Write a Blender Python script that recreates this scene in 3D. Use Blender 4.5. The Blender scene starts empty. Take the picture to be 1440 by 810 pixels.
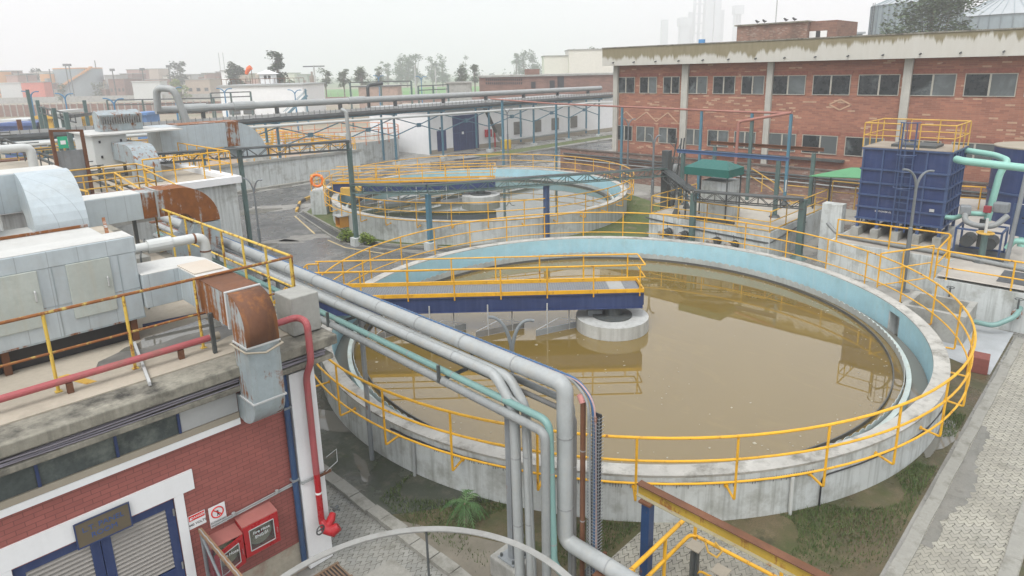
import bpy, math, random
from mathutils import Vector, Matrix
random.seed(7)
S = bpy.context.scene
COL = S.collection
R_ = math.radians
sin, cos, pi = math.sin, math.cos, math.pi

# ------------------------------------------------------------------ camera
YAW, PITCH, ROLL = R_(44.5), R_(14.09), R_(-1.25)
CAM = Vector((0, 0, 9.1)); FPX, CXP, CYP = 920.0, 720.0, 330.0
hd = Vector((cos(YAW), sin(YAW), 0)); r0 = Vector((sin(YAW), -cos(YAW), 0))
FW = cos(PITCH)*hd + Vector((0, 0, -sin(PITCH))); u0 = sin(PITCH)*hd + Vector((0, 0, cos(PITCH)))
RI = cos(ROLL)*r0 + sin(ROLL)*u0; UP = -sin(ROLL)*r0 + cos(ROLL)*u0
cam = bpy.data.objects.new('camera', bpy.data.cameras.new('camera')); COL.objects.link(cam)
m3 = Matrix((RI, UP, -FW)).transposed()
cam.matrix_world = Matrix.Translation(CAM) @ m3.to_4x4()
cam.data.sensor_width = 36; cam.data.lens = FPX/1440*36; cam.data.shift_y = -(405-CYP)/1440
cam.data.clip_start = .05; cam.data.clip_end = 8000
S.camera = cam

# ------------------------------------------------------------------ light
W = bpy.data.worlds.new('World'); S.world = W; W.use_nodes = True
nt = W.node_tree; nt.nodes.clear()
sky = nt.nodes.new('ShaderNodeTexSky'); sky.sky_type = 'NISHITA'; sky.sun_disc = False
SUN_EL, SUN_AZ = R_(58), R_(200)
sky.sun_elevation = SUN_EL; sky.sun_rotation = R_(90) - SUN_AZ
sky.dust_density = 6; sky.air_density = 1.5; sky.ozone_density = 1
hs = nt.nodes.new('ShaderNodeHueSaturation'); hs.inputs['Saturation'].default_value = .12; hs.inputs['Value'].default_value = 1.0
bg = nt.nodes.new('ShaderNodeBackground'); bg.inputs['Strength'].default_value = .15
wo = nt.nodes.new('ShaderNodeOutputWorld')
tint = nt.nodes.new('ShaderNodeMix'); tint.data_type = 'RGBA'; tint.blend_type = 'MULTIPLY'; tint.inputs[0].default_value = 1; tint.inputs[7].default_value = (.97, 1, 1.07, 1)
nt.links.new(sky.outputs[0], hs.inputs['Color']); nt.links.new(hs.outputs[0], tint.inputs[6]); cloud = nt.nodes.new('ShaderNodeMix'); cloud.data_type = 'RGBA'; cloud.inputs[0].default_value = .7; cloud.inputs[7].default_value = (4.8, 4.9, 5.15, 1)   # even cloud deck over the sky
nt.links.new(tint.outputs[2], cloud.inputs[6]); nt.links.new(cloud.outputs[2], bg.inputs[0]); nt.links.new(bg.outputs[0], wo.inputs[0])
sl = bpy.data.lights.new('sun', 'SUN'); sl.energy = 1.4; sl.angle = R_(30); sl.color = (1, .97, .92)
so = bpy.data.objects.new('sun', sl); COL.objects.link(so)
sd = Vector((cos(SUN_EL)*cos(SUN_AZ), cos(SUN_EL)*sin(SUN_AZ), sin(SUN_EL)))
so.rotation_euler = sd.to_track_quat('Z', 'Y').to_euler(); so.location = sd*200
S.view_settings.view_transform = 'Standard'; S.view_settings.look = 'None'
S.view_settings.exposure = 0.7; S.view_settings.gamma = 1; S.view_settings.use_curve_mapping = False
S.render.engine = 'CYCLES'
cy = S.cycles; cy.use_denoising = True; cy.max_bounces = 6; cy.diffuse_bounces = 2; cy.glossy_bounces = 3
cy.transmission_bounces = 2; cy.volume_bounces = 2; cy.transparent_max_bounces = 6; cy.caustics_reflective = False; cy.caustics_refractive = False
cy.volume_max_steps = 64

# ------------------------------------------------------------------ where a photo pixel lies on a real plane
def ray(px, py): return (px-CXP)*RI - (py-CYP)*UP + FPX*FW
def at(px, py, z=0.):
    d = ray(px, py); return CAM + (z-CAM.z)/d.z*d
def atx(px, py, x):
    d = ray(px, py); return CAM + x/d.x*d
def aty(px, py, y):
    d = ray(px, py); return CAM + y/d.y*d
def far(px, py, dist):
    d = ray(px, py); return CAM + dist/d.dot(hd)*d

# ------------------------------------------------------------------ mesh helpers
ORG = {}
class MB:
    def __init__(s): s.v = []; s.f = []
    def add(s, vs, fs):
        n = len(s.v); s.v += [tuple(v) for v in vs]; s.f += [tuple(i+n for i in f) for f in fs]; return s
    def box(s, x0, x1, y0, y1, z0, z1):
        return s.add([(x0,y0,z0),(x1,y0,z0),(x1,y1,z0),(x0,y1,z0),(x0,y0,z1),(x1,y0,z1),(x1,y1,z1),(x0,y1,z1)],
            [(0,3,2,1),(4,5,6,7),(0,1,5,4),(1,2,6,5),(2,3,7,6),(3,0,4,7)])
    def obox(s, c, sx, sy, sz, rz=0):          # c = centre of the base
        a, b = cos(rz), sin(rz); vs = []
        for z in (0, sz):
            for x, y in ((-1,-1),(1,-1),(1,1),(-1,1)):
                X, Y = x*sx/2, y*sy/2; vs.append((c[0]+X*a-Y*b, c[1]+X*b+Y*a, c[2]+z))
        return s.add(vs, [(0,3,2,1),(4,5,6,7),(0,1,5,4),(1,2,6,5),(2,3,7,6),(3,0,4,7)])
    def bar(s, p, q, w, h=None, up=(0,0,1)):   # rectangular bar from p to q
        p, q = Vector(p), Vector(q); h = h or w; d = (q-p).normalized(); u = Vector(up)
        if abs(d.dot(u)) > .95: u = Vector((1,0,0))
        a = d.cross(u).normalized(); b = a.cross(d)
        vs = [t + a*(i*w/2) + b*(j*h/2) for t in (p, q) for i, j in ((-1,-1),(1,-1),(1,1),(-1,1))]
        return s.add(vs, [(0,1,2,3),(7,6,5,4),(0,4,5,1),(1,5,6,2),(2,6,7,3),(3,7,4,0)])
    def ibeam(s, p, q, w, h, t=.02):
        p, q = Vector(p), Vector(q); u = Vector((0,0,1))
        s.bar(p+u*(h/2-t/2), q+u*(h/2-t/2), w, t); s.bar(p-u*(h/2-t/2), q-u*(h/2-t/2), w, t); return s.bar(p, q, t, h-2*t)
    def tube(s, pts, r, n=8, closed=False, cap=True):
        P = [Vector(p) for p in pts]; m = len(P); rings = []; prev = None
        for i in range(m):
            if closed: t = (P[(i+1) % m]-P[i-1]).normalized()
            elif i == 0: t = (P[1]-P[0]).normalized()
            elif i == m-1: t = (P[-1]-P[-2]).normalized()
            else:
                t = ((P[i+1]-P[i]).normalized()+(P[i]-P[i-1]).normalized())
                t = t.normalized() if t.length > 1e-6 else (P[i+1]-P[i]).normalized()
            if prev is None:
                u = Vector((0,0,1)) if abs(t.z) < .9 else Vector((1,0,0)); a = t.cross(u).normalized()
            else:
                a = prev - t*prev.dot(t); a = a.normalized() if a.length > 1e-6 else t.orthogonal().normalized()
            prev = a; b = t.cross(a); k = 1.
            if not closed and 0 < i < m-1:
                c = max(.5, t.dot((P[i]-P[i-1]).normalized())); k = 1/c
                k = 1 + (k-1)*.6
            rr = r[i] if isinstance(r, (list, tuple)) else r
            rings.append([P[i] + (a*cos(2*pi*j/n)+b*sin(2*pi*j/n))*rr*k for j in range(n)])
        vs = [v for g in rings for v in g]; fs = []
        for i in range(m if closed else m-1):
            for j in range(n):
                i2 = (i+1) % m; fs.append((i*n+j, i*n+(j+1) % n, i2*n+(j+1) % n, i2*n+j))
        if cap and not closed: fs += [tuple(range(n-1, -1, -1)), tuple((m-1)*n+j for j in range(n))]
        return s.add(vs, fs)
    def pipe(s, pts, r, n=10, bend=.25, seg=5):  # tube with rounded corners
        P = [Vector(p) for p in pts]; out = [P[0]]
        for i in range(1, len(P)-1):
            a, b = P[i-1]-P[i], P[i+1]-P[i]; k = min(bend, a.length*.45, b.length*.45)
            A, B = P[i]+a.normalized()*k, P[i]+b.normalized()*k
            for j in range(seg+1):
                t = j/seg; out.append(A*(1-t)**2 + P[i]*2*t*(1-t) + B*t*t)
        out.append(P[-1]); return s.tube(out, r, n)
    def lathe(s, prof, c=(0,0,0), n=96, a0=0., a1=2*pi, loop=True):   # closed profile [(r,z)] swept round c
        full = abs(a1-a0-2*pi) < 1e-6; m = len(prof); k = n if full else n+1; vs = []; fs = []
        for i in range(k):
            a = a0+(a1-a0)*i/n; vs += [(c[0]+r*cos(a), c[1]+r*sin(a), c[2]+z) for r, z in prof]
        for i in range(n):
            i2 = (i+1) % k
            for j in range(m if loop else m-1):
                j2 = (j+1) % m; fs.append((i*m+j, i2*m+j, i2*m+j2, i*m+j2))
        if loop and not full: fs += [tuple(range(m)), tuple(n*m+j for j in range(m-1, -1, -1))]
        return s.add(vs, fs)
    def cyl(s, c, r, h, n=20, r2=None):
        r2 = r if r2 is None else r2; vs = []
        for z, q in ((0, r), (h, r2)): vs += [(c[0]+q*cos(2*pi*i/n), c[1]+q*sin(2*pi*i/n), c[2]+z) for i in range(n)]
        return s.add(vs, [(i, (i+1) % n, n+(i+1) % n, n+i) for i in range(n)]+[tuple(range(n-1,-1,-1)), tuple(range(n, 2*n))])
    def prism(s, poly, z0, z1):
        n = len(poly); vs = [(p[0], p[1], z0) for p in poly]+[(p[0], p[1], z1) for p in poly]
        return s.add(vs, [tuple(range(n-1,-1,-1)), tuple(range(n, 2*n))]+[(i, (i+1) % n, n+(i+1) % n, n+i) for i in range(n)])
    def extr(s, poly, d):                       # planar 3D polygon pushed along d
        n = len(poly); d = Vector(d); vs = [Vector(p) for p in poly]+[Vector(p)+d for p in poly]
        return s.add(vs, [tuple(range(n-1,-1,-1)), tuple(range(n, 2*n))]+[(i, (i+1) % n, n+(i+1) % n, n+i) for i in range(n)])
    def sheet(s, poly, z): return s.add([(p[0], p[1], z) for p in poly], [tuple(range(len(poly)))])
    def build(s, name, mat, parent=None, smooth=False, bevel=0):
        V = [Vector(v) for v in s.v]
        if parent is not None: o3 = ORG[parent.name]
        else:
            mn = Vector([min(v[i] for v in V) for i in range(3)]); mx = Vector([max(v[i] for v in V) for i in range(3)])
            o3 = Vector(((mn.x+mx.x)/2, (mn.y+mx.y)/2, mn.z))
        me = bpy.data.meshes.new(name); me.from_pydata([v-o3 for v in V], [], s.f); me.update()
        import bmesh
        bm = bmesh.new(); bm.from_mesh(me); bmesh.ops.recalc_face_normals(bm, faces=bm.faces); bm.to_mesh(me); bm.free()
        if smooth:
            me.shade_smooth()
            try: me.set_sharp_from_angle(angle=R_(40))
            except Exception: pass
        o = bpy.data.objects.new(name, me); COL.objects.link(o); me.materials.append(mat)
        if bevel:
            b = o.modifiers.new('bevel', 'BEVEL'); b.width = bevel; b.segments = 2; b.limit_method = 'ANGLE'
        if parent is not None: o.parent = parent
        else: o.location = o3
        ORG[o.name] = o3; return o

def thing(name, label, cat, loc, group=None):
    o = bpy.data.objects.new(name, None); COL.objects.link(o); o.location = loc; o.empty_display_size = .2
    ORG[o.name] = Vector(loc); return tag(o, label, cat, group)
def tag(o, label, cat, group=None):
    o['label'] = label; o['category'] = cat
    if group: o['group'] = group
    return o
def struct(o, kind='structure'): o['kind'] = kind; return o
def copy_tree(o, loc=None, label=None, rz=None, parent=None):
    c = o.copy(); COL.objects.link(c); ORG[c.name] = ORG[o.name]
    if parent is not None: c.parent = parent
    if loc is not None: c.location = loc
    if rz is not None: c.rotation_euler.z = rz
    if label: c['label'] = label
    for ch in list(o.children): copy_tree(ch, parent=c)
    return c
def text(s, name, mat, parent, p, size, ux=(1,0,0), uz=(0,0,1), align='CENTER', depth=.002):
    cu = bpy.data.curves.new('t', 'FONT'); cu.body = s; cu.size = size; cu.align_x = align; cu.align_y = 'CENTER'; cu.extrude = depth
    to = bpy.data.objects.new('t', cu); COL.objects.link(to); dg = bpy.context.evaluated_depsgraph_get(); dg.update()
    me = bpy.data.meshes.new_from_object(to.evaluated_get(dg)); me.name = name
    bpy.data.objects.remove(to); bpy.data.curves.remove(cu)
    X, Z = Vector(ux).normalized(), Vector(uz).normalized(); N = X.cross(Z)
    M = Matrix((X, Z, N)).transposed().to_4x4(); me.transform(Matrix.Translation(Vector(p)-ORG[parent.name]) @ M)
    me.materials.clear(); me.materials.append(mat)
    o = bpy.data.objects.new(name, me); COL.objects.link(o); o.parent = parent; ORG[o.name] = ORG[parent.name]; return o

# ------------------------------------------------------------------ materials
def newmat(name):
    m = bpy.data.materials.new(name); m.use_nodes = True; n = m.node_tree.nodes; n.clear()
    b = n.new('ShaderNodeBsdfPrincipled'); o = n.new('ShaderNodeOutputMaterial'); m.node_tree.links.new(b.outputs[0], o.inputs[0])
    return m, m.node_tree, b
class G:
    """small node-graph writer"""
    def __init__(s, nt): s.t = nt; s.n = nt.nodes; s.l = nt.links
    def pos(s):
        if not hasattr(s, '_p'): s._p = s.n.new('ShaderNodeNewGeometry')
        return s._p.outputs['Position']
    def normal(s): s.pos(); return s._p.outputs['True Normal']
    def map(s, vec, scale=(1,1,1), rot=(0,0,0), loc=(0,0,0)):
        m = s.n.new('ShaderNodeMapping'); s.l.new(vec, m.inputs[0]); m.inputs['Scale'].default_value = scale
        m.inputs['Rotation'].default_value = rot; m.inputs['Location'].default_value = loc; return m.outputs[0]
    def noise(s, vec, scale=1., detail=6, rough=.6, dist=0.):
        k = s.n.new('ShaderNodeTexNoise'); s.l.new(vec, k.inputs['Vector']); k.inputs['Scale'].default_value = scale
        k.inputs['Detail'].default_value = detail; k.inputs['Roughness'].default_value = rough; k.inputs['Distortion'].default_value = dist; return k.outputs['Fac']
    def ramp(s, fac, a, b, lo=0., hi=1.):
        k = s.n.new('ShaderNodeMapRange'); s.l.new(fac, k.inputs[0]); k.inputs[1].default_value = a; k.inputs[2].default_value = b
        k.inputs[3].default_value = lo; k.inputs[4].default_value = hi; return k.outputs[0]
    def mix(s, fac, a, b):
        k = s.n.new('ShaderNodeMix'); k.data_type = 'RGBA'; k.clamp_factor = True
        for i, v in ((0, fac), (6, a), (7, b)):
            if isinstance(v, bpy.types.NodeSocket): s.l.new(v, k.inputs[i])
            elif i == 0: k.inputs[0].default_value = v
            else: k.inputs[i].default_value = (*v[:3], 1)
        return k.outputs[2]
    def math(s, op, a, b=0.):
        k = s.n.new('ShaderNodeMath'); k.operation = op
        for i, v in ((0, a), (1, b)):
            if isinstance(v, bpy.types.NodeSocket): s.l.new(v, k.inputs[i])
            else: k.inputs[i].default_value = v
        return k.outputs[0]
    def sep(s, v): k = s.n.new('ShaderNodeSeparateXYZ'); s.l.new(v, k.inputs[0]); return k.outputs
    def comb(s, x, y, z=0.):
        k = s.n.new('ShaderNodeCombineXYZ')
        for i, v in enumerate((x, y, z)):
            if isinstance(v, bpy.types.NodeSocket): s.l.new(v, k.inputs[i])
            else: k.inputs[i].default_value = v
        return k.outputs[0]
    def wall_uv(s):                 # along the wall, up the wall
        n = s.sep(s.normal()); p = s.sep(s.pos()); f = s.math('GREATER_THAN', s.math('ABSOLUTE', n[1]), .5)
        u = s.math('ADD', s.math('MULTIPLY', p[0], f), s.math('MULTIPLY', p[1], s.math('SUBTRACT', 1., f))); return s.comb(u, p[2])
    def brick(s, vec, c1, c2, mortar, scale, w, h, ms=.012, off=.5):
        k = s.n.new('ShaderNodeTexBrick'); s.l.new(vec, k.inputs['Vector']); k.offset = off
        k.inputs['Color1'].default_value = (*c1, 1); k.inputs['Color2'].default_value = (*c2, 1); k.inputs['Mortar'].default_value = (*mortar, 1)
        k.inputs['Scale'].default_value = scale; k.inputs['Brick Width'].default_value = w; k.inputs['Row Height'].default_value = h
        k.inputs['Mortar Size'].default_value = ms; k.inputs['Mortar Smooth'].default_value = .2; return k.outputs
    def bump(s, h, strength, b, dist=.02):
        k = s.n.new('ShaderNodeBump'); k.inputs['Strength'].default_value = strength; k.inputs['Distance'].default_value = dist
        s.l.new(h, k.inputs['Height']); s.l.new(k.outputs[0], b.inputs['Normal'])
def dk(c, k): return tuple(min(1, x*k) for x in c)
def paint(name, col, rough=.5, metal=0., var=.12, vs=1.5, streak=0., scol=None, dirt=0., dcol=(.12,.1,.07), dscale=1.3, rust=0., rscale=2.5, bump=.0, bscale=20, spec=.5, seams=0.):
    m, t, b = newmat(name); g = G(t); p = g.pos()
    c = g.mix(g.ramp(g.noise(p, vs), .3, .7), dk(col, 1-var), dk(col, 1+var))
    c = g.mix(g.math('MULTIPLY', g.ramp(g.noise(p, 14, 4), .4, .65), var*1.3), c, dk(col, .6))
    if streak:
        f = g.math('MULTIPLY', g.ramp(g.noise(g.map(p, (7, 7, .35)), 1, 5, .65), .48, .72), streak); c = g.mix(f, c, scol or dk(col, .45))
    if dirt:
        f = g.math('MULTIPLY', g.ramp(g.noise(p, dscale, 9, .68), .5, .68), dirt); c = g.mix(f, c, dcol)
    if seams:
        q = g.sep(p); w = g.math('ADD', q[0], q[1]); k = g.math('PINGPONG', w, seams/2); f = g.math('LESS_THAN', k, .006); c = g.mix(g.math('MULTIPLY', f, .45), c, dk(col, .4))
    if rust:
        rn = g.noise(p, rscale, 9, .7); rs = g.noise(g.map(p, (9, 9, .8)), 1, 5, .6)
        f = g.ramp(g.math('ADD', g.math('MULTIPLY', rn, .6), g.math('MULTIPLY', rs, .4)), .62-.22*rust, .68-.2*rust)
        rc = g.mix(g.noise(p, 7, 6), (.13, .045, .02), (.36, .14, .035)); c = g.mix(f, c, rc)
        t.links.new(g.ramp(f, 0, 1, rough, .85), b.inputs['Roughness'])
    else: t.links.new(g.ramp(g.noise(p, 6, 5), .3, .7, max(.05, rough-.1), min(1, rough+.12)), b.inputs['Roughness'])
    t.links.new(c, b.inputs['Base Color']); b.inputs['Metallic'].default_value = metal; b.inputs['Specular IOR Level'].default_value = spec
    if bump: g.bump(g.noise(p, bscale, 6, .65), bump, b)
    return m
def brickwall(name, c1, c2, mortar, pale=None, pale_t=.9, dirt=.3, w=.23, h=.075, dcol=(.06,.045,.035), rough=.85):
    m, t, b = newmat(name); g = G(t); v = g.wall_uv(); p = g.pos()
    o = g.brick(v, c1, c2, mortar, 1., w, h, .006); c = o[0]
    if pale:
        k = g.brick(v, (0,0,0), (1,1,1), (0,0,0), 1., w, h, .006)[0]; r = g.sep(k)[0]
        cl = g.ramp(g.noise(g.map(p, (.16, .16, .3)), 1, 3), .35, .68, 0, 1.)
        f = g.math('GREATER_THAN', g.math('ADD', r, g.math('MULTIPLY', cl, .13)), pale_t); c = g.mix(g.math('MULTIPLY', f, .7), c, pale)
    c = g.mix(g.math('MULTIPLY', g.ramp(g.noise(p, .7, 8, .65), .45, .7), dirt), c, dcol)
    c = g.mix(g.math('MULTIPLY', g.ramp(g.noise(p, 9, 5), .4, .7), .25), c, dk(c1, .6))
    t.links.new(c, b.inputs['Base Color']); b.inputs['Roughness'].default_value = rough
    g.bump(o[1], -.25, b, .01); return m
def ground(name, cols, scale=.5, fine=.4, wet=0., rough=.9, bump=.3, bscale=12):
    m, t, b = newmat(name); g = G(t); p = g.pos()
    c = g.mix(g.ramp(g.noise(p, scale, 8, .62, .3), .38, .62), cols[0], cols[1])
    if len(cols) > 2: c = g.mix(g.ramp(g.noise(g.map(p, loc=(31, 7, 0)), scale*2.3, 9, .7), .5, .66), c, cols[2])
    if len(cols) > 3: c = g.mix(g.ramp(g.noise(g.map(p, loc=(3, 57, 0)), scale*1.1, 9, .7), .55, .66), c, cols[3])
    c = g.mix(g.math('MULTIPLY', g.ramp(g.noise(p, 40, 4, .7), .4, .7), fine), c, dk(cols[0], .45))
    t.links.new(c, b.inputs['Base Color'])
    if wet:
        f = g.ramp(g.noise(g.map(p, loc=(11, 3, 0)), .35, 6, .6), .5-.1*wet, .62-.1*wet); t.links.new(g.ramp(f, 0, 1, rough, .18), b.inputs['Roughness'])
        c2 = g.mix(g.math('MULTIPLY', f, .45), c, dk(cols[0], .35)); t.links.new(c2, b.inputs['Base Color'])
    else: b.inputs['Roughness'].default_value = rough
    if bump: g.bump(g.noise(p, bscale, 8, .7), bump, b, .03)
    return m
def pavers(name, c1, c2, rot=0.):
    m, t, b = newmat(name); g = G(t); p = g.pos(); q = g.sep(g.map(p, rot=(0, 0, rot)))
    zz = g.math('MULTIPLY', g.math('SUBTRACT', g.math('PINGPONG', q[0], .07), .035), 1.5)
    zx = g.math('MULTIPLY', g.math('SUBTRACT', g.math('PINGPONG', q[1], .07), .035), .4)
    v = g.comb(g.math('ADD', q[0], zx), g.math('ADD', q[1], zz)); o = g.brick(v, c1, c2, (.075, .07, .055), 1., .28, .14, .009)
    c = g.mix(g.math('MULTIPLY', g.ramp(g.noise(p, .8, 8, .65), .42, .66), .55), o[0], (.2, .19, .155))
    c = g.mix(g.math('MULTIPLY', g.ramp(g.noise(g.map(p, loc=(5, 9, 0)), 2.2, 8, .7), .55, .7), .5), c, (.11, .11, .08))
    t.links.new(c, b.inputs['Base Color']); b.inputs['Roughness'].default_value = .75; g.bump(o[1], -.5, b, .015); return m
def leafmat(name, a, b2):
    m, t, b = newmat(name); g = G(t); p = g.pos()
    t.links.new(g.mix(g.ramp(g.noise(p, 3.5, 3), .35, .65), a, b2), b.inputs['Base Color']); b.inputs['Roughness'].default_value = .6
    b.inputs['Specular IOR Level'].default_value = .2; return m
def glassmat(name, col, rough=.15):
    m, t, b = newmat(name); g = G(t); p = g.pos()
    c = g.mix(g.ramp(g.noise(p, .7, 6, .6, .5), .5, .8), col, (.2, .23, .23)); t.links.new(c, b.inputs['Base Color'])
    t.links.new(g.ramp(g.noise(p, 2.5, 5), .3, .7, rough, rough+.3), b.inputs['Roughness']); return m
def watermat(name, col, ior=2.0, bump=.008, scale=2.5):
    m, t, b = newmat(name); g = G(t); p = g.pos()
    c = g.mix(g.ramp(g.noise(p, .12, 4, .5, 1), .3, .7), dk(col, .93), dk(col, 1.07))
    fl = g.noise(g.map(p, loc=(9, 2, 0)), 10, 3, .6); sc = g.noise(g.map(p, (1, .35, 1), (0, 0, .9)), .8, 8, .7, 1.2)
    c = g.mix(g.math('MULTIPLY', g.ramp(fl, .73, .77), .6), c, (.42, .4, .33)); c = g.mix(g.math('MULTIPLY', g.ramp(sc, .55, .75), .22), c, dk(col, 1.9))
    t.links.new(c, b.inputs['Base Color']); b.inputs['Roughness'].default_value = .012; b.inputs['IOR'].default_value = ior
    g.bump(g.noise(p, scale, 3, .5), bump, b, .02); return m

Y_ = paint('yellow_paint', (.78, .42, .02), .42, var=.12, dirt=.35, dcol=(.45, .24, .05), dscale=4, rust=.2, rscale=4)
YO = paint('worn_yellow_paint', (.68, .47, .08), .55, var=.15, rust=.5, rscale=6)
YF = paint('faded_yellow_paint', (.62, .38, .07), .55, var=.12, rust=.3, rscale=5)
RUSTR = paint('rusty_rail', (.5, .38, .1), .7, var=.2, rust=1.05, rscale=9)
ORG_P = paint('orange_paint', (.72, .22, .05), .5)
GALV = paint('galvanized_sheet', (.5, .565, .59), .42, metal=.25, var=.06, vs=3, streak=.4, scol=(.36, .41, .43), dirt=.4, dcol=(.4, .41, .38), bump=.12, bscale=3.5, seams=.42)
GALVD = paint('weathered_sheet', (.36, .42, .44), .45, metal=.3, var=.12, vs=3, streak=.5, scol=(.26, .25, .22), rust=.42, rscale=2)
GALVW = paint('dusty_sheet_top', (.56, .56, .53), .6, var=.1, dirt=.3, dcol=(.42, .41, .36), dscale=2)
PANEL = paint('grey_panel_door', (.45, .49, .45), .5, var=.1, streak=.4, scol=(.42, .38, .28), dirt=.45, dcol=(.3, .33, .3), dscale=3)
RUSTD = paint('rusty_duct', (.42, .48, .5), .55, metal=.2, streak=.3, rust=1.02, rscale=1.6)
RUSTH = paint('half_rusty_duct', (.4, .45, .46), .5, metal=.25, streak=.5, scol=(.3, .27, .22), rust=.8, rscale=1.2)
RUSTT = paint('brown_rust', (.16, .07, .035), .85, var=.25, dirt=.5, dcol=(.09, .04, .025), dscale=2)
PIPEG = paint('grey_insulated_pipe', (.26, .275, .27), .5, var=.1, streak=.3, vs=2, dirt=.25, dcol=(.3, .29, .26), dscale=4)
PIPEL = paint('light_pipe', (.36, .38, .375), .45, var=.09, streak=.3, scol=(.24, .24, .22), dirt=.4, dcol=(.4, .38, .33), dscale=4)
PIPEW = paint('white_pipe', (.58, .6, .58), .4, var=.05, dirt=.2, dcol=(.5, .48, .42), dscale=3)
PIPED = paint('dark_pipe', (.2, .2, .19), .6, var=.15, dirt=.3, dcol=(.1, .07, .05))
TEAL = paint('teal_pipe', (.19, .33, .305), .4, var=.06, dirt=.3, dcol=(.2, .3, .25), dscale=5)
TEALL = paint('pale_teal_pipe', (.27, .53, .45), .38, var=.05, dirt=.15, dcol=(.25, .4, .33), dscale=5)
BLACK = paint('black_rubber', (.03, .03, .032), .5)
CHAR = paint('charcoal_steel', (.075, .085, .085), .55, var=.15, dirt=.3, dcol=(.15, .13, .1), dscale=4)
GREENS = paint('grey_green_steel', (.1, .16, .15), .5, var=.12, streak=.3, dirt=.2, dcol=(.16, .11, .07))
BLUES = paint('blue_steel', (.08, .2, .27), .45, var=.1, streak=.3, scol=(.05, .12, .17), dirt=.2, dcol=(.2, .2, .17))
NAVY = paint('navy_paint', (.024, .045, .135), .4, var=.15, streak=.45, scol=(.07, .1, .2), dirt=.15, dcol=(.1, .11, .17), dscale=2)
NAVYL = paint('navy_rib', (.055, .095, .2), .45, var=.12, streak=.3, dirt=.2, dcol=(.12, .13, .2))
GRIL = paint('grey_steel', (.24, .26, .27), .5, var=.12, streak=.3, rust=.12)
LAMPG = paint('galvanized_pole', (.2, .22, .23), .45, metal=.4, var=.1, rust=.2, rscale=1.2)
WCONC = paint('whitewashed_concrete', (.57, .6, .585), .8, var=.08, vs=.8, streak=.6, scol=(.2, .21, .185), dirt=.6, dcol=(.2, .195, .155), dscale=1.2, bump=.12)
CONC = paint('grey_concrete', (.36, .36, .33), .85, var=.14, vs=1.2, streak=.3, dirt=.55, dcol=(.13, .125, .1), dscale=1.1, bump=.2)
RIMC = paint('weathered_rim', (.46, .45, .41), .85, var=.15, dirt=.85, dcol=(.13, .125, .1), dscale=1.9, bump=.2)
CORN = paint('stained_cornice', (.28, .265, .215), .9, var=.25, vs=2, streak=.5, scol=(.09, .085, .07), dirt=1., dcol=(.042, .04, .034), dscale=1.3, bump=.25)
ROOFS = paint('dusty_roof_screed', (.45, .4, .32), .9, var=.12, vs=.6, dirt=.6, dcol=(.25, .22, .17), dscale=.8, bump=.15)
LBLUE = paint('pale_blue_lining', (.38, .62, .69), .6, var=.08, vs=1.2, streak=.4, scol=(.52, .66, .68), dirt=.35, dcol=(.3, .45, .46), dscale=2)
WHITEW = paint('white_wall_paint', (.82, .83, .83), .75, var=.03, streak=.12, scol=(.6, .6, .58), dirt=.1, dcol=(.55, .54, .5))
CREAM = paint('cream_wall', (.68, .66, .58), .8, var=.05)
LBRICK = brickwall('red_painted_brick', (.36, .115, .095), (.3, .095, .08), (.19, .065, .055), dirt=.35, dcol=(.26, .1, .08), rough=.6)
BBRICK = brickwall('red_brown_brick', (.4, .175, .11), (.26, .11, .075), (.33, .22, .17), pale=(.6, .42, .28), pale_t=1.0, dirt=.18, w=.46, h=.11)
OBRICK = brickwall('old_brick', (.32, .18, .135), (.2, .12, .09), (.26, .22, .19), pale=(.42, .34, .28), pale_t=.95, dirt=.65, w=.24, h=.09)
FBRICK = brickwall('far_brick', (.27, .15, .11), (.2, .11, .085), (.26, .21, .18), dirt=.3, w=.6, h=.2)
BOARD = paint('dark_weathered_board', (.075, .09, .085), .8, var=.35, dirt=.8, dcol=(.19, .21, .185), dscale=2.2)
BEIGE = paint('beige_plaster', (.36, .32, .25), .9, var=.08)
LGREY = paint('light_grey_plaster', (.47, .48, .47), .85, var=.06)
RED = paint('red_gloss_paint', (.4, .01, .015), .3, var=.1)
REDP = paint('red_pipe_paint', (.4, .095, .1), .55, var=.15, dirt=.6, dcol=(.2, .12, .09), dscale=3)
REDW = paint('faded_red_pipe', (.36, .16, .125), .6, var=.12)
BROWNS = paint('brown_sign_face', (.125, .1, .062), .6, var=.1)
SIGNW = paint('white_sign_face', (.8, .8, .8), .5, var=.02)
BLUET = paint('blue_lettering', (.03, .09, .28), .5)
BLACKT = paint('black_lettering', (.02, .02, .02), .5)
REDT = paint('red_sign_ink', (.7, .03, .02), .5)
GRNC = paint('green_canopy_sheet', (.015, .12, .1), .45, var=.1)
GRNL = paint('pale_green_sheet', (.1, .3, .14), .5, var=.08)
GRNS = paint('green_sign', (.03, .4, .22), .5)
ORNG = paint('orange_plastic', (.85, .2, .02), .4)
OCHRE = paint('orange_tank_paint', (.62, .32, .12), .6, var=.06)
GRATE = paint('steel_grating', (.2, .22, .24), .5, var=.3, vs=14)
SLUDGE = paint('algae_floor', (.3, .3, .18), .5, var=.25, vs=3, dirt=.6, dcol=(.12, .14, .04), dscale=3)
MOSSW = paint('mossy_weir_lip', (.5, .57, .54), .6, var=.15, vs=3, dirt=.4, dcol=(.42, .33, .18), dscale=2)
GLASSD = glassmat('dusty_window_glass', (.022, .028, .03)); GLASSH = glassmat('hazy_window_glass', (.1, .115, .115), .25)
WINF = paint('window_frame_paint', (.42, .4, .34), .6, rust=.2)
BARK = paint('bark', (.16, .12, .09), .9, var=.2)
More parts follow.
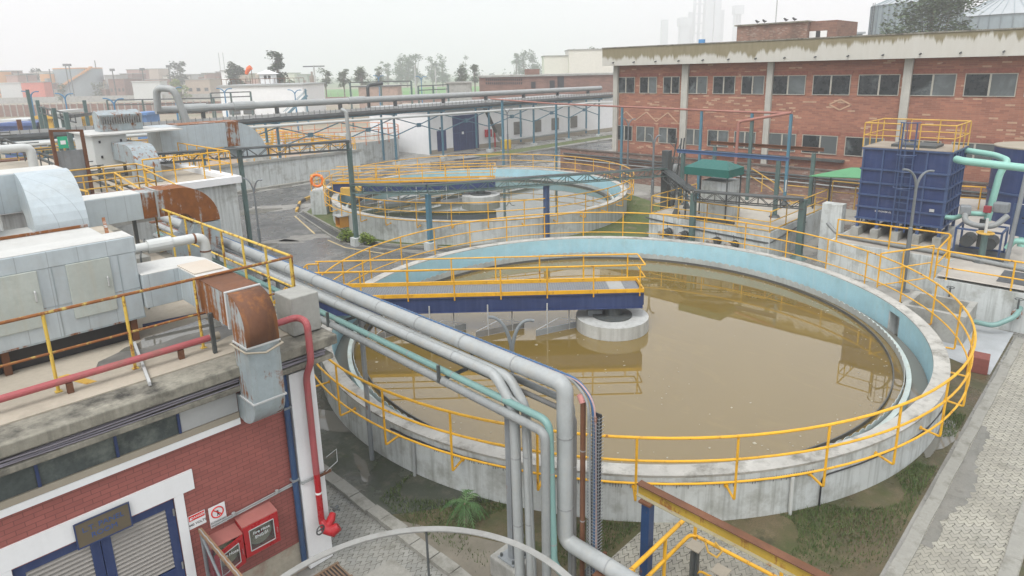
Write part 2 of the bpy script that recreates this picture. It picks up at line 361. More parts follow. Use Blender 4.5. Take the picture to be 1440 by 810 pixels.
LEAF = leafmat('grey_green_leaf', (.05, .085, .035), (.11, .15, .07)); LEAFB = leafmat('bright_leaf', (.12, .19, .03), (.25, .32, .06)); LEAFD = leafmat('dark_leaf', (.03, .06, .03), (.065, .1, .05))
PALMM = leafmat('palm_leaf', (.05, .12, .04), (.13, .21, .09))
DROOF = paint('metal_roof', (.4, .43, .44), .5, var=.06)
SILO = paint('silo_sheet', (.3, .36, .38), .45, metal=.2, var=.06, streak=.25)
TOWER = paint('tower_cladding', (.42, .46, .48), .5)
# ================================================================== SETTING
YARD = ground('yard_concrete', [(.3, .295, .27), (.38, .37, .335), (.2, .195, .17)], .35, .3, wet=.7, rough=.85)
FARG = ground('dry_soil', [(.27, .23, .165), (.34, .29, .21), (.2, .2, .12)], .03, .3)
ASPH = ground('asphalt', [(.1, .103, .1), (.16, .162, .155), (.23, .228, .21), (.33, .32, .29)], .33, .5, wet=1.1, rough=.8)
SOIL = ground('damp_mossy_soil', [(.135, .105, .055), (.06, .08, .022), (.175, .14, .08), (.045, .05, .02)], .9, .75, wet=.55, rough=.9, bump=.5)
LAWN = ground('lawn', [(.12, .15, .05), (.085, .13, .035), (.19, .165, .09), (.23, .19, .11)], .7, .6, bump=.6, bscale=30)
SLIME = ground('wet_slimy_soil', [(.09, .1, .075), (.055, .07, .042), (.17, .155, .12), (.06, .085, .03)], 1.1, .5, wet=1.2, rough=.7, bump=.3)
FIELD = ground('crop_field', [(.07, .22, .035), (.11, .28, .05), (.18, .25, .08)], .02, .2, bump=0)
PAV1 = pavers('zigzag_pavers', (.4, .385, .32), (.32, .31, .265), R_(90)); PAV2 = pavers('grey_zigzag_pavers', (.31, .31, .28), (.24, .245, .225), R_(90))
DARKP = paint('dark_paver_walk', (.09, .092, .09), .8, var=.25, vs=8)
KERB = paint('kerb_concrete', (.31, .305, .27), .85, var=.18, dirt=.85, dcol=(.13, .125, .1), dscale=1.5, bump=.2)
LINEY = paint('road_line', (.6, .47, .24), .7, var=.1, dirt=.4, dcol=(.25, .24, .2), dscale=3)

g_ = MB().sheet([(-1500, -1500), (2500, -1500), (2500, 2500), (-1500, 2500)], -.012); struct(g_.build('ground', FARG))
g_ = MB().sheet([(-20, -30), (100, -30), (100, 78), (-20, 78)], -.004); struct(g_.build('yard_ground', YARD))
def sheet(name, poly, z, mat): return struct(MB().sheet(poly, z).build(name, mat))
def blob(cx, cy_, rx, ry, n=28, seed=1, rot=0.):
    rr = random.Random(seed); ph = [rr.uniform(0, 6.3) for _ in range(4)]; out = []
    for i in range(n):
        a = 2*pi*i/n; k = 1+.22*sin(2*a+ph[0])+.16*sin(3*a+ph[1])+.1*sin(5*a+ph[2])+.07*sin(9*a+ph[3])
        x, y = rx*k*cos(a), ry*k*sin(a); out.append((cx+x*cos(rot)-y*sin(rot), cy_+x*sin(rot)+y*cos(rot)))
    return out
T1, R1, Z1 = (17.68, 12.57), 9.82, 1.1
T2, R2, Z2 = (29.93, 32.32), 9.83, 1.3
# soil and grass round the near tank
sheet('soil', [(6.65, 6.0), (10.5, 2.35), (26.5, 2.35), (28.5, 8), (29.7, 14), (28, 19), (24.5, 22.6), (18, 24.2), (11, 22.6), (6.65, 17)], 0., SOIL)
sheet('wet_soil', [(6.65, 10.4), (8.6, 9.0), (9.6, 8.4), (9.6, 17), (10, 21), (7.0, 21), (6.65, 17)], .003, SLIME)
sheet('road', [(5.8, 16.5), (7.0, 18.5), (11, 22.9), (15.6, 24.6), (20.5, 25.2), (19.0, 28.6), (18.6, 31.5), (20.6, 40.6), (24.5, 44.6), (40, 45.5), (78, 44.5), (78, 50), (42, 53.3), (26, 51.3), (10, 50.5), (5.8, 45)], .002, ASPH)
lawn2 = [(21.3, 40.6), (19.7, 33.6), (19.25, 31.2), (19.9, 28.6), (21.6, 25.6), (27, 22), (29.2, 17.5), (36.5, 19.2), (40.6, 28), (41.8, 33), (41, 41.5), (36, 44.3), (24.5, 43.8)]
sheet('lawn', lawn2, .006, LAWN)
walk = [(20.9, 41.0), (19.0, 33.5), (18.55, 31.2), (19.2, 28.4), (20.9, 25.2), (23.5, 23.6)]
walk_in = [(21.25, 40.8), (19.65, 33.4), (19.25, 31.2), (19.85, 28.7), (21.45, 25.8), (24, 24.3)]
sheet('walkway', walk+walk_in[::-1], .010, DARKP)
def kerbline(pts, w, h, name='kerb', mat=None, z=0.):
    b = MB()
    for p, q in zip(pts[:-1], pts[1:]):
        b.bar((p[0], p[1], z+h/2), (q[0], q[1], z+h/2), w, h)
    return struct(b.build(name, mat or KERB))
kerbline([(x, y) for x, y in walk_in], .12, .14); kerbline([(x-.06, y) for x, y in walk], .1, .07)
ln = [(20.3, 40.2), (18.6, 34.6)]; l2 = [(18.3, 32.6), (18.05, 30.4), (18.75, 27.6)]
b = MB()
for L_ in (ln, l2):
    for p, q in zip(L_[:-1], L_[1:]):
        d = Vector((q[0]-p[0], q[1]-p[1], 0)).normalized(); n = Vector((-d.y, d.x, 0))*.05
        b.sheet([(p[0]+n.x, p[1]+n.y), (p[0]-n.x, p[1]-n.y), (q[0]-n.x, q[1]-n.y), (q[0]+n.x, q[1]+n.y)], .0065)
struct(b.build('road_line', LINEY))
PATCH = ground('worn_road_patch', [(.27, .26, .235), (.34, .33, .3), (.2, .2, .185)], 1.2, .5, rough=.85)
for px, py, rx_, ry_, sd in ((395, 292, 2.6, 1.1, 31), (432, 334, 1.3, .8, 32), (455, 252, 3.0, .9, 33), (395, 340, 1.2, .5, 34)):
    _q = at(px, py, 0); sheet('road_patch', blob(_q.x, _q.y, rx_, ry_, seed=sd, rot=-.7), .0045, PATCH)
# striped kerb by the second tank's corner
bk = MB(); by = MB(); kp = [(24.6, 45.6), (23.6, 44.9), (22.8, 44.1), (22.2, 43.2), (21.6, 42.2), (21.0, 41.3)]
for i, (p, q) in enumerate(zip(kp[:-1], kp[1:])): (bk if i % 2 else by).bar((p[0], p[1], .08), (q[0], q[1], .08), .15, .16)
struct(bk.build('black_kerb', BLACK)); struct(by.build('yellow_kerb', YF))
# right-hand paver path along x, with kerbs
sheet('paved_path', [(7.9, -2.5), (34, -2.5), (34, 2.04), (7.9, 2.04)], .004, PAV1)
sheet('paved_apron', [(7.9, 2.04), (11.2, 2.04), (10.6, 6.2), (7.9, 6.2)], .0045, PAV1)
kerbline([(11.2+.95*i, 2.14+.02*(i % 2)) for i in range(17)], .24, .035); kerbline([(9.5+1.1*i, .66+.02*(i % 2)) for i in range(17)], .26, .04)
sheet('grass_verge', [(8, .52), (26, .52), (26, -.1), (8, -.1)], .008, SOIL)
sheet('concrete_slab', [(22.6, 2.4), (26.9, 2.4), (26.9, 5.2), (24.0, 5.2)], .009, paint('pale_slab', (.4, .42, .43), .5, var=.1, dirt=.3, dcol=(.25, .26, .25), dscale=1))
# left-hand paver path along y
sheet('paved_walk', [(4.8, 3), (6.35, 3), (6.35, 16.4), (4.8, 16.4)], .004, PAV2)
rr = random.Random(3); y = 6.0
b = MB()
while y < 13.6:
    L = rr.uniform(.35, .7); b.obox((6.5+rr.uniform(-.02, .02), y+L/2, 0), .27, L-.02, .07+rr.uniform(0, .03), rr.uniform(-.04, .04)); y += L
struct(b.build('broken_kerb', KERB))
sheet('concrete_strip', [(6.65, 3.5), (7.9, 3.5), (7.9, 7.6), (6.65, 10.2)], .005, paint('brown_strip', (.2, .18, .14), .8, var=.15, dirt=.4, dcol=(.1, .1, .06)))
# puddles
PUD = bpy.data.materials.new('puddle_water'); PUD.use_nodes = True; _b = PUD.node_tree.nodes['Principled BSDF']
_b.inputs['Base Color'].default_value = (.17, .165, .14, 1); _b.inputs['Roughness'].default_value = .04; _b.inputs['IOR'].default_value = 1.6
sheet('puddle', blob(17.9, 2.75, 1.4, .3, seed=6), .010, PUD)
sheet('puddle', blob(8.0, 14.6, 1.5, .4, seed=5, rot=2.1), .0085, PUD); sheet('puddle', blob(7.25, 12.3, .5, .14, seed=8, rot=1.2), .0085, PUD)
sheet('puddle', blob(13.5, 33, 2.4, 1.1, seed=11, rot=.8), .008, PUD); sheet('puddle', blob(18.6, 44, 2.0, 1.0, seed=12), .008, PUD); sheet('puddle', blob(13.4, 38.5, 1.6, .7, seed=13), .008, PUD)
DIRTK = ground('mud_on_pavers', [(.27, .265, .23), (.33, .32, .28), (.2, .195, .16)], 1.5, .4, wet=1.3)
_r = random.Random(44)
if 0: sheet('mud_patch', [(x, .93+.08*sin(x*.8+2)+.05*sin(x*2.1)+_r.uniform(-.05, .05)) for x in [9.5+.1*i for i in range(165)]]+[(26, .75), (9.5, .75)], .0075, DIRTK)
sheet('mud_patch', [(x, 1.93-.26*math.exp(-((x-16)/2.2)**2)+.06*sin(x*2.3)+_r.uniform(-.06, .06)) for x in [13.2+.1*i for i in range(60)]]+[(19.1, 2.02), (13.2, 2.02)], .0075, DIRTK)
# far fields
def fp(px, d): v = far(px, 90, d); return (v.x, v.y)
sheet('field', [fp(385, 215), fp(780, 215), fp(860, 420), fp(345, 420)], .0, FIELD)
sheet('far_field', [fp(250, 470), fp(900, 470), fp(1000, 1200), fp(150, 1200)], .0, ground('far_crop', [(.12, .18, .07), (.17, .2, .1)], .01, .2, bump=0))
sheet('dirt_track', [fp(390, 200), fp(780, 200), fp(785, 214), fp(385, 214)], .004, ground('track', [(.34, .29, .22), (.4, .34, .27)], .05, .2, bump=0))
# little grass blades where the ground is close
def grass(name, spots, n, hmax, seed, mat):
    q = random.Random(seed); b = MB()
    for _ in range(n):
        x, y = spots(q); h = q.uniform(.03, hmax); a = q.uniform(0, 6.28); w = .006+.006*q.random(); lx, ly = q.uniform(-.6, .6)*h, q.uniform(-.6, .6)*h
        b.add([(x-w*cos(a), y-w*sin(a), 0), (x+w*cos(a), y+w*sin(a), 0), (x+lx, y+ly, h)], [(0, 1, 2)])
    o = b.build(name, mat); struct(o, 'stuff'); o['label'] = 'short grass growing on the damp soil beside the tanks'; o['category'] = 'grass'
CL = [(random.Random(i).uniform(0, 1), random.Random(i+99).uniform(0, 1)) for i in range(60)]
def near_spot(q):
    while 1:
        a = R_(q.uniform(-172, -80)); r = R1+abs(q.gauss(0, .9))+.05; x, y = T1[0]+r*cos(a), T1[1]+r*sin(a)
        if x > 6.8 and y > 2.4 and (x > 8 or y > 7.8) and not (x < 11.0 and y < 6.3) and (sin(x*2.1)+sin(y*2.7+x) > -.5): return x, y
grass('grass', near_spot, 9000, .11, 2, leafmat('blade', (.06, .1, .03), (.12, .16, .06)))
def lawn_spot(q):
    while 1:
        a = R_(q.uniform(-195, -30)); r = R2+.1+abs(q.gauss(0, .7)); x, y = T2[0]+r*cos(a), T2[1]+r*sin(a)
        if r < R2+1.5: return x, y
grass('lawn_grass', lawn_spot, 5000, .1, 5, leafmat('lawn_blade', (.1, .14, .05), (.15, .2, .07)))

# ================================================================== PANEL ROOM BUILDING (left front)
FY, RX, RZ = 10.3, 5.2, 4.55
bl = thing('brick_building', 'red brick panel room with stained concrete roof edge and blue louvred doors', 'building', (2.0, 17, 0))
b = MB(); b.box(-6, .55, FY, 23.6, 0, 4.05); b.box(.55, 2.66, FY+.22, 23.6, 0, 4.05); b.box(.55, 2.66, FY, FY+.22, 2.6, 4.05); b.box(2.66, 4.72, FY, 23.6, 0, 4.05)
b.build('wall', LBRICK, bl)
MB().box(4.72, RX, FY-.12, 23.5, .02, 4.02).build('corner_pillar', WHITEW, bl)
MB().box(3.3, 4.72, FY-.012, FY, 0, .62).build('plinth', paint('crumbling_plaster', (.42, .38, .3), .9, var=.2, dirt=.6, dcol=(.28, .14, .1), dscale=2, bump=.4), bl)
MB().box(-6, 3.83, FY-.055, FY, 3.44, 3.55).build('white_band', WHITEW, bl)
MB().box(-6, 3.83, FY-.05, FY, 3.555, 3.66).build('sill', BEIGE, bl)
pb = MB(); pb.box(-6, 2.9, FY-.02, FY, 3.665, 4.05); bd = pb.build('window_board', BOARD, bl)
mu = MB()
for x in (-.1, 1.05, 2.02, 2.9): mu.box(x-.02, x+.02, FY-.045, FY-.022, 3.667, 4.05)
mu.build('mullion', NAVY, bd)
MB().box(2.93, 3.83, FY-.02, FY, 3.665, 4.05).build('infill_panel', LGREY, bl)
# stepped roof edge
b = MB()
b.box(-6, 5.5, 10.16, 24, 4.05, 4.1); b.box(-6, 5.55, 10.06, 24, 4.1, 4.2); b.box(-6, 5.45, 10.2, 24, 4.2, 4.33); b.box(-6, 5.52, 10.12, 24, 4.33, 4.38); b.box(-6, 5.62, 10.0, 24.0, 4.38, 4.56)
b.build('cornice', CORN, bl, bevel=.02)
rr = random.Random(8)
MB().box(-6, 5.35, 10.6, 23.8, 4.562, 4.582).build('roof_deck', ROOFS, bl)
b = MB()
for k, (yy, zz, rr_) in enumerate(((10.12, 4.25, .016), (10.15, 4.285, .013), (10.1, 4.215, .011), (10.08, 4.31, .014))):
    pts = [(-6+.6*i, yy+.01*sin(i*1.7+k), zz+.012*sin(i*.9+k*2)) for i in range(20)]; b.tube(pts, rr_, 6)
cb = b.build('cable', paint('grey_mauve_cable', (.3, .28, .32), .5), bl)
MB().tube([(-6, 10.1, 4.35), (5.5, 10.1, 4.35)], .016, 6).build('conduit', PIPED, bl)
# white surround, door, louvres
MB().box(-6, 2.98, FY-.03, FY, 2.63, 2.98).build('lintel', WHITEW, bl)
MB().box(2.66, 2.8, FY-.03, FY, 0, 2.627).build('door_jamb', WHITEW, bl); MB().box(.42, .55, FY-.03, FY, 0, 2.627).build('door_jamb', WHITEW, bl)
LOUV = paint('louvre_slat', (.32, .3, .27), .55, var=.08)
for x0, x1 in ((.56, 1.6), (1.61, 2.65)):
    f = MB(); yy0, yy1 = FY+.02, FY+.09
    f.box(x0, x0+.13, yy0, yy1, .02, 2.6); f.box(x1-.13, x1, yy0, yy1, .02, 2.6)
    for z0, z1 in ((.02, .15), (1.18, 1.36), (2.46, 2.6)): f.box(x0+.13, x1-.13, yy0, yy1, z0, z1)
    f.box(x0+.13, x1-.13, yy1-.02, yy1-.005, .15, 2.46)
    d = f.build('door', NAVY, bl)
    s_ = MB()
    for zz in [.2+.072*i for i in range(14)]+[1.41+.072*i for i in range(15)]:
        s_.add([(x0+.13, yy0+.002, zz-.02), (x1-.13, yy0+.002, zz-.02), (x1-.13, yy1-.022, zz+.035), (x0+.13, yy1-.022, zz+.035), (x0+.13, yy0+.002, zz-.008), (x1-.13, yy0+.002, zz-.008), (x1-.13, yy1-.022, zz+.047), (x0+.13, yy1-.022, zz+.047)],
            [(0,3,2,1),(4,5,6,7),(0,1,5,4),(1,2,6,5),(2,3,7,6),(3,0,4,7)])
    s_.build('louvre', LOUV, d)
    h = MB()
    for zz in (.4, 1.3, 2.3): xx = x1-.02 if x1 > 2 else x0+.02; h.tube([(xx, yy0-.015, zz), (xx, yy0-.015, zz+.12)], .016, 6)
    h.build('hinge', PIPED, d)
# signs on the wall
sg = thing('room_sign', 'brown board lettered in blue above the louvred door', 'sign', (1.68, FY-.045, 2.5))
MB().box(1.33, 2.02, FY-.062, FY-.034, 2.5, 2.9).build('board', BROWNS, sg)
b = MB(); b.box(1.31, 2.04, FY-.066, FY-.058, 2.89, 2.91); b.box(1.31, 2.04, FY-.066, FY-.058, 2.49, 2.51); b.box(1.31, 1.33, FY-.066, FY-.058, 2.51, 2.89); b.box(2.02, 2.04, FY-.066, FY-.058, 2.51, 2.89); b.build('frame', NAVY, sg)
text('L.T. PANEL', 'lettering', BLUET, sg, (1.675, FY-.064, 2.76), .115); text('ROOM', 'lettering', BLUET, sg, (1.675, FY-.064, 2.63), .115)
sg = thing('danger_sign', 'white and red danger voltage sign beside the door frame', 'sign', (2.84, FY-.012, 1.98))
MB().box(2.68+.13, 3.08, FY-.014, FY-.004, 1.93, 2.17).build('board', SIGNW, sg); MB().box(2.82, 3.07, FY-.018, FY-.0142, 2.075, 2.165).build('red_band', REDT, sg)
text('DANGER', 'lettering', SIGNW, sg, (2.965, FY-.02, 2.12), .056); text('440 VOLTS', 'lettering', BLACKT, sg, (2.945, FY-.016, 2.0), .058)
MB().extr([(2.828, FY-.0185, 2.095), (2.868, FY-.0185, 2.095), (2.848, FY-.0185, 2.145)], (0, -.002, 0)).build('warning_triangle', SIGNW, sg)
sg = thing('prohibition_sign', 'white sign with red crossed circle above the hose cabinets', 'sign', (3.26, FY-.012, 1.8))
MB().box(3.13, 3.4, FY-.03, FY-.02, 1.78, 2.16).build('board', SIGNW, sg)
cc = (3.265, 2.03)
b = MB(); b.tube([(cc[0]+.095*cos(2*pi*i/28), FY-.033, cc[1]+.095*sin(2*pi*i/28)) for i in range(28)], .011, 6, closed=True); b.bar((cc[0]-.066, FY-.034, cc[1]+.066), (cc[0]+.066, FY-.034, cc[1]-.066), .018, .006, up=(0,1,0)); b.build('red_ring', REDT, sg)
b = MB(); b.cyl((cc[0], FY-.0335, cc[1]+.03), .018, .001); b.bar((cc[0], FY-.0325, cc[1]+.015), (cc[0]+.01, FY-.0325, cc[1]-.03), .03, .004, up=(0,1,0)); b.bar((cc[0]+.01, FY-.0325, cc[1]-.03), (cc[0]-.015, FY-.0325, cc[1]-.07), .012, .004, up=(0,1,0)); b.bar((cc[0]+.01, FY-.0325, cc[1]-.03), (cc[0]+.03, FY-.0325, cc[1]-.07), .012, .004, up=(0,1,0)); b.build('figure', BLACKT, sg)
MB().box(3.135, 3.395, FY-.032, FY-.0302, 1.785, 1.9).build('text_panel', paint('pale_text_panel', (.62, .64, .64), .5), sg)
text('AUTHORISED', 'lettering', BLACKT, sg, (3.265, FY-.033, 1.865), .042); text('PERSONNEL ONLY', 'lettering', BLACKT, sg, (3.265, FY-.033, 1.815), .03)
# hose cabinets
def hose(x0, x1, z0, z1, lab, tilt, words):
    t = thing('hose_cabinet', lab, 'fire cabinet', ((x0+x1)/2, FY-.15, z0), 'red fire hose cabinets on the brick wall')
    ya = FY-.3; b = MB(); b.box(x0, x1, FY-.02, FY-.002, z0, z1); b.box(x0, x0+.02, ya, FY-.02, z0, z1); b.box(x1-.02, x1, ya, FY-.02, z0, z1); b.box(x0, x1, ya, FY-.02, z0-.02, z0); b.build('cabinet', RED, t)
    MB().add([(x0-.01, ya-.01, z1), (x1+.01, ya-.01, z1), (x1+.01, FY-.002, z1+.05), (x0-.01, FY-.002, z1+.05), (x0-.01, ya-.01, z1+.015), (x1+.01, ya-.01, z1+.015), (x1+.01, FY-.002, z1+.065), (x0-.01, FY-.002, z1+.065)], [(0,3,2,1),(4,5,6,7),(0,1,5,4),(1,2,6,5),(2,3,7,6),(3,0,4,7)]).build('cabinet_top', paint('dusty_red_top', (.36, .13, .11), .8, var=.1), t)
    rl = MB(); cx, cz = (x0+x1)/2, (z0+z1)/2
    for r_ in (.2, .165, .13, .095): rl.tube([(cx+r_*cos(2*pi*i/32), ya+.09, cz+r_*sin(2*pi*i/32)) for i in range(32)], .02, 8, closed=True)
    rl.build('hose_reel', paint('khaki_hose', (.36, .35, .25), .8), t)
    w = x1-x0; q = (lambda x, z: (x, ya-.005-(.1*(x1-x)/w if tilt else 0), z-(.06*(x1-x)/w if tilt else 0)))
    f = MB()
    for a0, a1, c0, c1 in ((x0, x0+.09, z0, z1), (x1-.09, x1, z0, z1), (x0+.09, x1-.09, z0, z0+.09), (x0+.09, x1-.09, z1-.09, z1)):
        f.extr([q(a0, c0), q(a1, c0), q(a1, c1), q(a0, c1)], (0, -.02, 0))
    d = f.build('door', RED, t)
    gl = MB(); gl.extr([q(x0+.09, z0+.09), q(x1-.09, z0+.09), q(x1-.09, z1-.09), q(x0+.09, z1-.09)], (0, -.004, 0))
    m, tt, bb = newmat('cabinet_glass'); bb.inputs['Base Color'].default_value = (.2, .22, .2, 1); bb.inputs['Alpha'].default_value = .22; bb.inputs['Roughness'].default_value = .08
    gl.build('glass', m, d)
    fr = MB()
    for A, B in (((x0+.09, z0+.09), (x1-.09, z0+.09)), ((x1-.09, z0+.09), (x1-.09, z1-.09)), ((x1-.09, z1-.09), (x0+.09, z1-.09)), ((x0+.09, z1-.09), (x0+.09, z0+.09))):
        a = Vector(q(*A))+Vector((0, -.024, 0)); c = Vector(q(*B))+Vector((0, -.024, 0)); fr.bar(a, c, .012)
    fr.build('glass_bead', LGREY, d)
    MB().bar(Vector(q(x1-.04, z0+.2))+Vector((0, -.035, 0)), Vector(q(x1-.04, z0+.3))+Vector((0, -.035, 0)), .02).build('handle', REDP, d)
    for i, wd in enumerate(words): text(wd, 'lettering', SIGNW, d, Vector(q(cx, cz+.1-.09*i))+Vector((0, -.012, 0)), .075)
hose(2.99, 3.51, 1.06, 1.6, 'left red fire hose cabinet with its glass door hanging ajar', True, ['Fire Hose'])
hose(3.53, 4.14, 1.12, 1.7, 'right red fire hose cabinet with closed glass door and white lettering', False, ['Fire Hose', 'ENG.01'])
t = thing('wall_conduit', 'thin double pale conduit sloping across the brick wall above cabinets', 'conduit', (4, FY-.03, 1.9))
b = MB(); b.tube([(3.2, FY-.035, 1.8), (4.7, FY-.035, 1.86), (4.74, FY-.16, 1.87), (5.16, FY-.16, 1.88)], .014, 6); b.tube([(3.2, FY-.035, 1.835), (4.7, FY-.035, 1.895), (4.74, FY-.16, 1.9), (5.16, FY-.16, 1.91)], .012, 6); b.build('conduit', PIPEL, t)
b = MB(); b.cyl((3.5, FY-.08, 1.86), .03, .05); b.cyl((4.28, FY-.08, 1.89), .03, .05); b.build('junction_box', PIPEL, t)
# blue downpipe, white pilaster is the pillar
t = thing('downpipe', 'tall blue downpipe against the white corner pillar', 'pipe', (4.66, FY-.06, .2))
MB().tube([(4.64, FY-.07, .22), (4.64, FY-.07, 4.05)], .055, 12).build('pipe', paint('faded_blue_pipe', (.03, .075, .17), .5, var=.15, streak=.3, dirt=.2), t)
b = MB(); b.box(4.57, 4.71, FY-.13, FY-.001, 1.95, 1.99); b.box(4.57, 4.71, FY-.13, FY-.001, 3.4, 3.44); b.build('clamp', GRIL, t)
# red hydrant riser
t = thing('hydrant_riser', 'red fire riser pipe down the white pillar ending in hydrant valves', 'fire pipe', (5.0, FY-.22, .8))
MB().pipe([(4.3, FY-.05, 4.98), (5.02, FY-.05, 5.0), (5.02, FY-.4, 5.0), (5.02, FY-.4, 4.25), (4.98, FY-.24, 3.95), (4.98, FY-.24, 2.0)], .06, 12, bend=.14).build('upper_pipe', REDP, t)
MB().tube([(4.98, FY-.24, 2.0), (4.98, FY-.24, 1.0)], .058, 12).build('lower_pipe', RED, t)
MB().cyl((4.98, FY-.24, 1.58), .06, .04).build('label_band', SIGNW, t)
v = MB(); v.tube([(4.98, FY-.24, 1.0), (5.0, FY-.34, .86), (5.1, FY-.42, .8), (5.2, FY-.46, .86)], [.06, .1, .11, .085], 14); v.tube([(5.02, FY-.36, .9), (5.14, FY-.3, .96), (5.22, FY-.24, 1.02)], [.07, .08, .06], 12); vv = v.build('hydrant_valve', RED, t, smooth=True)
w = MB(); w.tube([(4.86+.085*cos(2*pi*i/18), FY-.4+.02*cos(2*pi*i/18), .95+.085*sin(2*pi*i/18)) for i in range(18)], .014, 6, closed=True); w.bar((4.78, FY-.4, .95), (4.94, FY-.4, .95), .014); w.tube([(4.86, FY-.4, .95), (4.98, FY-.36, .93)], .016, 6)
w.tube([(5.25, FY-.22, 1.06), (5.36, FY-.2, 1.08)], .035, 8); w.tube([(5.2, FY-.2, 1.16), (5.36, FY-.26, 1.02)], .014, 6); w.build('handwheel', CHAR, vv)
t = thing('pillar_bracket', 'rusty bracket with wire loop fixed to the white pillar', 'bracket', (5.2, FY-.2, 2.0))
MB().box(5.05, 5.3, FY-.2, FY-.13, 1.86, 1.9).build('arm', RUSTT, t); MB().tube([(5.2, FY-.18, 1.9), (5.45, FY-.18, 2.0), (5.5, FY-.1, 2.2), (5.3, FY-.05, 2.1)], .008, 5).build('wire', PIPEL, t)
# mesh gate sticking out from the wall
m, tt, bb = newmat('wire_mesh'); g = G(tt); q = g.sep(g.pos())
ga = g.math('LESS_THAN', g.math('PINGPONG', g.math('ADD', q[1], q[2]), .014), .0028); gb = g.math('LESS_THAN', g.math('PINGPONG', g.math('SUBTRACT', q[1], g.math('MULTIPLY', q[2], 1.)), .014), .0028)
tt.links.new(g.math('MAXIMUM', ga, gb), bb.inputs['Alpha']); bb.inputs['Base Color'].default_value = (.06, .065, .08, 1); bb.inputs['Roughness'].default_value = .5
t = thing('mesh_gate', 'wire mesh gate with brown top rail standing out from the wall', 'gate', (2.95, 9.3, 0))
b = MB(); b.bar((2.95, 10.24, 1.88), (2.95, 8.1, 1.88), .06); b.build('top_rail', paint('brown_rail', (.3, .19, .11), .6, rust=.3), t)
b = MB(); b.bar((2.95, 10.2, .05), (2.95, 10.2, 1.85), .045); b.bar((2.95, 8.12, .05), (2.95, 8.12, 1.85), .045); b.bar((2.95, 10.18, .1), (2.95, 8.14, .1), .04); b.bar((2.95, 10.18, 1.75), (2.95, 8.14, .2), .035); b.build('frame', GRIL, t)
MB().add([(2.95, 10.18, .12), (2.95, 8.14, .12), (2.95, 8.14, 1.85), (2.95, 10.18, 1.85)], [(0, 1, 2, 3)]).build('mesh', m, t)
MB().tube([(2.93, 10.22-.11*i, 1.925+.02*(i % 2)) for i in range(20)], .008, 5).build('wire_edging', PIPEL, t)
# drain by the corner
t = thing('drain_grate', 'small rusty drain grate in the ground by the building corner', 'drain', (4.95, 9.7, 0))
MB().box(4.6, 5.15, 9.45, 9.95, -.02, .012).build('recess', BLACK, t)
b = MB()
for i in range(8): b.box(4.66+.065*i, 4.69+.065*i, 9.48, 9.92, .012, .03)
b.box(4.58, 5.17, 9.43, 9.48, .0, .035); b.box(4.58, 5.17, 9.92, 9.97, 0, .035); b.build('bars', paint('rusty_grate', (.2, .13, .08), .8, var=.2), t)
MB().box(4.0, 5.9, 8.55, 9.2, -.02, .1).build('kerb_block', KERB); struct(bpy.data.objects['kerb_block'])
# ================================================================== ON THE FRONT ROOF
def rail_run(name, label, cat, pts, hgt, mat_rail, mat_post, spacing=1.2, r=.024, levels=(1., .5), group=None, foot=True, posts=None, closed=False, topmat=None):
    """railing along base points; posts and rails are parts"""
    P = [Vector(p) for p in pts]; c = sum(P, Vector())/len(P)
    t = thing(name, label, cat, (c.x, c.y, min(p.z for p in P)), group)
    for lv in levels:
        b = MB(); b.pipe([p+Vector((0, 0, hgt*lv)) for p in P], r if lv == max(levels) else r*.8, 8, bend=.08, seg=3)
        b.build('rail', (topmat if topmat and lv == max(levels) else mat_rail), t, smooth=True)
    pp = []
    if posts: pp = [Vector(p) for p in posts]
    else:
        for a, b_ in zip(P[:-1], P[1:]):
            n = max(1, round((b_-a).length/spacing)); pp += [a.lerp(b_, i/n) for i in range(n)]
        pp.append(P[-1])
    for p in pp:
        b = MB(); b.tube([p, p+Vector((0, 0, hgt*max(levels)))], r*.95, 8)
        if foot: b.obox((p.x, p.y, p.z), .09, .09, .012)
        b.build('post', mat_post, t)
    return t
ZR = 4.585
rail_run('roof_railing', 'rusty brown handrail on worn yellow posts along the front roof edge', 'railing', [(-1.5, 11.15, ZR), (5.5, 11.15, ZR)], 1.24, RUSTR, YO, posts=[(x, 11.15, ZR) for x in (-.5, .55, 1.6, 2.65, 3.72, 5.45)], r=.026)
rail_run('roof_railing', 'worn yellow side railing on the roof edge above the pipe bundle', 'railing', [(5.5, 11.2, ZR), (5.5, 18.6, ZR)], 1.24, YO, YO, spacing=1.1, r=.027)
t = thing('fire_pipe', 'long faded red fire pipe lying along the front roof edge', 'pipe', (1.5, 11.02, 4.75))
MB().tube([(-3, 10.98, 4.8), (3.8, 10.98, 4.8)], .055, 12).build('pipe', REDP, t); MB().tube([(3.78, 10.98, 4.8), (3.94, 10.98, 4.8)], .068, 12).build('wrapped_joint', BEIGE, t)
b = MB()
for x in (-1.2, 1.72, 3.3): b.box(x-.04, x+.04, 10.94, 11.02, 4.586, 4.745)
b.build('support', RUSTT, t)
t = thing('roof_brace', 'pale steel angle lying across the roof below the air handler', 'steel bar', (2.6, 11.3, ZR)); MB().bar((2.95, 12.2, 4.62), (2.6, 10.3, 4.62), .04, .06).build('bar', LGREY, t)
tag(MB().sheet([(1.7, 11.75), (1.85, 11.75), (2.1, 11.1), (1.95, 11.1)], 4.585).build('yellow_floor_mark', YF), 'short yellow painted stripe on the dusty roof deck', 'floor marking')
struct(MB().sheet(blob(3.9, 12.2, .9, .35, seed=3), 4.586).build('roof_puddle', PUD))
DAMP = paint('damp_roof_stain', (.17, .165, .15), .5, var=.25, dirt=.4, dcol=(.3, .28, .23), dscale=1.5)
struct(MB().sheet(blob(4.0, 11.9, 1.2, .75, seed=21), 4.584).build('damp_patch', DAMP))
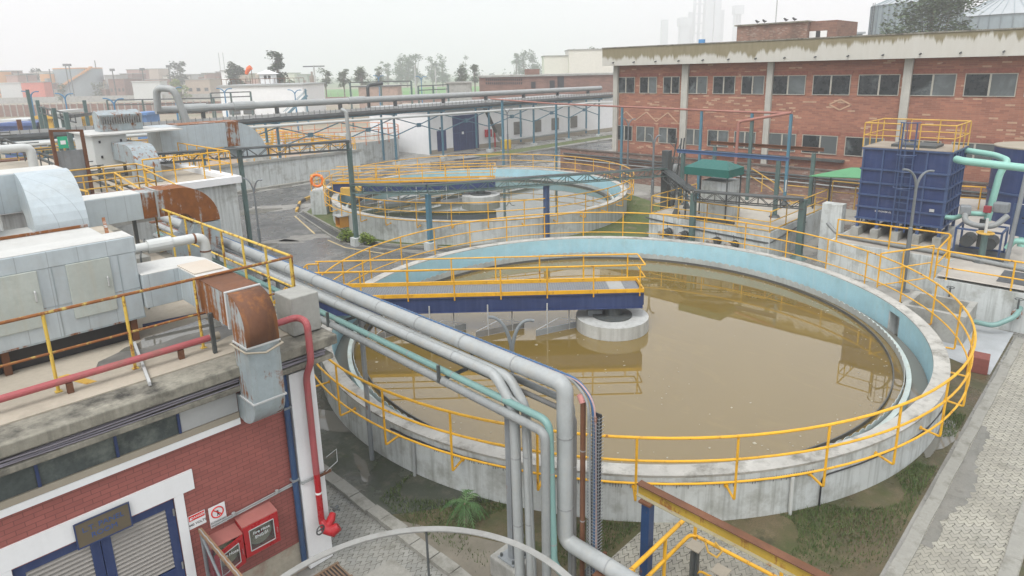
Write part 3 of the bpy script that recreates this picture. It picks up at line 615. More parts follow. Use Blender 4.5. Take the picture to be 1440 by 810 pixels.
# air handler nearest
def air_handler():
    t = thing('air_handler', 'large pale galvanized air handler with two grey access panels at the roof edge', 'air handler', (1.2, 13.6, ZR))
    b = MB(); b.box(-2.5, 3.23, 12.32, 16.2, 5.0, 6.2); b.build('casing', GALV, t, bevel=.012)
    MB().box(-2.4, 3.1, 12.55, 16.0, ZR+.001, 4.999).build('shade_block', BLACK, t)  # added black block: the shade under the raised casing, put in as colour
    MB().box(-2.52, 3.25, 12.31, 12.92, 6.2, 6.47).build('top_section', GALV, t, bevel=.012); MB().box(-2.5, 3.23, 12.34, 12.9, 6.472, 6.48).build('top_cover', GALVW, t)
    MB().box(-2.48, 3.2, 12.93, 16.18, 6.202, 6.215).build('platform_sheet', GALVW, t)
    for x0, x1 in ((2.19, 2.82), (1.05, 1.8), (-.3, .5)):
        d = MB().box(x0, x1, 12.285, 12.318, 5.27, 6.2).build('access_panel', PANEL, t, bevel=.01)
        MB().tube([(x1-.08, 12.28, 5.7), (x1-.08, 12.25, 5.72), (x1-.08, 12.25, 5.86), (x1-.08, 12.28, 5.88)], .012, 6).build('handle', LGREY, d)
    s_ = MB()
    for x in (.75, 2.0, 2.95): s_.box(x-.006, x+.006, 12.312, 12.319, 5.01, 6.46)
    s_.box(-2.5, 3.23, 12.313, 12.319, 5.55, 5.562); s_.box(-2.5, 3.23, 12.313, 12.319, 5.0, 5.03); s_.build('seam', GALVD, t)
    for x, y in ((3.05, 12.45), (1.2, 12.45), (-.8, 12.45)): MB().box(x-.05, x+.05, y-.05, y+.05, ZR+.005, 4.998).build('leg', RUSTT, t)
    b = MB(); b.bar((1.0, 14.0, 6.26), (3.1, 13.2, 6.26), .05); b.bar((3.1, 13.3, 6.25), (3.6, 15.6, 6.25), .06, .06); b.bar((.8, 15.2, 6.25), (3.2, 15.15, 6.25), .05); b.build('loose_angle', RUSTD, t)
    return t
air_handler()
def bend_yz(b, x0, x1, yo, zt, ro, th, down, back=0.):
    """duct whose run comes along -y at height zt (top), turns down with outer radius ro; th = duct thickness"""
    n = 10; out = []; inn = []
    for i in range(n+1):
        a = pi/2*i/n; out.append((yo+ro-ro*sin(a), zt-ro+ro*cos(a))); inn.append((yo+ro-(ro-th)*sin(a), zt-ro+(ro-th)*cos(a)))
    o = [(yo+ro+back, zt)]+out+[(yo, zt-ro-down)]; i_ = [(yo+ro+back, zt-th)]+inn+[(yo+th, zt-ro-down)]
    poly = o+i_[::-1]
    return b.extr([(x0, y, z) for y, z in poly], (x1-x0, 0, 0))
def bend_xz(b, y0, y1, xo, zt, ro, th, down, back=0.):
    n = 10; out = []; inn = []
    for i in range(n+1):
        a = pi/2*i/n; out.append((xo-ro+ro*sin(a), zt-ro+ro*cos(a))); inn.append((xo-ro+(ro-th)*sin(a), zt-ro+(ro-th)*cos(a)))
    o = [(xo-ro-back, zt)]+out+[(xo, zt-ro-down)]; i_ = [(xo-ro-back, zt-th)]+inn+[(xo-th, zt-ro-down)]
    return b.extr([(x, y0, z) for x, z in o+i_[::-1]], (0, y1-y0, 0))
t = thing('header_duct', 'big pale header duct with two rounded elbows standing on the air handler', 'duct', (1.6, 16.5, 6.2))
MB().box(-3, 3.25, 16.4, 17.4, 6.5, 7.28).build('header', GALV, t, bevel=.01)
for x0, x1 in ((2.36, 3.27), (.75, 1.66)):
    b = MB(); bend_yz(b, x0, x1, 15.3, 7.3, 1.1, .75, 0., .02); b.build('elbow', GALV, t)
MB().box(-3, 3.24, 16.42, 17.38, 7.281, 7.29).build('header_top', GALVW, t)
# side branch duct turning toward the facade, rusty elbow going down the wall
t = thing('facade_duct', 'rusty duct elbow dropping down the front wall from the air handler', 'duct', (3.9, 10.6, 3.8))
poly = [(3.24, 12.2), (3.84, 12.2), (3.84, 11.36), (4.42, 11.36), (4.42, 12.5), (4.3, 12.85), (4.0, 13.05), (3.24, 13.1)]
MB().prism(poly, 5.18, 5.78).build('branch', GALV, t, bevel=.008); MB().prism(poly, 5.782, 5.79).build('branch_top', GALVW, t)
tag(MB().box(3.86, 4.36, 11.5, 12.3, 5.793, 5.815).build('loose_board', paint('loose_board', (.55, .49, .41), .8, var=.05, dirt=.2, dcol=(.45, .3, .18))), 'pale worn board lying on top of the branch duct', 'board')
MB().box(3.82, 4.37, 10.16, 11.358, 5.2, 5.78).build('rusty_section', RUSTH, t)
MB().box(3.81, 4.38, 10.17, 11.35, 5.782, 5.79).build('rusty_top', RUSTT, t)
MB().box(3.8, 4.39, 10.1, 10.16, 5.18, 5.8).build('white_joint', LGREY, t)
b = MB(); bend_yz(b, 3.83, 4.36, 9.6, 5.77, .5, .49, .3, 0); b.build('elbow', RUSTH, t)
n = 12; b = MB(); pr = [(9.6+.5-.506*sin(pi/2*i/n), 5.77-.5+.506*cos(pi/2*i/n)) for i in range(n+1)]+[(9.594, 5.0)]
b.add([(x, y, z) for y, z in pr for x in (3.825, 4.365)], [(2*i, 2*i+1, 2*i+3, 2*i+2) for i in range(n+1)]); o = b.build('rusty_back', paint('brown_rust_streaked', (.15, .066, .034), .8, var=.25, streak=.75, scol=(.34, .13, .03)), t, smooth=True)
sm = o.modifiers.new('thick', 'SOLIDIFY'); sm.thickness = .006; sm.offset = 1
MB().box(3.83, 4.36, 9.6, 10.09, 4.03, 4.97).build('drop', GALVD, t, bevel=.006)
b = MB()
for z in (4.98, 4.02): b.box(3.81, 4.38, 9.58, 10.095, z-.014, z+.014)
b.build('flange', LGREY, t)
b = MB(); n = 12; pl = [(9.6, 4.005), (10.09, 4.005), (10.29, 3.98), (10.29, 3.56), (10.1, 3.53)]+[(10.1-.5*sin(pi/2*i/n), 4.0-.47*cos(pi/2*i/n)) for i in range(1, n)]
b.extr([(3.84, y, z) for y, z in pl], (.51, 0, 0)); b.build('lower_elbow', GALVD, t)
MB().tube([(3.79, 9.57, 4.93), (4.1, 9.55, 4.85), (4.4, 9.57, 4.92), (4.4, 10.11, 4.95), (3.79, 10.11, 4.93), (3.79, 9.57, 4.93)], .018, 6).build('rope', BEIGE, t)
MB().box(3.74, 3.8, 10.75, 10.81, ZR+.003, 5.3).build('leg', CHAR, t)
# concrete stub block behind the elbow
MB().box(5.0, 5.55, 10.4, 11.0, 4.585, 5.3).build('concrete_block', CONC, None, bevel=.02); tag(bpy.data.objects['concrete_block'], 'square concrete block standing on the roof corner by the red pipe', 'concrete block')
# pipe with sleeve from the air handler, dropping to the bundle
t = thing('roof_pipe', 'white pipe with a sleeve joint leaving the air handler and bending down', 'pipe', (4.3, 14.3, 5.2))
MB().pipe([(3.23, 14.4, 5.75), (5.1, 14.3, 5.78), (5.1, 14.3, 4.6)], .105, 14, bend=.2).build('pipe', PIPEW, t, smooth=True)
MB().tube([(4.0, 14.36, 5.765), (4.45, 14.33, 5.77)], .145, 14).build('sleeve', PIPEW, t); b = MB(); b.tube([(4.88, 14.31, 5.77), (4.92, 14.31, 5.77)], .115, 14); b.cyl((5.1, 14.3, 5.45), .115, .03); b.build('rusty_strap', RUSTT, t)
t = thing('bent_rod', 'thin dark bent rod standing on the roof beside the white pipe', 'rod', (3.9, 14.8, ZR)); MB().pipe([(3.75, 14.0, ZR), (3.75, 14.0, 5.7), (4.2, 15.2, 5.75)], .018, 6, bend=.1).build('rod', CHAR, t)
for i, (x, y, sx, sy, h) in enumerate(((4.5, 17.3, .55, .45, .3), (4.9, 15.6, .6, .5, .25))):
    tag(MB().obox((x, y, ZR+.004), sx, sy, h, .1).build('plinth_block', CONC), ('small concrete plinth on the roof under the rear duct', 'low concrete plinth on the roof beside the white pipe')[i], 'plinth')
t = thing('drain_pipe', 'dark drain pipe lying on the wet roof by the air handler', 'pipe', (3.6, 12.6, 4.7)); MB().tube([(3.25, 12.7, 4.72), (4.4, 12.5, 4.72)], .03, 8).build('pipe', NAVY, t)
# rear duct with the very rusty elbow over the side wall
t = thing('rear_duct', 'long galvanized duct ending in a heavily rusted elbow over the side wall', 'duct', (4.6, 18.0, 5.2))
MB().box(3.2, 5.05, 18.0, 18.85, 5.65, 6.3).build('run', GALV, t, bevel=.008); MB().box(3.2, 5.05, 18.02, 18.83, 6.302, 6.31).build('run_top', GALVW, t)
MB().box(5.051, 5.38, 18.0, 18.85, 5.65, 6.3).build('patched_section', RUSTH, t)
b = MB(); bend_xz(b, 17.97, 18.88, 6.9, 6.32, .95, .68, .05, .55); b.build('elbow', RUSTD, t)
b = MB(); b.box(5.37, 5.41, 17.95, 18.9, 5.62, 6.345); b.build('joint', PIPEL, t)
b = MB(); n = 10; pl = [(6.22, 5.3), (6.9, 5.3)]+[(6.1+.8*cos(pi/2*i/n), 4.98-.6*sin(pi/2*i/n)) for i in range(n+1)]+[(5.62, 4.38), (5.62, 4.95), (6.07, 5.0)]
b.extr([(x, 17.97, z) for x, z in pl], (0, .91, 0)); b.build('lower_elbow', GALVD, t)
for x in (3.5, 4.9): MB().box(x-.04, x+.04, 18.3, 18.38, ZR+.002, 5.648).build('leg', CHAR, t)
# steps and rusty door frame at the back of the front roof
t = thing('roof_stairs', 'rusty steel steps with faded yellow handrails behind the header duct', 'stairs', (5.6, 26, 4.4))
MB().box(4.4, 8.0, 26.0, 28.2, 4.75, 4.95).build('landing', RUSTT, t); MB().box(4.4, 8.0, 26.02, 28.2, 4.0, 4.748).build('landing_base', CONC, t)
def hrail(parent, p, q, mat, h=.95, n=2, mid=True):
    b = MB(); P, Q = Vector(p), Vector(q); u = Vector((0, 0, h)); b.tube([P+u, Q+u], .03, 8)
    if mid: b.tube([P+u*.5, Q+u*.5], .024, 8)
    b.build('handrail', mat, parent)
    for i in range(n+1): c = P.lerp(Q, i/n); MB().tube([c, c+u], .027, 8).build('post', mat, parent)
hrail(t, (4.5, 26.1, 4.95), (7.9, 26.1, 4.95), YF, n=3); hrail(t, (4.5, 28.1, 4.95), (7.9, 28.1, 4.95), YF, n=3); hrail(t, (7.9, 26.1, 4.95), (7.9, 28.1, 4.95), YF, n=1)
hrail(t, (7.6, 26.1, 4.95), (8.6, 23.6, 4.0), YF, n=2); hrail(t, (6.6, 26.1, 4.95), (7.3, 23.6, 4.0), YF, n=2); hrail(t, (4.5, 26.1, 4.95), (4.3, 23.2, 4.6), YF, n=2)
for i in range(5): MB().box(6.7+.12*i, 7.6+.16*i, 25.7-.42*i, 26.0-.42*i, 4.72-.17*i, 4.75-.17*i).build('tread', RUSTT, t)
t = thing('door_frame', 'rusty freestanding door frame with green exit sign over the roof steps', 'door frame', (5.9, 28.4, 4.6))
b = MB(); b.bar((5.4, 28.4, 4.6), (5.4, 28.4, 7.35), .11); b.bar((6.35, 28.4, 4.6), (6.35, 28.4, 7.3), .11); b.bar((5.35, 28.4, 7.35), (6.4, 28.4, 7.28), .08); b.build('frame', RUSTT, t)
MB().box(5.55, 5.85, 28.33, 28.37, 6.7, 7.12).build('exit_sign', GRNS, t); MB().box(5.62, 5.78, 28.32, 28.329, 6.84, 6.98).build('exit_symbol', SIGNW, t); MB().box(5.46, 6.29, 28.42, 28.47, 4.62, 6.6).build('door_leaf', GRIL, t)
t = thing('sloping_handrail', 'old yellow brown handrail with many balusters at the far left roof', 'railing', (3.9, 25, 4.6))
P, Q = Vector((3.55, 24.6, 6.35)), Vector((5.1, 23.3, 5.75)); MB().tube([P, Q], .032, 8).build('handrail', YF, t)
for i in range(9): c = P.lerp(Q, i/8); MB().tube([c, c-Vector((0, 0, .75))], .024, 6).build('baluster', YF, t)
t = thing('white_roof_pipe', 'white insulated pipe with a drop elbow at the left edge of the roofs', 'pipe', (4.6, 32.6, 5)); MB().pipe([(2.5, 32.6, 6.5), (5.4, 32.6, 6.5), (5.4, 32.6, 5.0)], .17, 14, bend=.25).build('pipe', PIPEW, t, smooth=True)
b = MB()
for i in range(3): b.tube([(1.5, 30.5+.4*i, 5.9), (5.2, 26.6+.4*i, 5.05)], .13, 10)
o = b.build('grey_pipes', PIPEL); tag(o, 'three pale lagged pipes running down beside the sloping handrail', 'pipes')
# cable ladder with brackets at left
t = thing('cable_ladder', 'dark cable ladder with many bracket arms sloping past the roof steps', 'cable tray', (5.5, 40, 5))
A, B = Vector((5.2, 53, 6.6)), Vector((7.2, 29.5, 5.0)); b = MB(); d = (B-A)
for k in range(6): b.tube([A+Vector((.16*k, 0, -.12*(k % 3))), B+Vector((.16*k, 0, -.12*(k % 3)))], .05, 6)
b.build('cables', CHAR, t)
for i in range(20):
    c = A+d*(i+.5)/20; b = MB(); b.bar(c+Vector((-.1, 0, -.4)), c+Vector((-.1, 0, .32)), .05); b.bar(c+Vector((-.1, 0, .3)), c+Vector((.9, 0, .3)), .045); b.build('bracket', CHAR, t)

# ================================================================== PIPE BUNDLE
def pipe_thing(label, mat, pts, r, bend=.2, clamps=()):
    t = thing('insulated_pipe' if r > .07 else 'pipe', label, 'pipe', Vector(pts[len(pts)//2]), 'pipes of the elevated bundle by the near tank')
    MB().pipe(pts, r, 14, bend=bend, seg=6).build('pipe', mat, t, smooth=True)
    b = MB(); any_ = False; P = [Vector(p) for p in pts]
    for a, c in zip(P[:-1], P[1:]):
        L = (c-a).length; d = (c-a).normalized(); k = .9
        while k < L-.4: q = a+d*k; b.tube([q-d*.012, q+d*.012], r*1.035, 14); k += 1.3; any_ = True
    if any_: b.build('seam_band', paint('seam_band_'+str(len(bpy.data.materials)), (.27, .28, .275), .5), t)
    return t
Y1 = 23.6
pipe_thing('thickest pale grey pipe of the bundle, dropping and then running to the near right', PIPEL, [(7.24, Y1, 4.52), (7.24, 6.02, 4.3), (7.24, 6.02, 1.45), (7.24, -1, 1.4)], .135, .17)
pipe_thing('left one of two pale grey pipes bending down side by side', PIPEL, [(7.0, Y1, 4.3), (7.0, 7.35, 4.13), (7.0, 6.92, 3.65), (7.0, 6.86, .1)], .09, .16)
pipe_thing('right one of two pale grey pipes bending down side by side', PIPEL, [(7.12, Y1, 4.26), (7.12, 7.15, 4.12), (7.12, 6.76, 3.68), (7.12, 6.7, .1)], .08, .16)
pipe_thing('pale teal pipe of the bundle dropping beside the thickest grey pipe', TEAL, [(6.95, Y1, 4.03), (6.95, 6.1, 3.75), (6.95, 6.02, 1.1), (7.2, 5.4, .75), (7.2, 2, .7)], .062, .2)
pipe_thing('lowest dark grey pipe of the bundle bending down in front of the tank', PIPEG, [(6.85, Y1, 3.98), (6.85, 6.1, 3.6), (6.85, 6.1, .1)], .075, .16)
pipe_thing('slim grey pipe dropping behind the thickest pipe', PIPEG, [(7.5, Y1, 4.12), (7.5, 6.1, 3.85), (7.5, 6.1, .1)], .06, .16)
pipe_thing('slim dark pipe behind the teal pipe in the bundle', PIPED, [(7.38, Y1, 3.95), (7.38, 6.25, 3.75), (7.38, 5.95, 3.72), (7.38, 5.95, .1)], .045, .12)
pipe_thing('thin grey rod between the pale pipes and the dark drop', PIPEG, [(7.0, 7.3, 3.95), (7.0, 6.62, 3.72), (7.02, 6.5, .1)], .028, .1)
pipe_thing('thin red line running beneath the thickest pipe', REDW, [(7.1, Y1, 4.36), (7.1, 8, 4.14)], .014, .1)
o = MB(); o.tube([(7.24, 8.62, 4.3), (7.24, 8.5, 4.28)], .06, 10); 
t = thing('cable_tray', 'vertical mesh cable tray with blue and white cables beside the pipes', 'cable tray', (7.35, 5.6, .6))
path = [(7.48, Y1, 4.5), (7.48, 6.0, 4.3), (7.42, 5.66, 4.1), (7.4, 5.6, 3.7), (7.4, 5.56, .6)]
for dx, dy, mt, r_ in ((.02, -.03, 'BLUE', .03), (.05, .02, 'W', .016), (-.03, .03, 'W2', .02), (.0, -.07, 'PINK', .014)):
    mm = {'BLUE': paint('blue_cable', (.04, .12, .26), .5), 'W': GRIL, 'W2': PIPEG, 'PINK': paint('pink_cable', (.5, .33, .31), .5)}[mt]
    MB().pipe([(x+dx, y+dy, z) for x, y, z in path], r_, 8, bend=.3).build('cable', mm, t, smooth=True)
b = MB(); k = .62
while k < 3.9: b.bar((7.36, 5.44, k), (7.36, 5.66, k), .007); b.bar((7.36, 5.44, k), (7.48, 5.44, k), .007); b.bar((7.36, 5.66, k), (7.48, 5.66, k), .007); k += .06
for dy in (5.44, 5.49, 5.54, 5.6, 5.66): b.bar((7.36, dy, .6), (7.36, dy, 3.9), .007)
k = 6.2
while k < 14: b.bar((7.42, k, 4.33+.0115*(k-6)), (7.53, k, 4.33+.0115*(k-6)), .006); k += .12
b.build('cage', GRIL, t); MB().box(7.44, 7.46, 5.46, 5.64, .6, 3.9).build('back_strip', BLACK, t)
pipe_thing('brown steel riser with pink cap beside the cable tray', RUSTT, [(7.42, 5.8, 4.05), (7.42, 5.8, .1)], .045, .1)
MB().tube([(7.42, 5.86, 4.12), (7.42, 5.8, 4.0)], .06, 10).build('pink_cap', paint('pink_wrap', (.55, .25, .23), .6), bpy.data.objects['pipe'] if False else [o for o in bpy.data.objects if o.get('label', '').startswith('brown steel riser')][0])
t = thing('pipe_support', 'grey steel post on a concrete foot carrying the pipe bundle', 'support', (7.25, 7.25, 0))
MB().box(6.95, 7.55, 6.95, 7.6, 0, .42).build('foot', CONC, t, bevel=.03); b = MB(); b.box(7.14, 7.28, 7.18, 7.3, .42, 4.0); b.build('post', GRIL, t)
MB().box(7.02, 7.42, 7.05, 7.45, .421, .45).build('base_plate', GRIL, t); b = MB()
for dx, dy in ((-.15, -.15), (.15, -.15), (-.15, .15), (.15, .15)): b.cyl((7.22+dx, 7.25+dy, .45), .025, .06, 6)
b.build('bolt', CHAR, t)
for i, yy in enumerate((8.6, 12.4, 16.4, 20.4)):
    t = thing('pipe_bracket', ('dark bracket clamped under the bundle above the tank wall', 'dark crossbar under the bundle beside the roof corner', 'dark crossbar under the bundle by the rear duct', 'farthest dark crossbar under the bundle')[i], 'bracket', (7.1, yy, 3.4))
    z = 3.86+.0165*(yy-8.6); b = MB(); b.bar((6.75, yy, z-.19), (7.6, yy, z-.19), .06, .05); b.bar((6.78, yy, z-.2), (6.78, yy, z+.12), .05); b.bar((7.6, yy, z-.2), (7.6, yy, z+.4), .05); b.build('frame', CHAR, t)
    if i: MB().tube([(7.6, yy, 0), (7.6, yy, z-.2)], .06, 10).build('post', GRIL, t)
struct(MB().box(7.06, 7.4, 5.2, 5.32, 0, 1.3).build('pipe_prop', RUSTT)); del bpy.data.objects['pipe_prop']['kind']; tag(bpy.data.objects['pipe_prop'], 'short rusty prop under the near end of the thickest pipe', 'support')
# double-armed lamp posts
def lamp(label, x, y, h, arm, mat, spread_dir, r=.06, base=True, group='double armed lamp posts', cat='lamp post'):
    t = thing('lamp_post', label, cat, (x, y, 0), group); zt = h-.75
    MB().tube([(x, y, 0), (x, y, zt*.62), (x, y, zt*.63), (x, y, zt)], [r, r, r*.72, r*.62], 10).build('pole', mat, t)
    if base: MB().cyl((x, y, 0), r*3, .03).build('base_plate', mat, t)
    dx, dy = spread_dir
    for s_ in (-1, 1):
        pts = []
        for i in range(9):
            a = i/8; pts.append((x+dx*s_*arm*a**1.5, y+dy*s_*arm*a**1.5, zt+.75*(1-(1-a)**2.2)-(0.1*a*a if s_ > 0 else 0)))
        MB().tube(pts, [r*.62]*4+[r*.52]*5, 8).build('arm', mat, t, smooth=True)
    return t
PERP = (.714, -.70)
LP = paint('grey_pole_paint', (.2, .22, .225), .5, var=.1, streak=.3)
lamp('grey double armed lamp post behind the pipe bundle before the bridge', 8.02, 7.95, 4.72, .42, LP, PERP, .055)
lamp('grey double armed lamp post in front of the blue tank', 29.3, 6.4, 5.02, .62, LAMPG, PERP, .085)
lamp('thin rusty double armed lamp post on the asphalt at left', 12.42, 28.14, 4.75, .42, LAMPG, PERP, .06)
# ================================================================== CLARIFIER TANKS
def tank(c, R, zr, label, rail_label, rail_group, water, wname, opening, lining):
    t = thing('clarifier_tank', label, 'clarifier tank', (c[0], c[1], 0))
    ri = R-.37; gap = opening
    b = MB()
    if gap is None: b.lathe([(R, 0), (R, zr), (ri, zr), (ri, 0)], (c[0], c[1], 0), 160)
    else:
        a = gap; w = R_(2.1)
        b.lathe([(R, 0), (R, zr), (ri, zr), (ri, 0)], (c[0], c[1], 0), 160, a+w, a-w+2*pi)
        b.lathe([(R, zr-.24), (R, zr), (ri, zr), (ri, zr-.24)], (c[0], c[1], 0), 4, a-w, a+w); b.lathe([(R, 0), (R, zr-.242), (R-.06, zr-.242), (R-.06, 0)], (c[0], c[1], 0), 4, a-w, a+w)
    b.build('wall', WCONC, t, smooth=True)
    b = MB(); b.lathe([(R+.004, zr-.05), (R+.012, zr+.006), (ri-.006, zr+.006), (ri+.03, zr+.002)], (c[0], c[1], 0), 160, loop=False); b.build('rim', RIMC, t)
    a0, a1 = (0, 2*pi) if gap is None else (gap+R_(2.15), gap-R_(2.15)+2*pi)
    b = MB(); b.lathe([(ri-.002, .1), (ri-.008, zr-.03)], (c[0], c[1], 0), 160, a0, a1, loop=False)
    if gap is not None: b.lathe([(ri-.004, zr-.24), (ri-.008, zr-.03)], (c[0], c[1], 0), 4, gap-R_(2.15), gap+R_(2.15), loop=False)
    b.build('lining', lining, t, smooth=True)
    rw = R-.82; zw = zr-.66
    b = MB(); b.lathe([(ri-.01, zw-.3), (rw, zw-.3)], (c[0], c[1], 0), 160, loop=False); b.build('launder_floor', SLUDGE, t)
    b = MB(); b.lathe([(rw, 0), (rw, zw), (rw-.13, zw), (rw-.13, 0)], (c[0], c[1], 0), 160); b.build('weir_wall', MOSSW, t, smooth=True)
    b = MB(); n = 960; vs = []; fs = []; per = 2*pi*rw/.31
    for i in range(n):
        a = 2*pi*i/n; ph = (a/(2*pi)*round(per)) % 1; h = .03+.1*math.sqrt(max(0, 1-(2*ph-1)**2))
        q = rw-.17; vs += [(c[0]+q*cos(a), c[1]+q*sin(a), zw-.12), (c[0]+q*cos(a), c[1]+q*sin(a), zw+h)]
        fs.append((2*i, 2*((i+1) % n), 2*((i+1) % n)+1, 2*i+1))
    b.add(vs, fs); o = b.build('weir_plate', paint('weir_plate_'+wname, (.45, .48, .46), .5, var=.15, streak=.3), t); sm = o.modifiers.new('t', 'SOLIDIFY'); sm.thickness = .012
    rb = rw-.42; b = MB(); b.lathe([(rb, zw-.4), (rb, zw-.03), (rb-.03, zw-.03), (rb-.03, zw-.4)], (c[0], c[1], 0), 160); b.build('scum_baffle', paint('scum_baffle_'+wname, (.09, .092, .085), .55, var=.2), t, smooth=True)
    # inner shaded wall under the weir
    zwat = zw-.13
    b = MB(); n = 160; b.add([(c[0], c[1], zwat)]+[(c[0]+(rw-.14)*cos(2*pi*i/n), c[1]+(rw-.14)*sin(2*pi*i/n), zwat) for i in range(n)], [(0, 1+i, 1+(i+1) % n) for i in range(n)]); struct(b.build(wname, water))
    b = MB(); n = 160; ro = ri-.012; q = rw+.002; b.lathe([(q, zw-.24), (ro, zw-.24)], (c[0], c[1], 0), 160, loop=False); struct(b.build('launder_water', PUD))
    # railing
    rr_ = R+.42; t2 = thing('tank_railing', rail_label, 'railing', (c[0], c[1], zr), rail_group)
    N = 120
    for h, r_ in ((1.1, .03), (.6, .026), (.1, .024)):
        b = MB(); b.tube([(c[0]+rr_*cos(2*pi*i/N), c[1]+rr_*sin(2*pi*i/N), zr+h) for i in range(N)], r_, 8, closed=True); b.build('rail', Y_, t2, smooth=True)
    np_ = 33
    for i in range(np_):
        a = R_(-141.7)+2*pi*i/np_; ca, sa = cos(a), sin(a); f = lambda r, z: (c[0]+r*ca, c[1]+r*sa, zr+z)
        b = MB(); b.pipe([f(rr_, 1.08), f(rr_, -.3), f(R+.005, -.26)], .027, 8, bend=.05, seg=3); b.tube([f(R+.002, -.26), f(R+.03, -.26)], .05, 8); b.build('post', Y_, t2, smooth=True)
    return t
WAT1 = watermat('brown_water', (.18, .125, .034)); WAT2 = watermat('dark_green_water', (.06, .066, .04))
p = at(1255, 448, .7); OPEN1 = math.atan2(p.y-T1[1], p.x-T1[0])
p = at(850, 277, .8); OPEN2 = math.atan2(p.y-T2[1], p.x-T2[0])
tank(T1, R1, Z1, 'round open clarifier of brown water with pale blue lining, nearest', 'yellow ring railing around the brown water tank', 'yellow ring railings of the tanks', WAT1, 'brown_water', OPEN1, LBLUE)
tank(T2, R2, Z2, 'round open clarifier of dark water behind the brown one', 'yellow ring railing around the dark water tank behind', 'yellow ring railings of the tanks', WAT2, 'dark_water', OPEN2, LBLUE)
# cable and outlet pipes on the near tank's outer wall
t = thing('wall_cable', 'black cable with drips strung along the outside of the near tank', 'cable', (T1[0]-7, T1[1]-7, .8))
b = MB(); pts = []
for i in range(40):
    a = R_(-176+i*1.45); pts.append((T1[0]+(R1+.03)*cos(a), T1[1]+(R1+.03)*sin(a), .93-.13*(i > 30)*(i-30)/10*.5+.01*sin(i*2.)))
b.tube(pts, .022, 6); b.build('cable', BLACK, t)
b = MB(); rr = random.Random(4)
for i in range(150):
    a = R_(-170+i*.34); z = .93; h = rr.uniform(.04, .13); b.box(T1[0]+(R1+.012)*cos(a)-.004, T1[0]+(R1+.012)*cos(a)+.004, T1[1]+(R1+.012)*sin(a)-.004, T1[1]+(R1+.012)*sin(a)+.004, z-h, z)
b.build('ties', CHAR, t)
for i, (a, lab, mt) in enumerate(((-122.4, 'white downpipe on the outside of the near tank wall, front', PIPEW), (-171.5, 'grey short pipe leaning on the near tank wall at left', PIPEL))):
    a = R_(a); f = lambda r, z: (T1[0]+r*cos(a), T1[1]+r*sin(a), z); t = thing('wall_pipe', lab, 'pipe', f(R1+.06, 0)); MB().tube([f(R1+.05, .86), f(R1+.07, .0)], .04, 8).build('pipe', mt, t)
t = thing('wall_cable', 'thin black cable drooping along the right side of the near tank', 'cable', (T1[0], T1[1]-9.8, .5)); pts = [(T1[0]+(R1+.025)*cos(R_(a)), T1[1]+(R1+.025)*sin(R_(a)), z) for a, z in [(-118, .0), (-118, .72), (-112, .74), (-104, .72), (-96, .66), (-88, .6), (-82, .55)]]; MB().pipe(pts, .018, 6, bend=.2).build('cable', BLACK, t)

# scum floating on the water
q_ = random.Random(15); b = MB()
for i in range(420):
    if i < 260: a = q_.uniform(0, 6.28); r = 8.5-abs(q_.gauss(0, .35))
    else: a = q_.uniform(1.2, 4.4); r = 8.4*math.sqrt(q_.random())
    if r < 1.5: continue
    X, Y = T1[0]+r*cos(a), T1[1]+r*sin(a); s_ = q_.uniform(.008, .03)*(2.2 if q_.random() < .08 else 1); n_ = 6; th = q_.uniform(0, 3)
    b.add([(X+s_*q_.uniform(.5, 1.6)*cos(th+2*pi*k/n_), Y+s_*q_.uniform(.5, 1.3)*sin(th+2*pi*k/n_), Z1-.785) for k in range(n_)], [tuple(range(n_))])
o = struct(b.build('floating_scum', paint('scum', (.36, .33, .25), .8, var=.3, vs=8)), 'stuff'); o['label'] = 'small flecks of scum floating on the brown water'; o['category'] = 'scum'
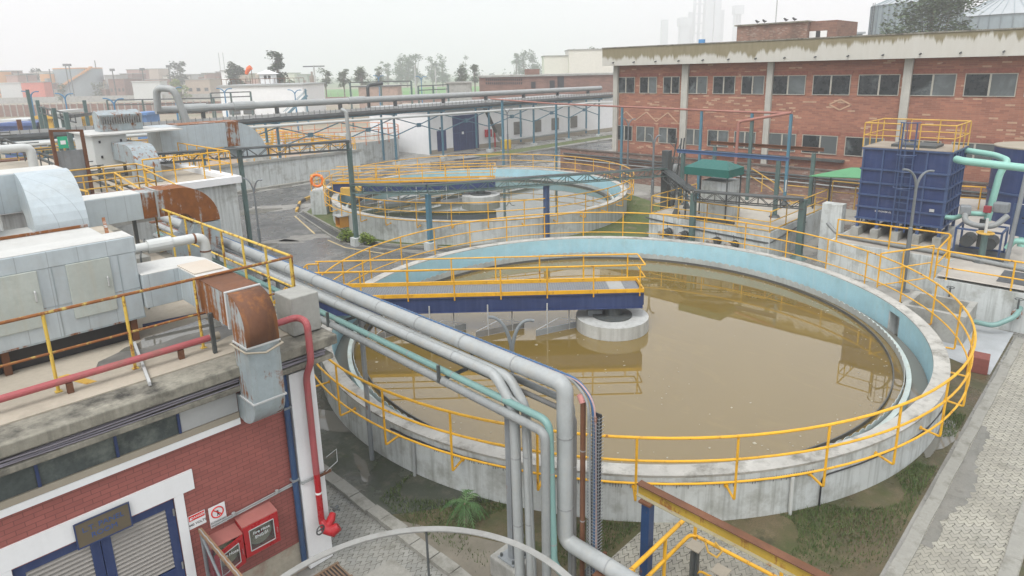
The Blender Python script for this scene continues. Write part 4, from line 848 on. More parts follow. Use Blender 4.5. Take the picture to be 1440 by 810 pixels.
# bridges
def bridge(c, zr, deck, lab, rlab, far_len, pier_r, zw, tag_):
    t = thing('access_bridge', lab, 'bridge', (c[0], c[1], zr))
    d = Vector((-.7071, .7071, 0)); n = Vector((-.7071, -.7071, 0)); C0 = Vector((c[0], c[1], 0))
    q = lambda a, s_, z: C0+d*a+n*s_+Vector((0, 0, z))
    A0, A1 = -.98, far_len; S0, S1 = -.9, .36
    for s_ in (S0, S1): MB().ibeam(q(A0, s_, deck-.29), q(A1, s_, deck-.29), .12, .54).build('girder', NAVY, t); 
    b = MB(); b.bar(q(A0, S0+.02, deck-.25), q(A0, S1-.02, deck-.25), .08, .44)
    for k in range(7): b.bar(q(A0+1.5*k+.6, S0+.02, deck-.3), q(A0+1.5*k+.6, S1-.02, deck-.3), .06, .12)
    b.build('cross_beam', NAVY, t)
    MB().bar(q(A0+1.1, (S0+S1)/2, deck+.0), q(A1, (S0+S1)/2, deck+.0), S1-S0-.1, .03).build('grating', GRATE, t); MB().bar(q(A0+.55, (S0+S1)/2, deck+.002), q(A0+1.09, (S0+S1)/2, deck+.002), S1-S0-.1, .035).build('deck_plate', PIPEL, t); MB().bar(q(A0+.05, (S0+S1)/2, deck+.0), q(A0+.54, (S0+S1)/2, deck+.0), S1-S0-.1, .033).build('drive_cover', GRATE, t)
    if tag_ == 1:
        b = MB()
        for k in range(110): b.bar(q(A0+1.2+.085*k, S0+.1, deck+.025), q(A0+1.2+.085*k, S1-.1, deck+.025), .02, .02)
        b.build('grating_bars', GRIL, t)
    b = MB()
    for s_ in (S0, S1): b.bar(q(A0-.02, s_, deck+.06), q(A1, s_, deck+.06), .035, .13)
    b.bar(q(A0-.02, S0, deck+.06), q(A0-.02, S1, deck+.06), .035, .13); b.build('toe_board', Y_, t)
    r = thing('bridge_railing', rlab, 'railing', q(4, 0, deck), 'yellow bridge railings')
    for h, rr_ in ((.98, .026), (.55, .022)):
        b = MB(); b.pipe([q(A1, S0-.03, deck+h), q(A0-.05, S0-.03, deck+h), q(A0-.05, S1+.04, deck+h), q(A1, S1+.04, deck+h)], rr_, 8, bend=.05); b.build('rail', Y_, r, smooth=True)
    for s_, off in ((S0-.03, .3), (S1+.04, .12)):
        k = A0+off
        while k < A1: MB().tube([q(k, s_, deck-.12), q(k, s_, deck+.97)], .026, 8).build('post', Y_, r); k += 1.57
    # scraper arms under the bridge
    s = thing('scraper', 'grey scum scraper blades hung on rods below the '+('near' if tag_ == 1 else 'far')+' tank bridge', 'scraper', q(4, .2, zw))
    for k, (a, ln_) in enumerate(((1.9, 1.9), (3.9, 2.0), (5.9, 1.9), (7.6, 1.2))):
        A = q(a-.75*ln_/2*1.1, -.35+.25, zw+.12); B = q(a+.75*ln_/2*1.1, .65, zw+.12); MB().bar(A, B, .04, .2).build('blade', PIPED if k % 2 else GRIL, s)
        M = (A+B)/2
        for f_ in (.25, .75): X = A.lerp(B, f_); MB().tube([(X.x, X.y, zw-.1), (X.x, X.y, deck-.28)], .025, 6).build('rod', LGREY, s)
        MB().tube([A+Vector((0, 0, .1)), (M.x, M.y, zw+.5), B+Vector((0, 0, .1))], .012, 5).build('stay', LGREY, s)
    # centre pier
    p_ = thing('centre_pier', 'round concrete drum standing in the middle of the '+('near' if tag_ == 1 else 'far')+' tank', 'pier', (c[0], c[1], zw-.3))
    MB().cyl((c[0], c[1], zw-.3), pier_r, .75, 56).build('drum', paint('pier_concrete_'+str(tag_), (.5, .51, .49), .75, var=.1, streak=.6, scol=(.26, .26, .24), dirt=.3, dcol=(.3, .3, .27), dscale=2, bump=.1), p_)
    MB().cyl((c[0], c[1], zw+.451), pier_r*.55, .06, 32).build('bearing_ring', CHAR, p_); MB().cyl((c[0], c[1], zw+.511), .3, deck-.45-zw-.511, 20).build('column', CHAR, p_); MB().obox((c[0]-.35, c[1]+.5, zw+.452), .5, .3, .2, R_(135)).build('gearbox', GRIL, p_)
    return q
bridge(T1, Z1, 1.7, 'blue girder bridge with grating over the brown water', 'yellow railing on the bridge over the brown water', 10.4, 1.25, Z1-.66-.13, 1)
bridge(T2, Z2, 1.95, 'blue girder bridge with yellow kick plate over the dark water', 'yellow railing on the bridge over the dark water', 9.9, 1.3, Z2-.66-.13, 2)
# landing stairs of the near bridge (left end)
d = Vector((-.7071, .7071, 0)); n = Vector((-.7071, -.7071, 0))
def q1(a, s_, z): return Vector((T1[0], T1[1], z))+d*a+n*s_
t = thing('bridge_stairs', 'yellow handrailed steps at the left end of the near bridge', 'stairs', q1(11.2, -.3, 0))
for i in range(5): A, B = q1(10.6+.28*i, -.85, 1.5-.3*i), q1(10.6+.28*i, .3, 1.5-.3*i); MB().bar(A, B, .26, .04).build('tread', GRATE, t)
for s_ in (-.9, .36): 
    MB().bar(q1(10.4, s_, 1.5), q1(12.0, s_, .05), .04, .16).build('stringer', NAVY, t)
    b = MB(); b.pipe([q1(10.3, s_, 2.6), q1(10.7, s_, 2.6), q1(12.1, s_, 1.05), q1(12.1, s_, 0)], .026, 8, bend=.08); b.pipe([q1(10.7, s_, 1.5), q1(10.7, s_, 2.6)], .026, 8); b.pipe([q1(10.7, s_, 2.1), q1(12.1, s_, .6)], .02, 8); b.build('handrail', Y_, t)
# landing block, life buoy and little gate at the second tank
d2 = lambda a, s_, z: Vector((T2[0], T2[1], z))+d*a+n*s_
MB().prism([d2(10.3, -1.0, 0)[:2], d2(11.3, -1.0, 0)[:2], d2(11.3, 1.0, 0)[:2], d2(10.3, 1.0, 0)[:2]], 0, 1.6).build('landing_block', WCONC); tag(bpy.data.objects['landing_block'], 'white concrete landing block beside the dark water tank', 'concrete block')
rail_run('landing_railing', 'yellow railing round the landing block of the far bridge', 'railing', [d2(10.4, .9, 1.6), d2(11.2, .9, 1.6), d2(11.2, -.9, 1.6), d2(10.4, -.9, 1.6)], 1.05, Y_, Y_, spacing=.9)
L = d2(10.75, 1.0, 2.3); t = thing('life_buoy', 'orange life buoy hung on the landing railing of the far tank', 'life buoy', L)
u = Vector((.7071, -.7071, 0)); MB().tube([L+u*.38*cos(2*pi*i/28)+Vector((0, 0, .38*sin(2*pi*i/28))) for i in range(28)], .095, 10, closed=True).build('ring', ORNG, t, smooth=True)
b = MB()
for k in range(4): a = pi/4+pi/2*k; b.tube([L+u*.38*cos(a+.02*j)+Vector((0, 0, .38*sin(a+.02*j))) for j in range(-4, 5)], .101, 10)
b.build('band', paint('pale_orange', (.8, .42, .2), .5), t)
for k, (px, py, lab) in enumerate(((488, 268, 'yellow motor housing on the rim of the dark water tank'), (505, 266, 'smaller yellow drive box beside the motor housing'))):
    p = at(px, py+6, Z2+.01); tag(MB().obox(p, .75 if k == 0 else .4, .4, .5, R_(135)).build('drive_box', YF, None, bevel=.03), lab, 'drive unit')
p = at(508, 322, .0); t = thing('valve_box', 'open orange box with a pale lid on the far tank wall', 'box', p+Vector((0, 0, .6)))
a = math.atan2(p.y-T2[1], p.x-T2[0]); bx = Vector((T2[0]+(R2+.28)*cos(a), T2[1]+(R2+.28)*sin(a), .35)); b = MB(); b.obox(bx+Vector((-.3*sin(a), .3*cos(a), 0)), .55, .05, .65, a); b.obox(bx+Vector((.3*sin(a), -.3*cos(a), 0)), .55, .05, .65, a); b.obox(bx, .55, .62, .05, a); b.build('box', paint('orange_box', (.6, .28, .04), .5, var=.1), t); MB().obox(bx+Vector((0, 0, .66)), .8, .85, .04, a).build('lid', PIPEL, t)
# outlet chamber, stop box and reddish box right of the near tank
t = thing('outlet_chamber', 'open concrete chamber against the right side of the near tank', 'concrete chamber', (24.6, 5.9, 0))
_p = at(1297, 427, 1.0); cx, cy2 = T1[0]+11.25*cos(math.atan2(_p.y-T1[1], _p.x-T1[0])), T1[1]+11.25*sin(math.atan2(_p.y-T1[1], _p.x-T1[0])); b = MB(); w_, h_ = .85, 1.0
for dx, dy, sx, sy in ((-w_, 0, .2, 2*w_+.2), (w_, 0, .2, 2*w_+.2), (0, -w_, 2*w_-.2, .2), (0, w_, 2*w_-.2, .2)): b.box(cx+dx-sx/2, cx+dx+sx/2, cy2+dy-sy/2, cy2+dy+sy/2, 0, h_)
b.build('wall', CONC, t); MB().box(cx-w_+.1, cx+w_-.1, cy2-w_+.1, cy2+w_-.1, 0, .25).build('floor', SLUDGE, t)
tag(MB().obox((22.75, 2.75, 0), .55, .55, .5, .1).build('red_brick_box', paint('maroon_box', (.21, .065, .05), .75, var=.15, dirt=.4, dcol=(.13, .05, .04), dscale=3, bump=.2), None, bevel=.02), 'small maroon painted block standing on the grass right of the near tank', 'block')
for a, lab in ((-62, 'near'),):
    pass
# ================================================================== TRUSSES AND PIPE RACK
def truss(label, A, B, posts, mat, postmats, n=8, dep=.42, h=3.4, cables=True, group='steel truss cable bridges', foot=None):
    A, B = Vector(A), Vector(B); t = thing('truss_bridge', label, 'truss', ((A.x+B.x)/2, (A.y+B.y)/2, 0), group)
    d = (B-A).normalized(); s_ = Vector((-d.y, d.x, 0))*.22
    for o_ in (s_, -s_):
        for dz in (0, -dep): MB().bar(A+o_+Vector((0, 0, dz)), B+o_+Vector((0, 0, dz)), .055).build('chord', mat, t)
    b = MB(); L = (B-A)
    for i in range(n):
        p, q = A+L*i/n, A+L*(i+1)/n; m = (p+q)/2; z = Vector((0, 0, -dep))
        for o_ in (s_, -s_): b.bar(p+o_, m+o_+z, .03); b.bar(m+o_+z, q+o_, .03); b.bar(p+o_, p+o_+z, .028)
        b.bar(p+s_, p-s_, .03); b.bar(m+s_+z, m-s_+z, .03)
    b.build('web', mat, t)
    if cables:
        b = MB()
        for k in range(4): o_ = s_*(.7-.45*k); b.tube([A+o_+Vector((0, 0, .06)), (A+B)/2+o_+Vector((0, 0, .03)), B+o_+Vector((0, 0, .06))], .035, 6)
        b.build('cable', CHAR, t)
    for (x, y, hh, r, fz), pm in zip(posts, postmats):
        MB().box(x-r, x+r, y-r, y+r, fz, hh).build('post', pm, t)
        if fz > .1: MB().obox((x, y, 0), .5, .5, fz, 0).build('foot', WCONC, t)
        else: MB().cyl((x, y, 0), r*3, .18, 8, r*1.6).build('flared_base', pm, t)
    return t
truss('dark truss bridge on a teal post running in front of the dark water tank', (18.74, 30.3, 3.36), (20.71, 26.37, 3.46), [(18.74, 30.32, 5.75, .1, .45), (20.71, 26.37, 3.0, .11, .45)], GREENS, [GREENS, BLUES], n=4)
truss('dark truss bridge reaching the blue post between the two tanks', (20.71, 26.37, 3.46), (26.0, 22.9, 3.56), [(26.0, 22.9, 3.1, .12, 0)], GREENS, [NAVYL], n=6)
truss('dark truss bridge from the blue post to the lattice mast', (26.0, 22.9, 3.56), (32.0, 19.3, 3.62), [(32.1, 19.3, 4.6, .2, 0)], GREENS, [CHAR], n=6)
truss('dark truss bridge from the lattice mast past the green canopy', (32.0, 19.3, 3.5), (29.1, 15.9, 3.1), [(29.1, 15.9, 3.0, .12, 0)], CHAR, [GREENS], n=4)
truss('dark truss bridge along the front of the pump platform', (29.1, 15.9, 3.1), (31.3, 11.4, 2.9), [(31.3, 11.4, 2.9, .14, 0)], CHAR, [GREENS], n=5)
truss('long dark truss carrying cables from the left roofs to the tall post', (10.3, 33.5, 5.62), (18.74, 30.3, 5.66), [(13.76, 32.3, 5.6, .09, 0)], CHAR, [GREENS], n=9)
# tall white riser on top of the left post
t = thing('lattice_mast', 'leaning dark lattice frame with lamp beside the pump platform', 'mast', (32.4, 19.0, 0)); b = MB(); 
for o_ in ((0, 0), (.5, 0), (0, .5)): b.bar((32.6+o_[0], 19.2+o_[1], 0), (33.1+o_[0]*.6, 19.0+o_[1]*.6, 5.2), .06)
for i in range(7): z = .6+.65*i; b.bar((32.6+.07*i, 19.2, z), (33.1+.06*i, 19.2, z+.5), .035); b.bar((32.6+.07*i, 19.2, z), (32.6+.06*i, 19.7, z+.5), .035)
b.build('frame', CHAR, t)
lamp('grey lamp post with rusty band rising beside the pump platform mast', 31.2, 19.6, 5.55, .35, LAMPG, PERP, .085)
# main rack along x at y = 55
YR = 55.
t = thing('pipe_rack', 'long elevated pipe rack on blue cross braced posts', 'pipe rack', (46, YR, 0))
posts = [6.5, 13.5, 20.5, 27.0, 39.4, 45.6, 52.6, 60.2, 67.0, 73.5]
for x in posts:
    for dy in (0, 2.2):
        MB().box(x-.085, x+.085, YR+dy-.085, YR+dy+.085, .3, 5.0).build('post', BLUES, t); 
    MB().obox((x, YR, 0), .6, .6, .3).build('foot', WCONC, t)
    MB().bar((x, YR-.5, 5.05), (x, YR+2.7, 5.05), .16).build('cross_beam', BLUES, t)
for x0, x1 in zip(posts[:-1], posts[1:]):
    if x1-x0 > 9: x1_ = x0+6.2; spans = ((x0, x1_), (x1_, x1))
    else: spans = ((x0, x1),)
    for a, c in spans: b = MB(); b.bar((a, YR-.05, 4.7), (c, YR-.05, 2.9), .09); b.bar((a, YR+.05, 2.9), (c, YR+.05, 4.7), .09); b.box((a+c)/2-.2, (a+c)/2+.2, YR-.12, YR+.12, 3.6, 4.0); b.build('brace', BLUES, t)
MB().bar((3, YR-.2, 5.17), (76, YR-.2, 5.17), .1, .14).build('beam', BLUES, t); MB().bar((3, YR+2.2, 5.17), (76, YR+2.2, 5.17), .1, .14).build('beam', BLUES, t)
def one_pipe(name, label, cat, mat, pts, r, bend=.4, group=None, parts=()):
    t = thing(name, label, cat, Vector(pts[len(pts)//2]), group); MB().pipe(pts, r, 14, bend=bend, seg=6).build('pipe', mat, t, smooth=True); return t
t = one_pipe('lagged_pipe', 'thick pale lagged pipe lying along the top of the blue pipe rack', 'pipe', PIPEL, [(17.5, YR+.3, 6.7), (74.2, YR+.3, 6.5)], .3)
for x in (19.5, 23.5): MB().tube([(x, YR+.3, 6.69), (x+1.8, YR+.3, 6.69)], .38, 14).build('sleeve', PIPEL, t)
MB().tube([(34.5, YR+.3, 6.65), (36.3, YR+.3, 6.65)], .36, 14).build('sleeve', PIPEL, t)
b = MB()
for i in range(9): x = 21+6.3*i; b.obox((x, YR+.3, 5.25), .2, .4, 1.15)
b.build('saddle', CHAR, t)
one_pipe('white_pipe', 'slim white pipe hung under the front of the pipe rack', 'pipe', PIPEW, [(3, YR-.55, 5.1), (66, YR-.55, 4.55), (70.5, YR-.55, 4.7), (76, YR-.55, 4.5)], .13)
t = thing('black_pipes', 'black pipes lying under the cable tray along the pipe rack', 'pipes', (46, YR, 5.3)); 
for k in range(2): MB().tube([(3, YR-.3+.5*k, 5.42), (76, YR-.3+.5*k, 5.4)], .2, 10).build('pipe', CHAR, t)
t = thing('rack_cable_tray', 'long ladder cable tray with many side rungs on the pipe rack', 'cable tray', (46, YR, 5.9)); b = MB(); b.box(3, 76, YR-.42, YR-.38, 5.66, 5.9); b.build('side', LGREY, t); b = MB()
for i in range(134): x = 3.2+.545*i; b.box(x-.02, x+.02, YR-.455, YR-.425, 5.62, 6.0)
b.build('rung', PIPED, t)
one_pipe('vent_riser', 'tall pale riser pipe with a hook top crossing the rack at left', 'pipe', PIPEL, [(19.2, YR-1.5, 5.2), (18.4, YR-1.5, 8.3), (17.5, YR-.6, 8.4), (17.5, YR-.2, 6.7)], .26, .5)
one_pipe('vent_riser', 'pale riser pipe with hooked top standing on the tall teal post', 'pipe', PIPEL, [(18.76, 30.3, 5.3), (18.74, 30.3, 7.2), (18.55, 30.48, 7.32)], .1, .2)
tag(MB().tube([(18.75, 30.31, 5.75), (18.75, 30.31, 6.05)], .14, 12).build('pipe_collar', PIPEL), 'pale collar round the foot of the hooked riser pipe', 'collar')
one_pipe('vent_hook', 'charcoal hooked vent pipe beside the thick lagged pipe', 'pipe', CHAR, [(37.5, YR+1.4, 5.2), (37.5, YR+1.4, 8.0), (39.2, YR+1.3, 8.1)], .16, .4)
one_pipe('chute', 'black pipe sloping down the white wall behind the rack', 'pipe', CHAR, [(52.9, YR+.9, 4.9), (55.2, YR+1.6, 2.0)], .2); one_pipe('wall_pipe', 'pale pipe curving along the foot of the white wall', 'pipe', PIPEL, [(55.2, YR+1.6, 2.05), (55.8, YR+1.7, .9), (58, YR+1.8, .8), (73, YR+1.8, .9)], .16)

# ================================================================== WHITE BUILDING BEHIND THE RACK
t = thing('white_building', 'long white walled building with navy doors behind the pipe rack', 'building', (60, 62, 0))
YW = 58.4
MB().box(46.5, 84, YW, 70, 0, 4.9).build('wall', WHITEW, t); MB().box(46.2, 84.2, YW-.3, 70.3, 4.9, 5.15).build('roof', PIPEL, t); MB().box(46.45, 84, YW-.05, YW-.001, 0, .5).build('plinth', BEIGE, t)
d = MB().box(50.0, 54.0, YW-.08, YW-.002, .08, 4.15).build('door', NAVY, t); b = MB(); b.box(51.97, 52.03, YW-.1, YW-.082, .1, 4.1); b.box(50.0, 54.0, YW-.1, YW-.082, 2.1, 2.18); b.box(50.95, 51.0, YW-.1, YW-.082, .1, 4.1); b.box(53.0, 53.05, YW-.1, YW-.082, .1, 4.1); b.build('door_rib', NAVYL, d); MB().box(51.3, 51.6, YW-.11, YW-.083, 1.95, 2.25).build('notice', SIGNW, d)
d = MB().box(47.6, 48.9, YW-.07, YW-.002, .3, 2.6).build('door', NAVY, t); MB().box(48.0, 48.5, YW-.05, YW-.002, 2.8, 2.98).build('nameplate', CHAR, t)
LOUVG = paint('grey_louvre', (.3, .29, .25), .6)
for x in (57.2, 60.9, 64.6, 68.2, 72.2):
    w = MB().box(x-.75, x+.75, YW-.06, YW-.002, 1.15, 2.75).build('louvre_window', LOUVG, t); b = MB()
    for k in range(9): b.box(x-.72, x+.72, YW-.09, YW-.062, 1.22+.17*k, 1.3+.17*k)
    b.build('slats', PIPED, w)
tag(MB().box(55.0, 55.9, YW-.45, YW-.06, 1.3, 2.2).build('fire_cabinet', RED, None, bevel=.02), 'small red fire cabinet on the white wall by a riser', 'fire cabinet')
one_pipe('fire_riser', 'red fire riser standing before the white wall', 'fire pipe', RED, [(56.2, YW-.6, 0), (56.2, YW-.6, 2.6)], .09)
tag(MB().obox((55.6, 55.3, 0), 1.0, .8, 1.1).build('yellow_bin', paint('yellow_bin_plastic', (.75, .48, .02), .45), None, bevel=.08), 'yellow bin standing beside the road at the white wall', 'bin')
tag(MB().obox((76.0, 52.0, 0), 3.5, 2.5, 3.0, 0).build('yellow_cabin', paint('pale_orange_cabin', (.75, .5, .22), .6)), 'small yellow orange cabin at the corner of the brick building', 'cabin')
sheet('road_verge', [(49, 51.5), (78, 53), (78, 55), (49, 54)], .006, LAWN)
kerbline([(42, 50.7), (60, 50.7), (76, 50.8)], .2, .14); kerbline([(44, 45.0), (46.5, 44.8), (50, 43.2)], .2, .14)

# ================================================================== BIG BRICK BUILDING
XB = 47.5
t = thing('brick_building', 'long two storey brick building with stained concrete parapet and rows of windows', 'building', (58, 12, 0))
ytop = aty and atx(848, 80, XB-.8).y; yl = atx(863, 140, XB).y
MB().box(XB, XB+24, -14, yl, 0, 9.3).build('wall', BBRICK, t)
# stained parapet
m, tt, bb = newmat('stained_parapet'); g = G(tt); p = g.pos(); q = g.sep(p)
edge = g.math('ADD', g.math('MULTIPLY', g.noise(g.comb(0., g.math('MULTIPLY', q[1], .5), 3.), 1, 8, .75), 1.7), g.ramp(q[1], 13., 22., -.7, 0.))       # stain depth below the top varies along the wall
drip = g.math('MULTIPLY', g.math('POWER', g.noise(g.comb(0., g.math('MULTIPLY', q[1], .95), 8.), 1, 4, .8), 5.), 6.)
f = g.ramp(g.math('SUBTRACT', g.math('ADD', g.math('MULTIPLY', edge, .75), drip), g.math('SUBTRACT', 10.72, q[2])), -.12, .12)
c = g.mix(g.noise(g.map(p, (3, 3, .6)), 1, 6), (.5, .48, .42), (.58, .57, .52)); st = g.mix(g.noise(g.map(p, (4, 4, .8)), 1, 7), (.19, .165, .09), (.3, .26, .17)); c = g.mix(f, c, st)
tt.links.new(c, bb.inputs['Base Color']); bb.inputs['Roughness'].default_value = .9
MB().box(XB-.9, XB+24, -14, ytop, 9.3, 10.72).build('parapet', m, t); MB().box(XB-.95, XB-.0, -14, ytop+.03, 10.722, 10.8).build('coping', CORN, t)
b = MB(); rr = random.Random(2)
for i in range(22): y = ytop-1.2-2.05*i; b.tube([(XB-.85, y, 9.58), (XB-1.1, y+.03, 9.52)], .05, 6)
b.build('spout', CHAR, t)
COLC = paint('pale_column_concrete', (.47, .46, .41), .85, var=.1, streak=.4, dirt=.3, dcol=(.3, .28, .23), dscale=.8)
for a, c in ((862, 868), (957.5, 966), (1076.5, 1084.5), (1267, 1279)):
    ya, yb = atx(a, 130, XB-.25).y, atx(c, 130, XB-.25).y; MB().box(XB-.25, XB-.002, yb, ya, 0, 9.28).build('column', COLC, t)
def window(x0, x1, zb, zt, k, rs):
    ya, yb = atx(x0, 120, XB).y, atx(x1, 120, XB).y
    f = MB(); w = .045; X0, X1 = XB-.06, XB+.0
    f.box(X0, X1-.003, yb, ya, zb, zb+w); f.box(X0, X1-.003, yb, ya, zt-w, zt); f.box(X0, X1-.003, yb, yb+w, zb+w, zt-w); f.box(X0, X1-.003, ya-w, ya, zb+w, zt-w); ym = (ya+yb)/2+rs.uniform(-.05, .05); f.box(X0+.01, X1-.003, ym-.05, ym+.05, zb+w, zt-w)
    o = f.build('window', WINF, t)
    for a, c in ((yb+w, ym-.05), (ym+.05, ya-w)):
        MB().box(XB-.025, XB-.004, a, c, zb+w, zt-w).build('pane', GLASSH if rs.random() < (.35 if k else .75) and not (k and c > ym) else GLASSD, o)
rs = random.Random(6)
zt, zb = atx(1429, 99, XB).z, atx(1429, 123, XB).z
ups = [(869, 893), (900, 924), (933, 956), (967, 995), (1003, 1034), (1043, 1075), (1085.5, 1133), (1143, 1196), (1207, 1265), (1279.5, 1344), (1356, 1430), (1442, 1530)]
for a, c in ups: window(a, c, 7.02, 8.35, 1, rs)
los = [(868, 891), (897, 922), (929, 954.5), (967.5, 991), (999, 1029), (1037, 1068), (1085.5, 1126), (1135, 1186), (1197, 1253), (1280, 1335), (1350, 1420)]
for a, c in los: window(a, c, 3.02, 4.3, 0, rs)
b = MB()
for a, c in ups: ya, yb = atx(a, 120, XB).y, atx(c, 120, XB).y; b.box(XB-.03, XB-.002, yb-.1, ya+.1, 8.37, 8.62)
for a, c in los: ya, yb = atx(a, 120, XB).y, atx(c, 120, XB).y; b.box(XB-.03, XB-.002, yb-.1, ya+.1, 4.32, 4.55)
b.build('soldier_course', paint('soldier_brick', (.3, .12, .085), .85, var=.25, vs=5), t)
PALEB = paint('pale_brick', (.52, .34, .23), .85)
b = MB()
def zig(pts):
    for (a, z0), (c, z1) in zip(pts[:-1], pts[1:]): b.bar((XB-.012, a, z0), (XB-.012, c, z1), .03, .09)
y0 = atx(868, 160, XB).y; pts = []
for i, px in enumerate((868, 880, 893, 909, 923, 939, 953)): pts.append((atx(px, 165, XB).y, 4.75 if i % 2 == 0 else 5.5))
zig(pts)
cy_ = atx(1183, 130, XB).y
zig([(cy_-.7, 6.4), (cy_, 6.75), (cy_+.7, 6.4), (cy_, 6.05), (cy_-.7, 6.4)])
b.build('brick_pattern', PALEB, t)
MB().box(XB-.35, XB-.01, atx(1190, 205, XB).y, atx(995, 187, XB).y, 2.55, 2.72).build('ledge', CHAR, t)
# boundary wall
XW = 44.5
t = thing('boundary_wall', 'weathered old brick boundary wall below the brick building', 'wall', (XW, 12, 0)); MB().box(XW, XW+.4, -14, 37.5, 0, 2.3).build('wall', OBRICK, t); MB().box(XW+.4, XB-.3, -14, 37.5, 0, 2.0).build('fill', paint('wall_fill', (.24, .19, .15), .9, dirt=.5), t); MB().box(XW-.06, XW+.46, -14, 37.55, 2.3, 2.38).build('coping', paint('wall_top', (.12, .1, .085), .9, var=.3, dirt=.6, dcol=(.25, .22, .18)), t)
b = MB(); b.tube([(XW-.14, -14, 1.78), (XW-.14, 37, 1.95)], .07, 8); b.tube([(XW-.16, -14, 1.6), (XW-.16, 37, 1.75)], .05, 8); tag(b.build('wall_pipes', CHAR), 'two dark pipes running along the old brick wall', 'pipes')
tag(MB().tube([(XW-.12, -14, 1.36), (XW-.12, 37, 1.45)], .045, 8).build('wall_pipe', PIPEL), 'thin pale pipe running along the old brick wall', 'pipe')
tag(MB().obox((XW-.25, 10.6, 1.95), .3, .55, .22).build('flood_light', PIPEL, None, bevel=.04), 'small pale lamp housing fixed on the old brick wall', 'wall lamp')
sheet('footpath', [(42.2, -2), (XW, -2), (XW, 37), (42.2, 37)], .007, KERB)
# red pipe on posts
t = thing('red_pipe_line', 'long red pipe carried on slim teal posts before the brick building', 'pipe', (41, 30, 0))
ctrl = [(690, 139, 45.0), (782, 146, 44.), (875, 150, 41.0), (987, 155, 38.5), (1058, 158, 37.2), (1113, 159, 36.6)]
pp = [atx(px, py, x) for px, py, x in ctrl]
MB().pipe(pp, .07, 10, bend=.3).build('pipe', REDW, t, smooth=True)
for p in pp[1:]: MB().box(p.x-.07, p.x+.07, p.y-.07, p.y+.07, 0, p.z-.06).build('post', BLUES, t)
p = atx(706, 140, 45.0); MB().box(p.x-.09, p.x+.09, p.y-.09, p.y+.09, 0, p.z).build('post', BLUES, t)
e = pp[-1]; f1 = atx(1040, 171, 36.2); g1 = atx(1036, 182, 36.2)
MB().pipe([e+Vector((0, 0, .02)), f1, Vector((f1.x, f1.y+.05, f1.z-.25)), Vector((f1.x-.05, f1.y+.08, 2.6))], .085, 10, bend=.2).build('branch', REDW, t, smooth=True); MB().tube([(f1.x-.05, f1.y+.08, 2.6), (f1.x-.05, f1.y+.08, 1.45)], .16, 12).build('white_riser', PIPEL, t)
pm = atx(1058, 166, 36.4); MB().box(pm.x-.08, pm.x+.08, pm.y-.08, pm.y+.08, 1.45, pm.z-.08).build('post', GREENS, t)
# ================================================================== PUMP PLATFORM
t = thing('pump_platform', 'white concrete pump platform with stained sides beyond the near tank', 'platform', (33.3, 15.5, 0))
MB().box(29.7, 37.2, 12.2, 18.8, 0, 1.45).build('base', WCONC, t); MB().box(29.8, 37.1, 12.3, 18.7, 1.452, 1.47).build('top', paint('platform_top', (.45, .42, .36), .85, dirt=.5, dcol=(.27, .25, .22), dscale=.7), t)
b = MB(); b.pipe([(29.67, 19.0, 1.25), (29.67, 16, 1.05), (29.67, 12.17, .95), (34, 12.17, 1.2)], .035, 6); b.build('cable', CHAR, t)
rail_run('platform_railing', 'faded yellow railing round the pump platform', 'railing', [(34.5, 18.7, 1.45), (29.75, 18.7, 1.45), (29.75, 12.25, 1.45), (37.1, 12.25, 1.45), (37.1, 14.5, 1.45)], 1.0, YF, YF, spacing=1.65, r=.032, levels=(1., .5, .08))
t = rail_run('platform_stairs', 'yellow handrail sloping down behind the pump platform', 'railing', [(37.0, 16.8, 2.4), (37.0, 15.0, 1.5), (37.0, 13.9, .3)], .95, YF, YF, spacing=1.2, r=.032); rail_run('platform_railing', 'yellow railing behind the pump platform steps', 'railing', [(38.5, 12.5, 1.5), (38.5, 10.9, 1.5), (37.2, 10.9, 1.5)], 1.2, YF, YF, spacing=1.2, r=.032)
# green canopy over white block
t = thing('canopy', 'dark green hipped sheet canopy on thin posts over the pump platform', 'canopy', (30.4, 15.4, 1.47))
x0, x1, y0, y1, z0 = 29.75, 31.4, 14.45, 16.85, 3.8
b = MB(); b.add([(x0, y0, z0), (x1, y0, z0), (x1, y1, z0), (x0, y1, z0), (x0, y0, z0+.38), (x1, y0, z0+.38), (x1, y1, z0+.38), (x0, y1, z0+.38), ((x0+x1)/2, y0+.55, z0+.72), ((x0+x1)/2, y1-.55, z0+.72)], [(0,1,5,4), (1,2,6,5), (2,3,7,6), (3,0,4,7), (4,5,8), (5,6,9,8), (6,7,9), (7,4,8,9), (0,3,2,1)]); b.build('roof', GRNC, t)
for x, y in ((x0+.1, y0+.1), (x1-.1, y0+.1), (x1-.1, y1-.1), (x0+.1, y1-.1)): MB().bar((x, y, 1.47), (x, y, z0+.02), .06).build('post', CHAR, t)
tag(MB().box(30.2, 31.7, 14.75, 16.1, 1.475, 3.5).build('white_block', WCONC), 'tall white concrete block under the dark green canopy', 'concrete block')
tag(MB().box(30.0, 30.19, 14.2, 16.4, 1.476, 1.6).build('dark_channel', CHAR), 'dark channel strip at the foot of the white block', 'channel')
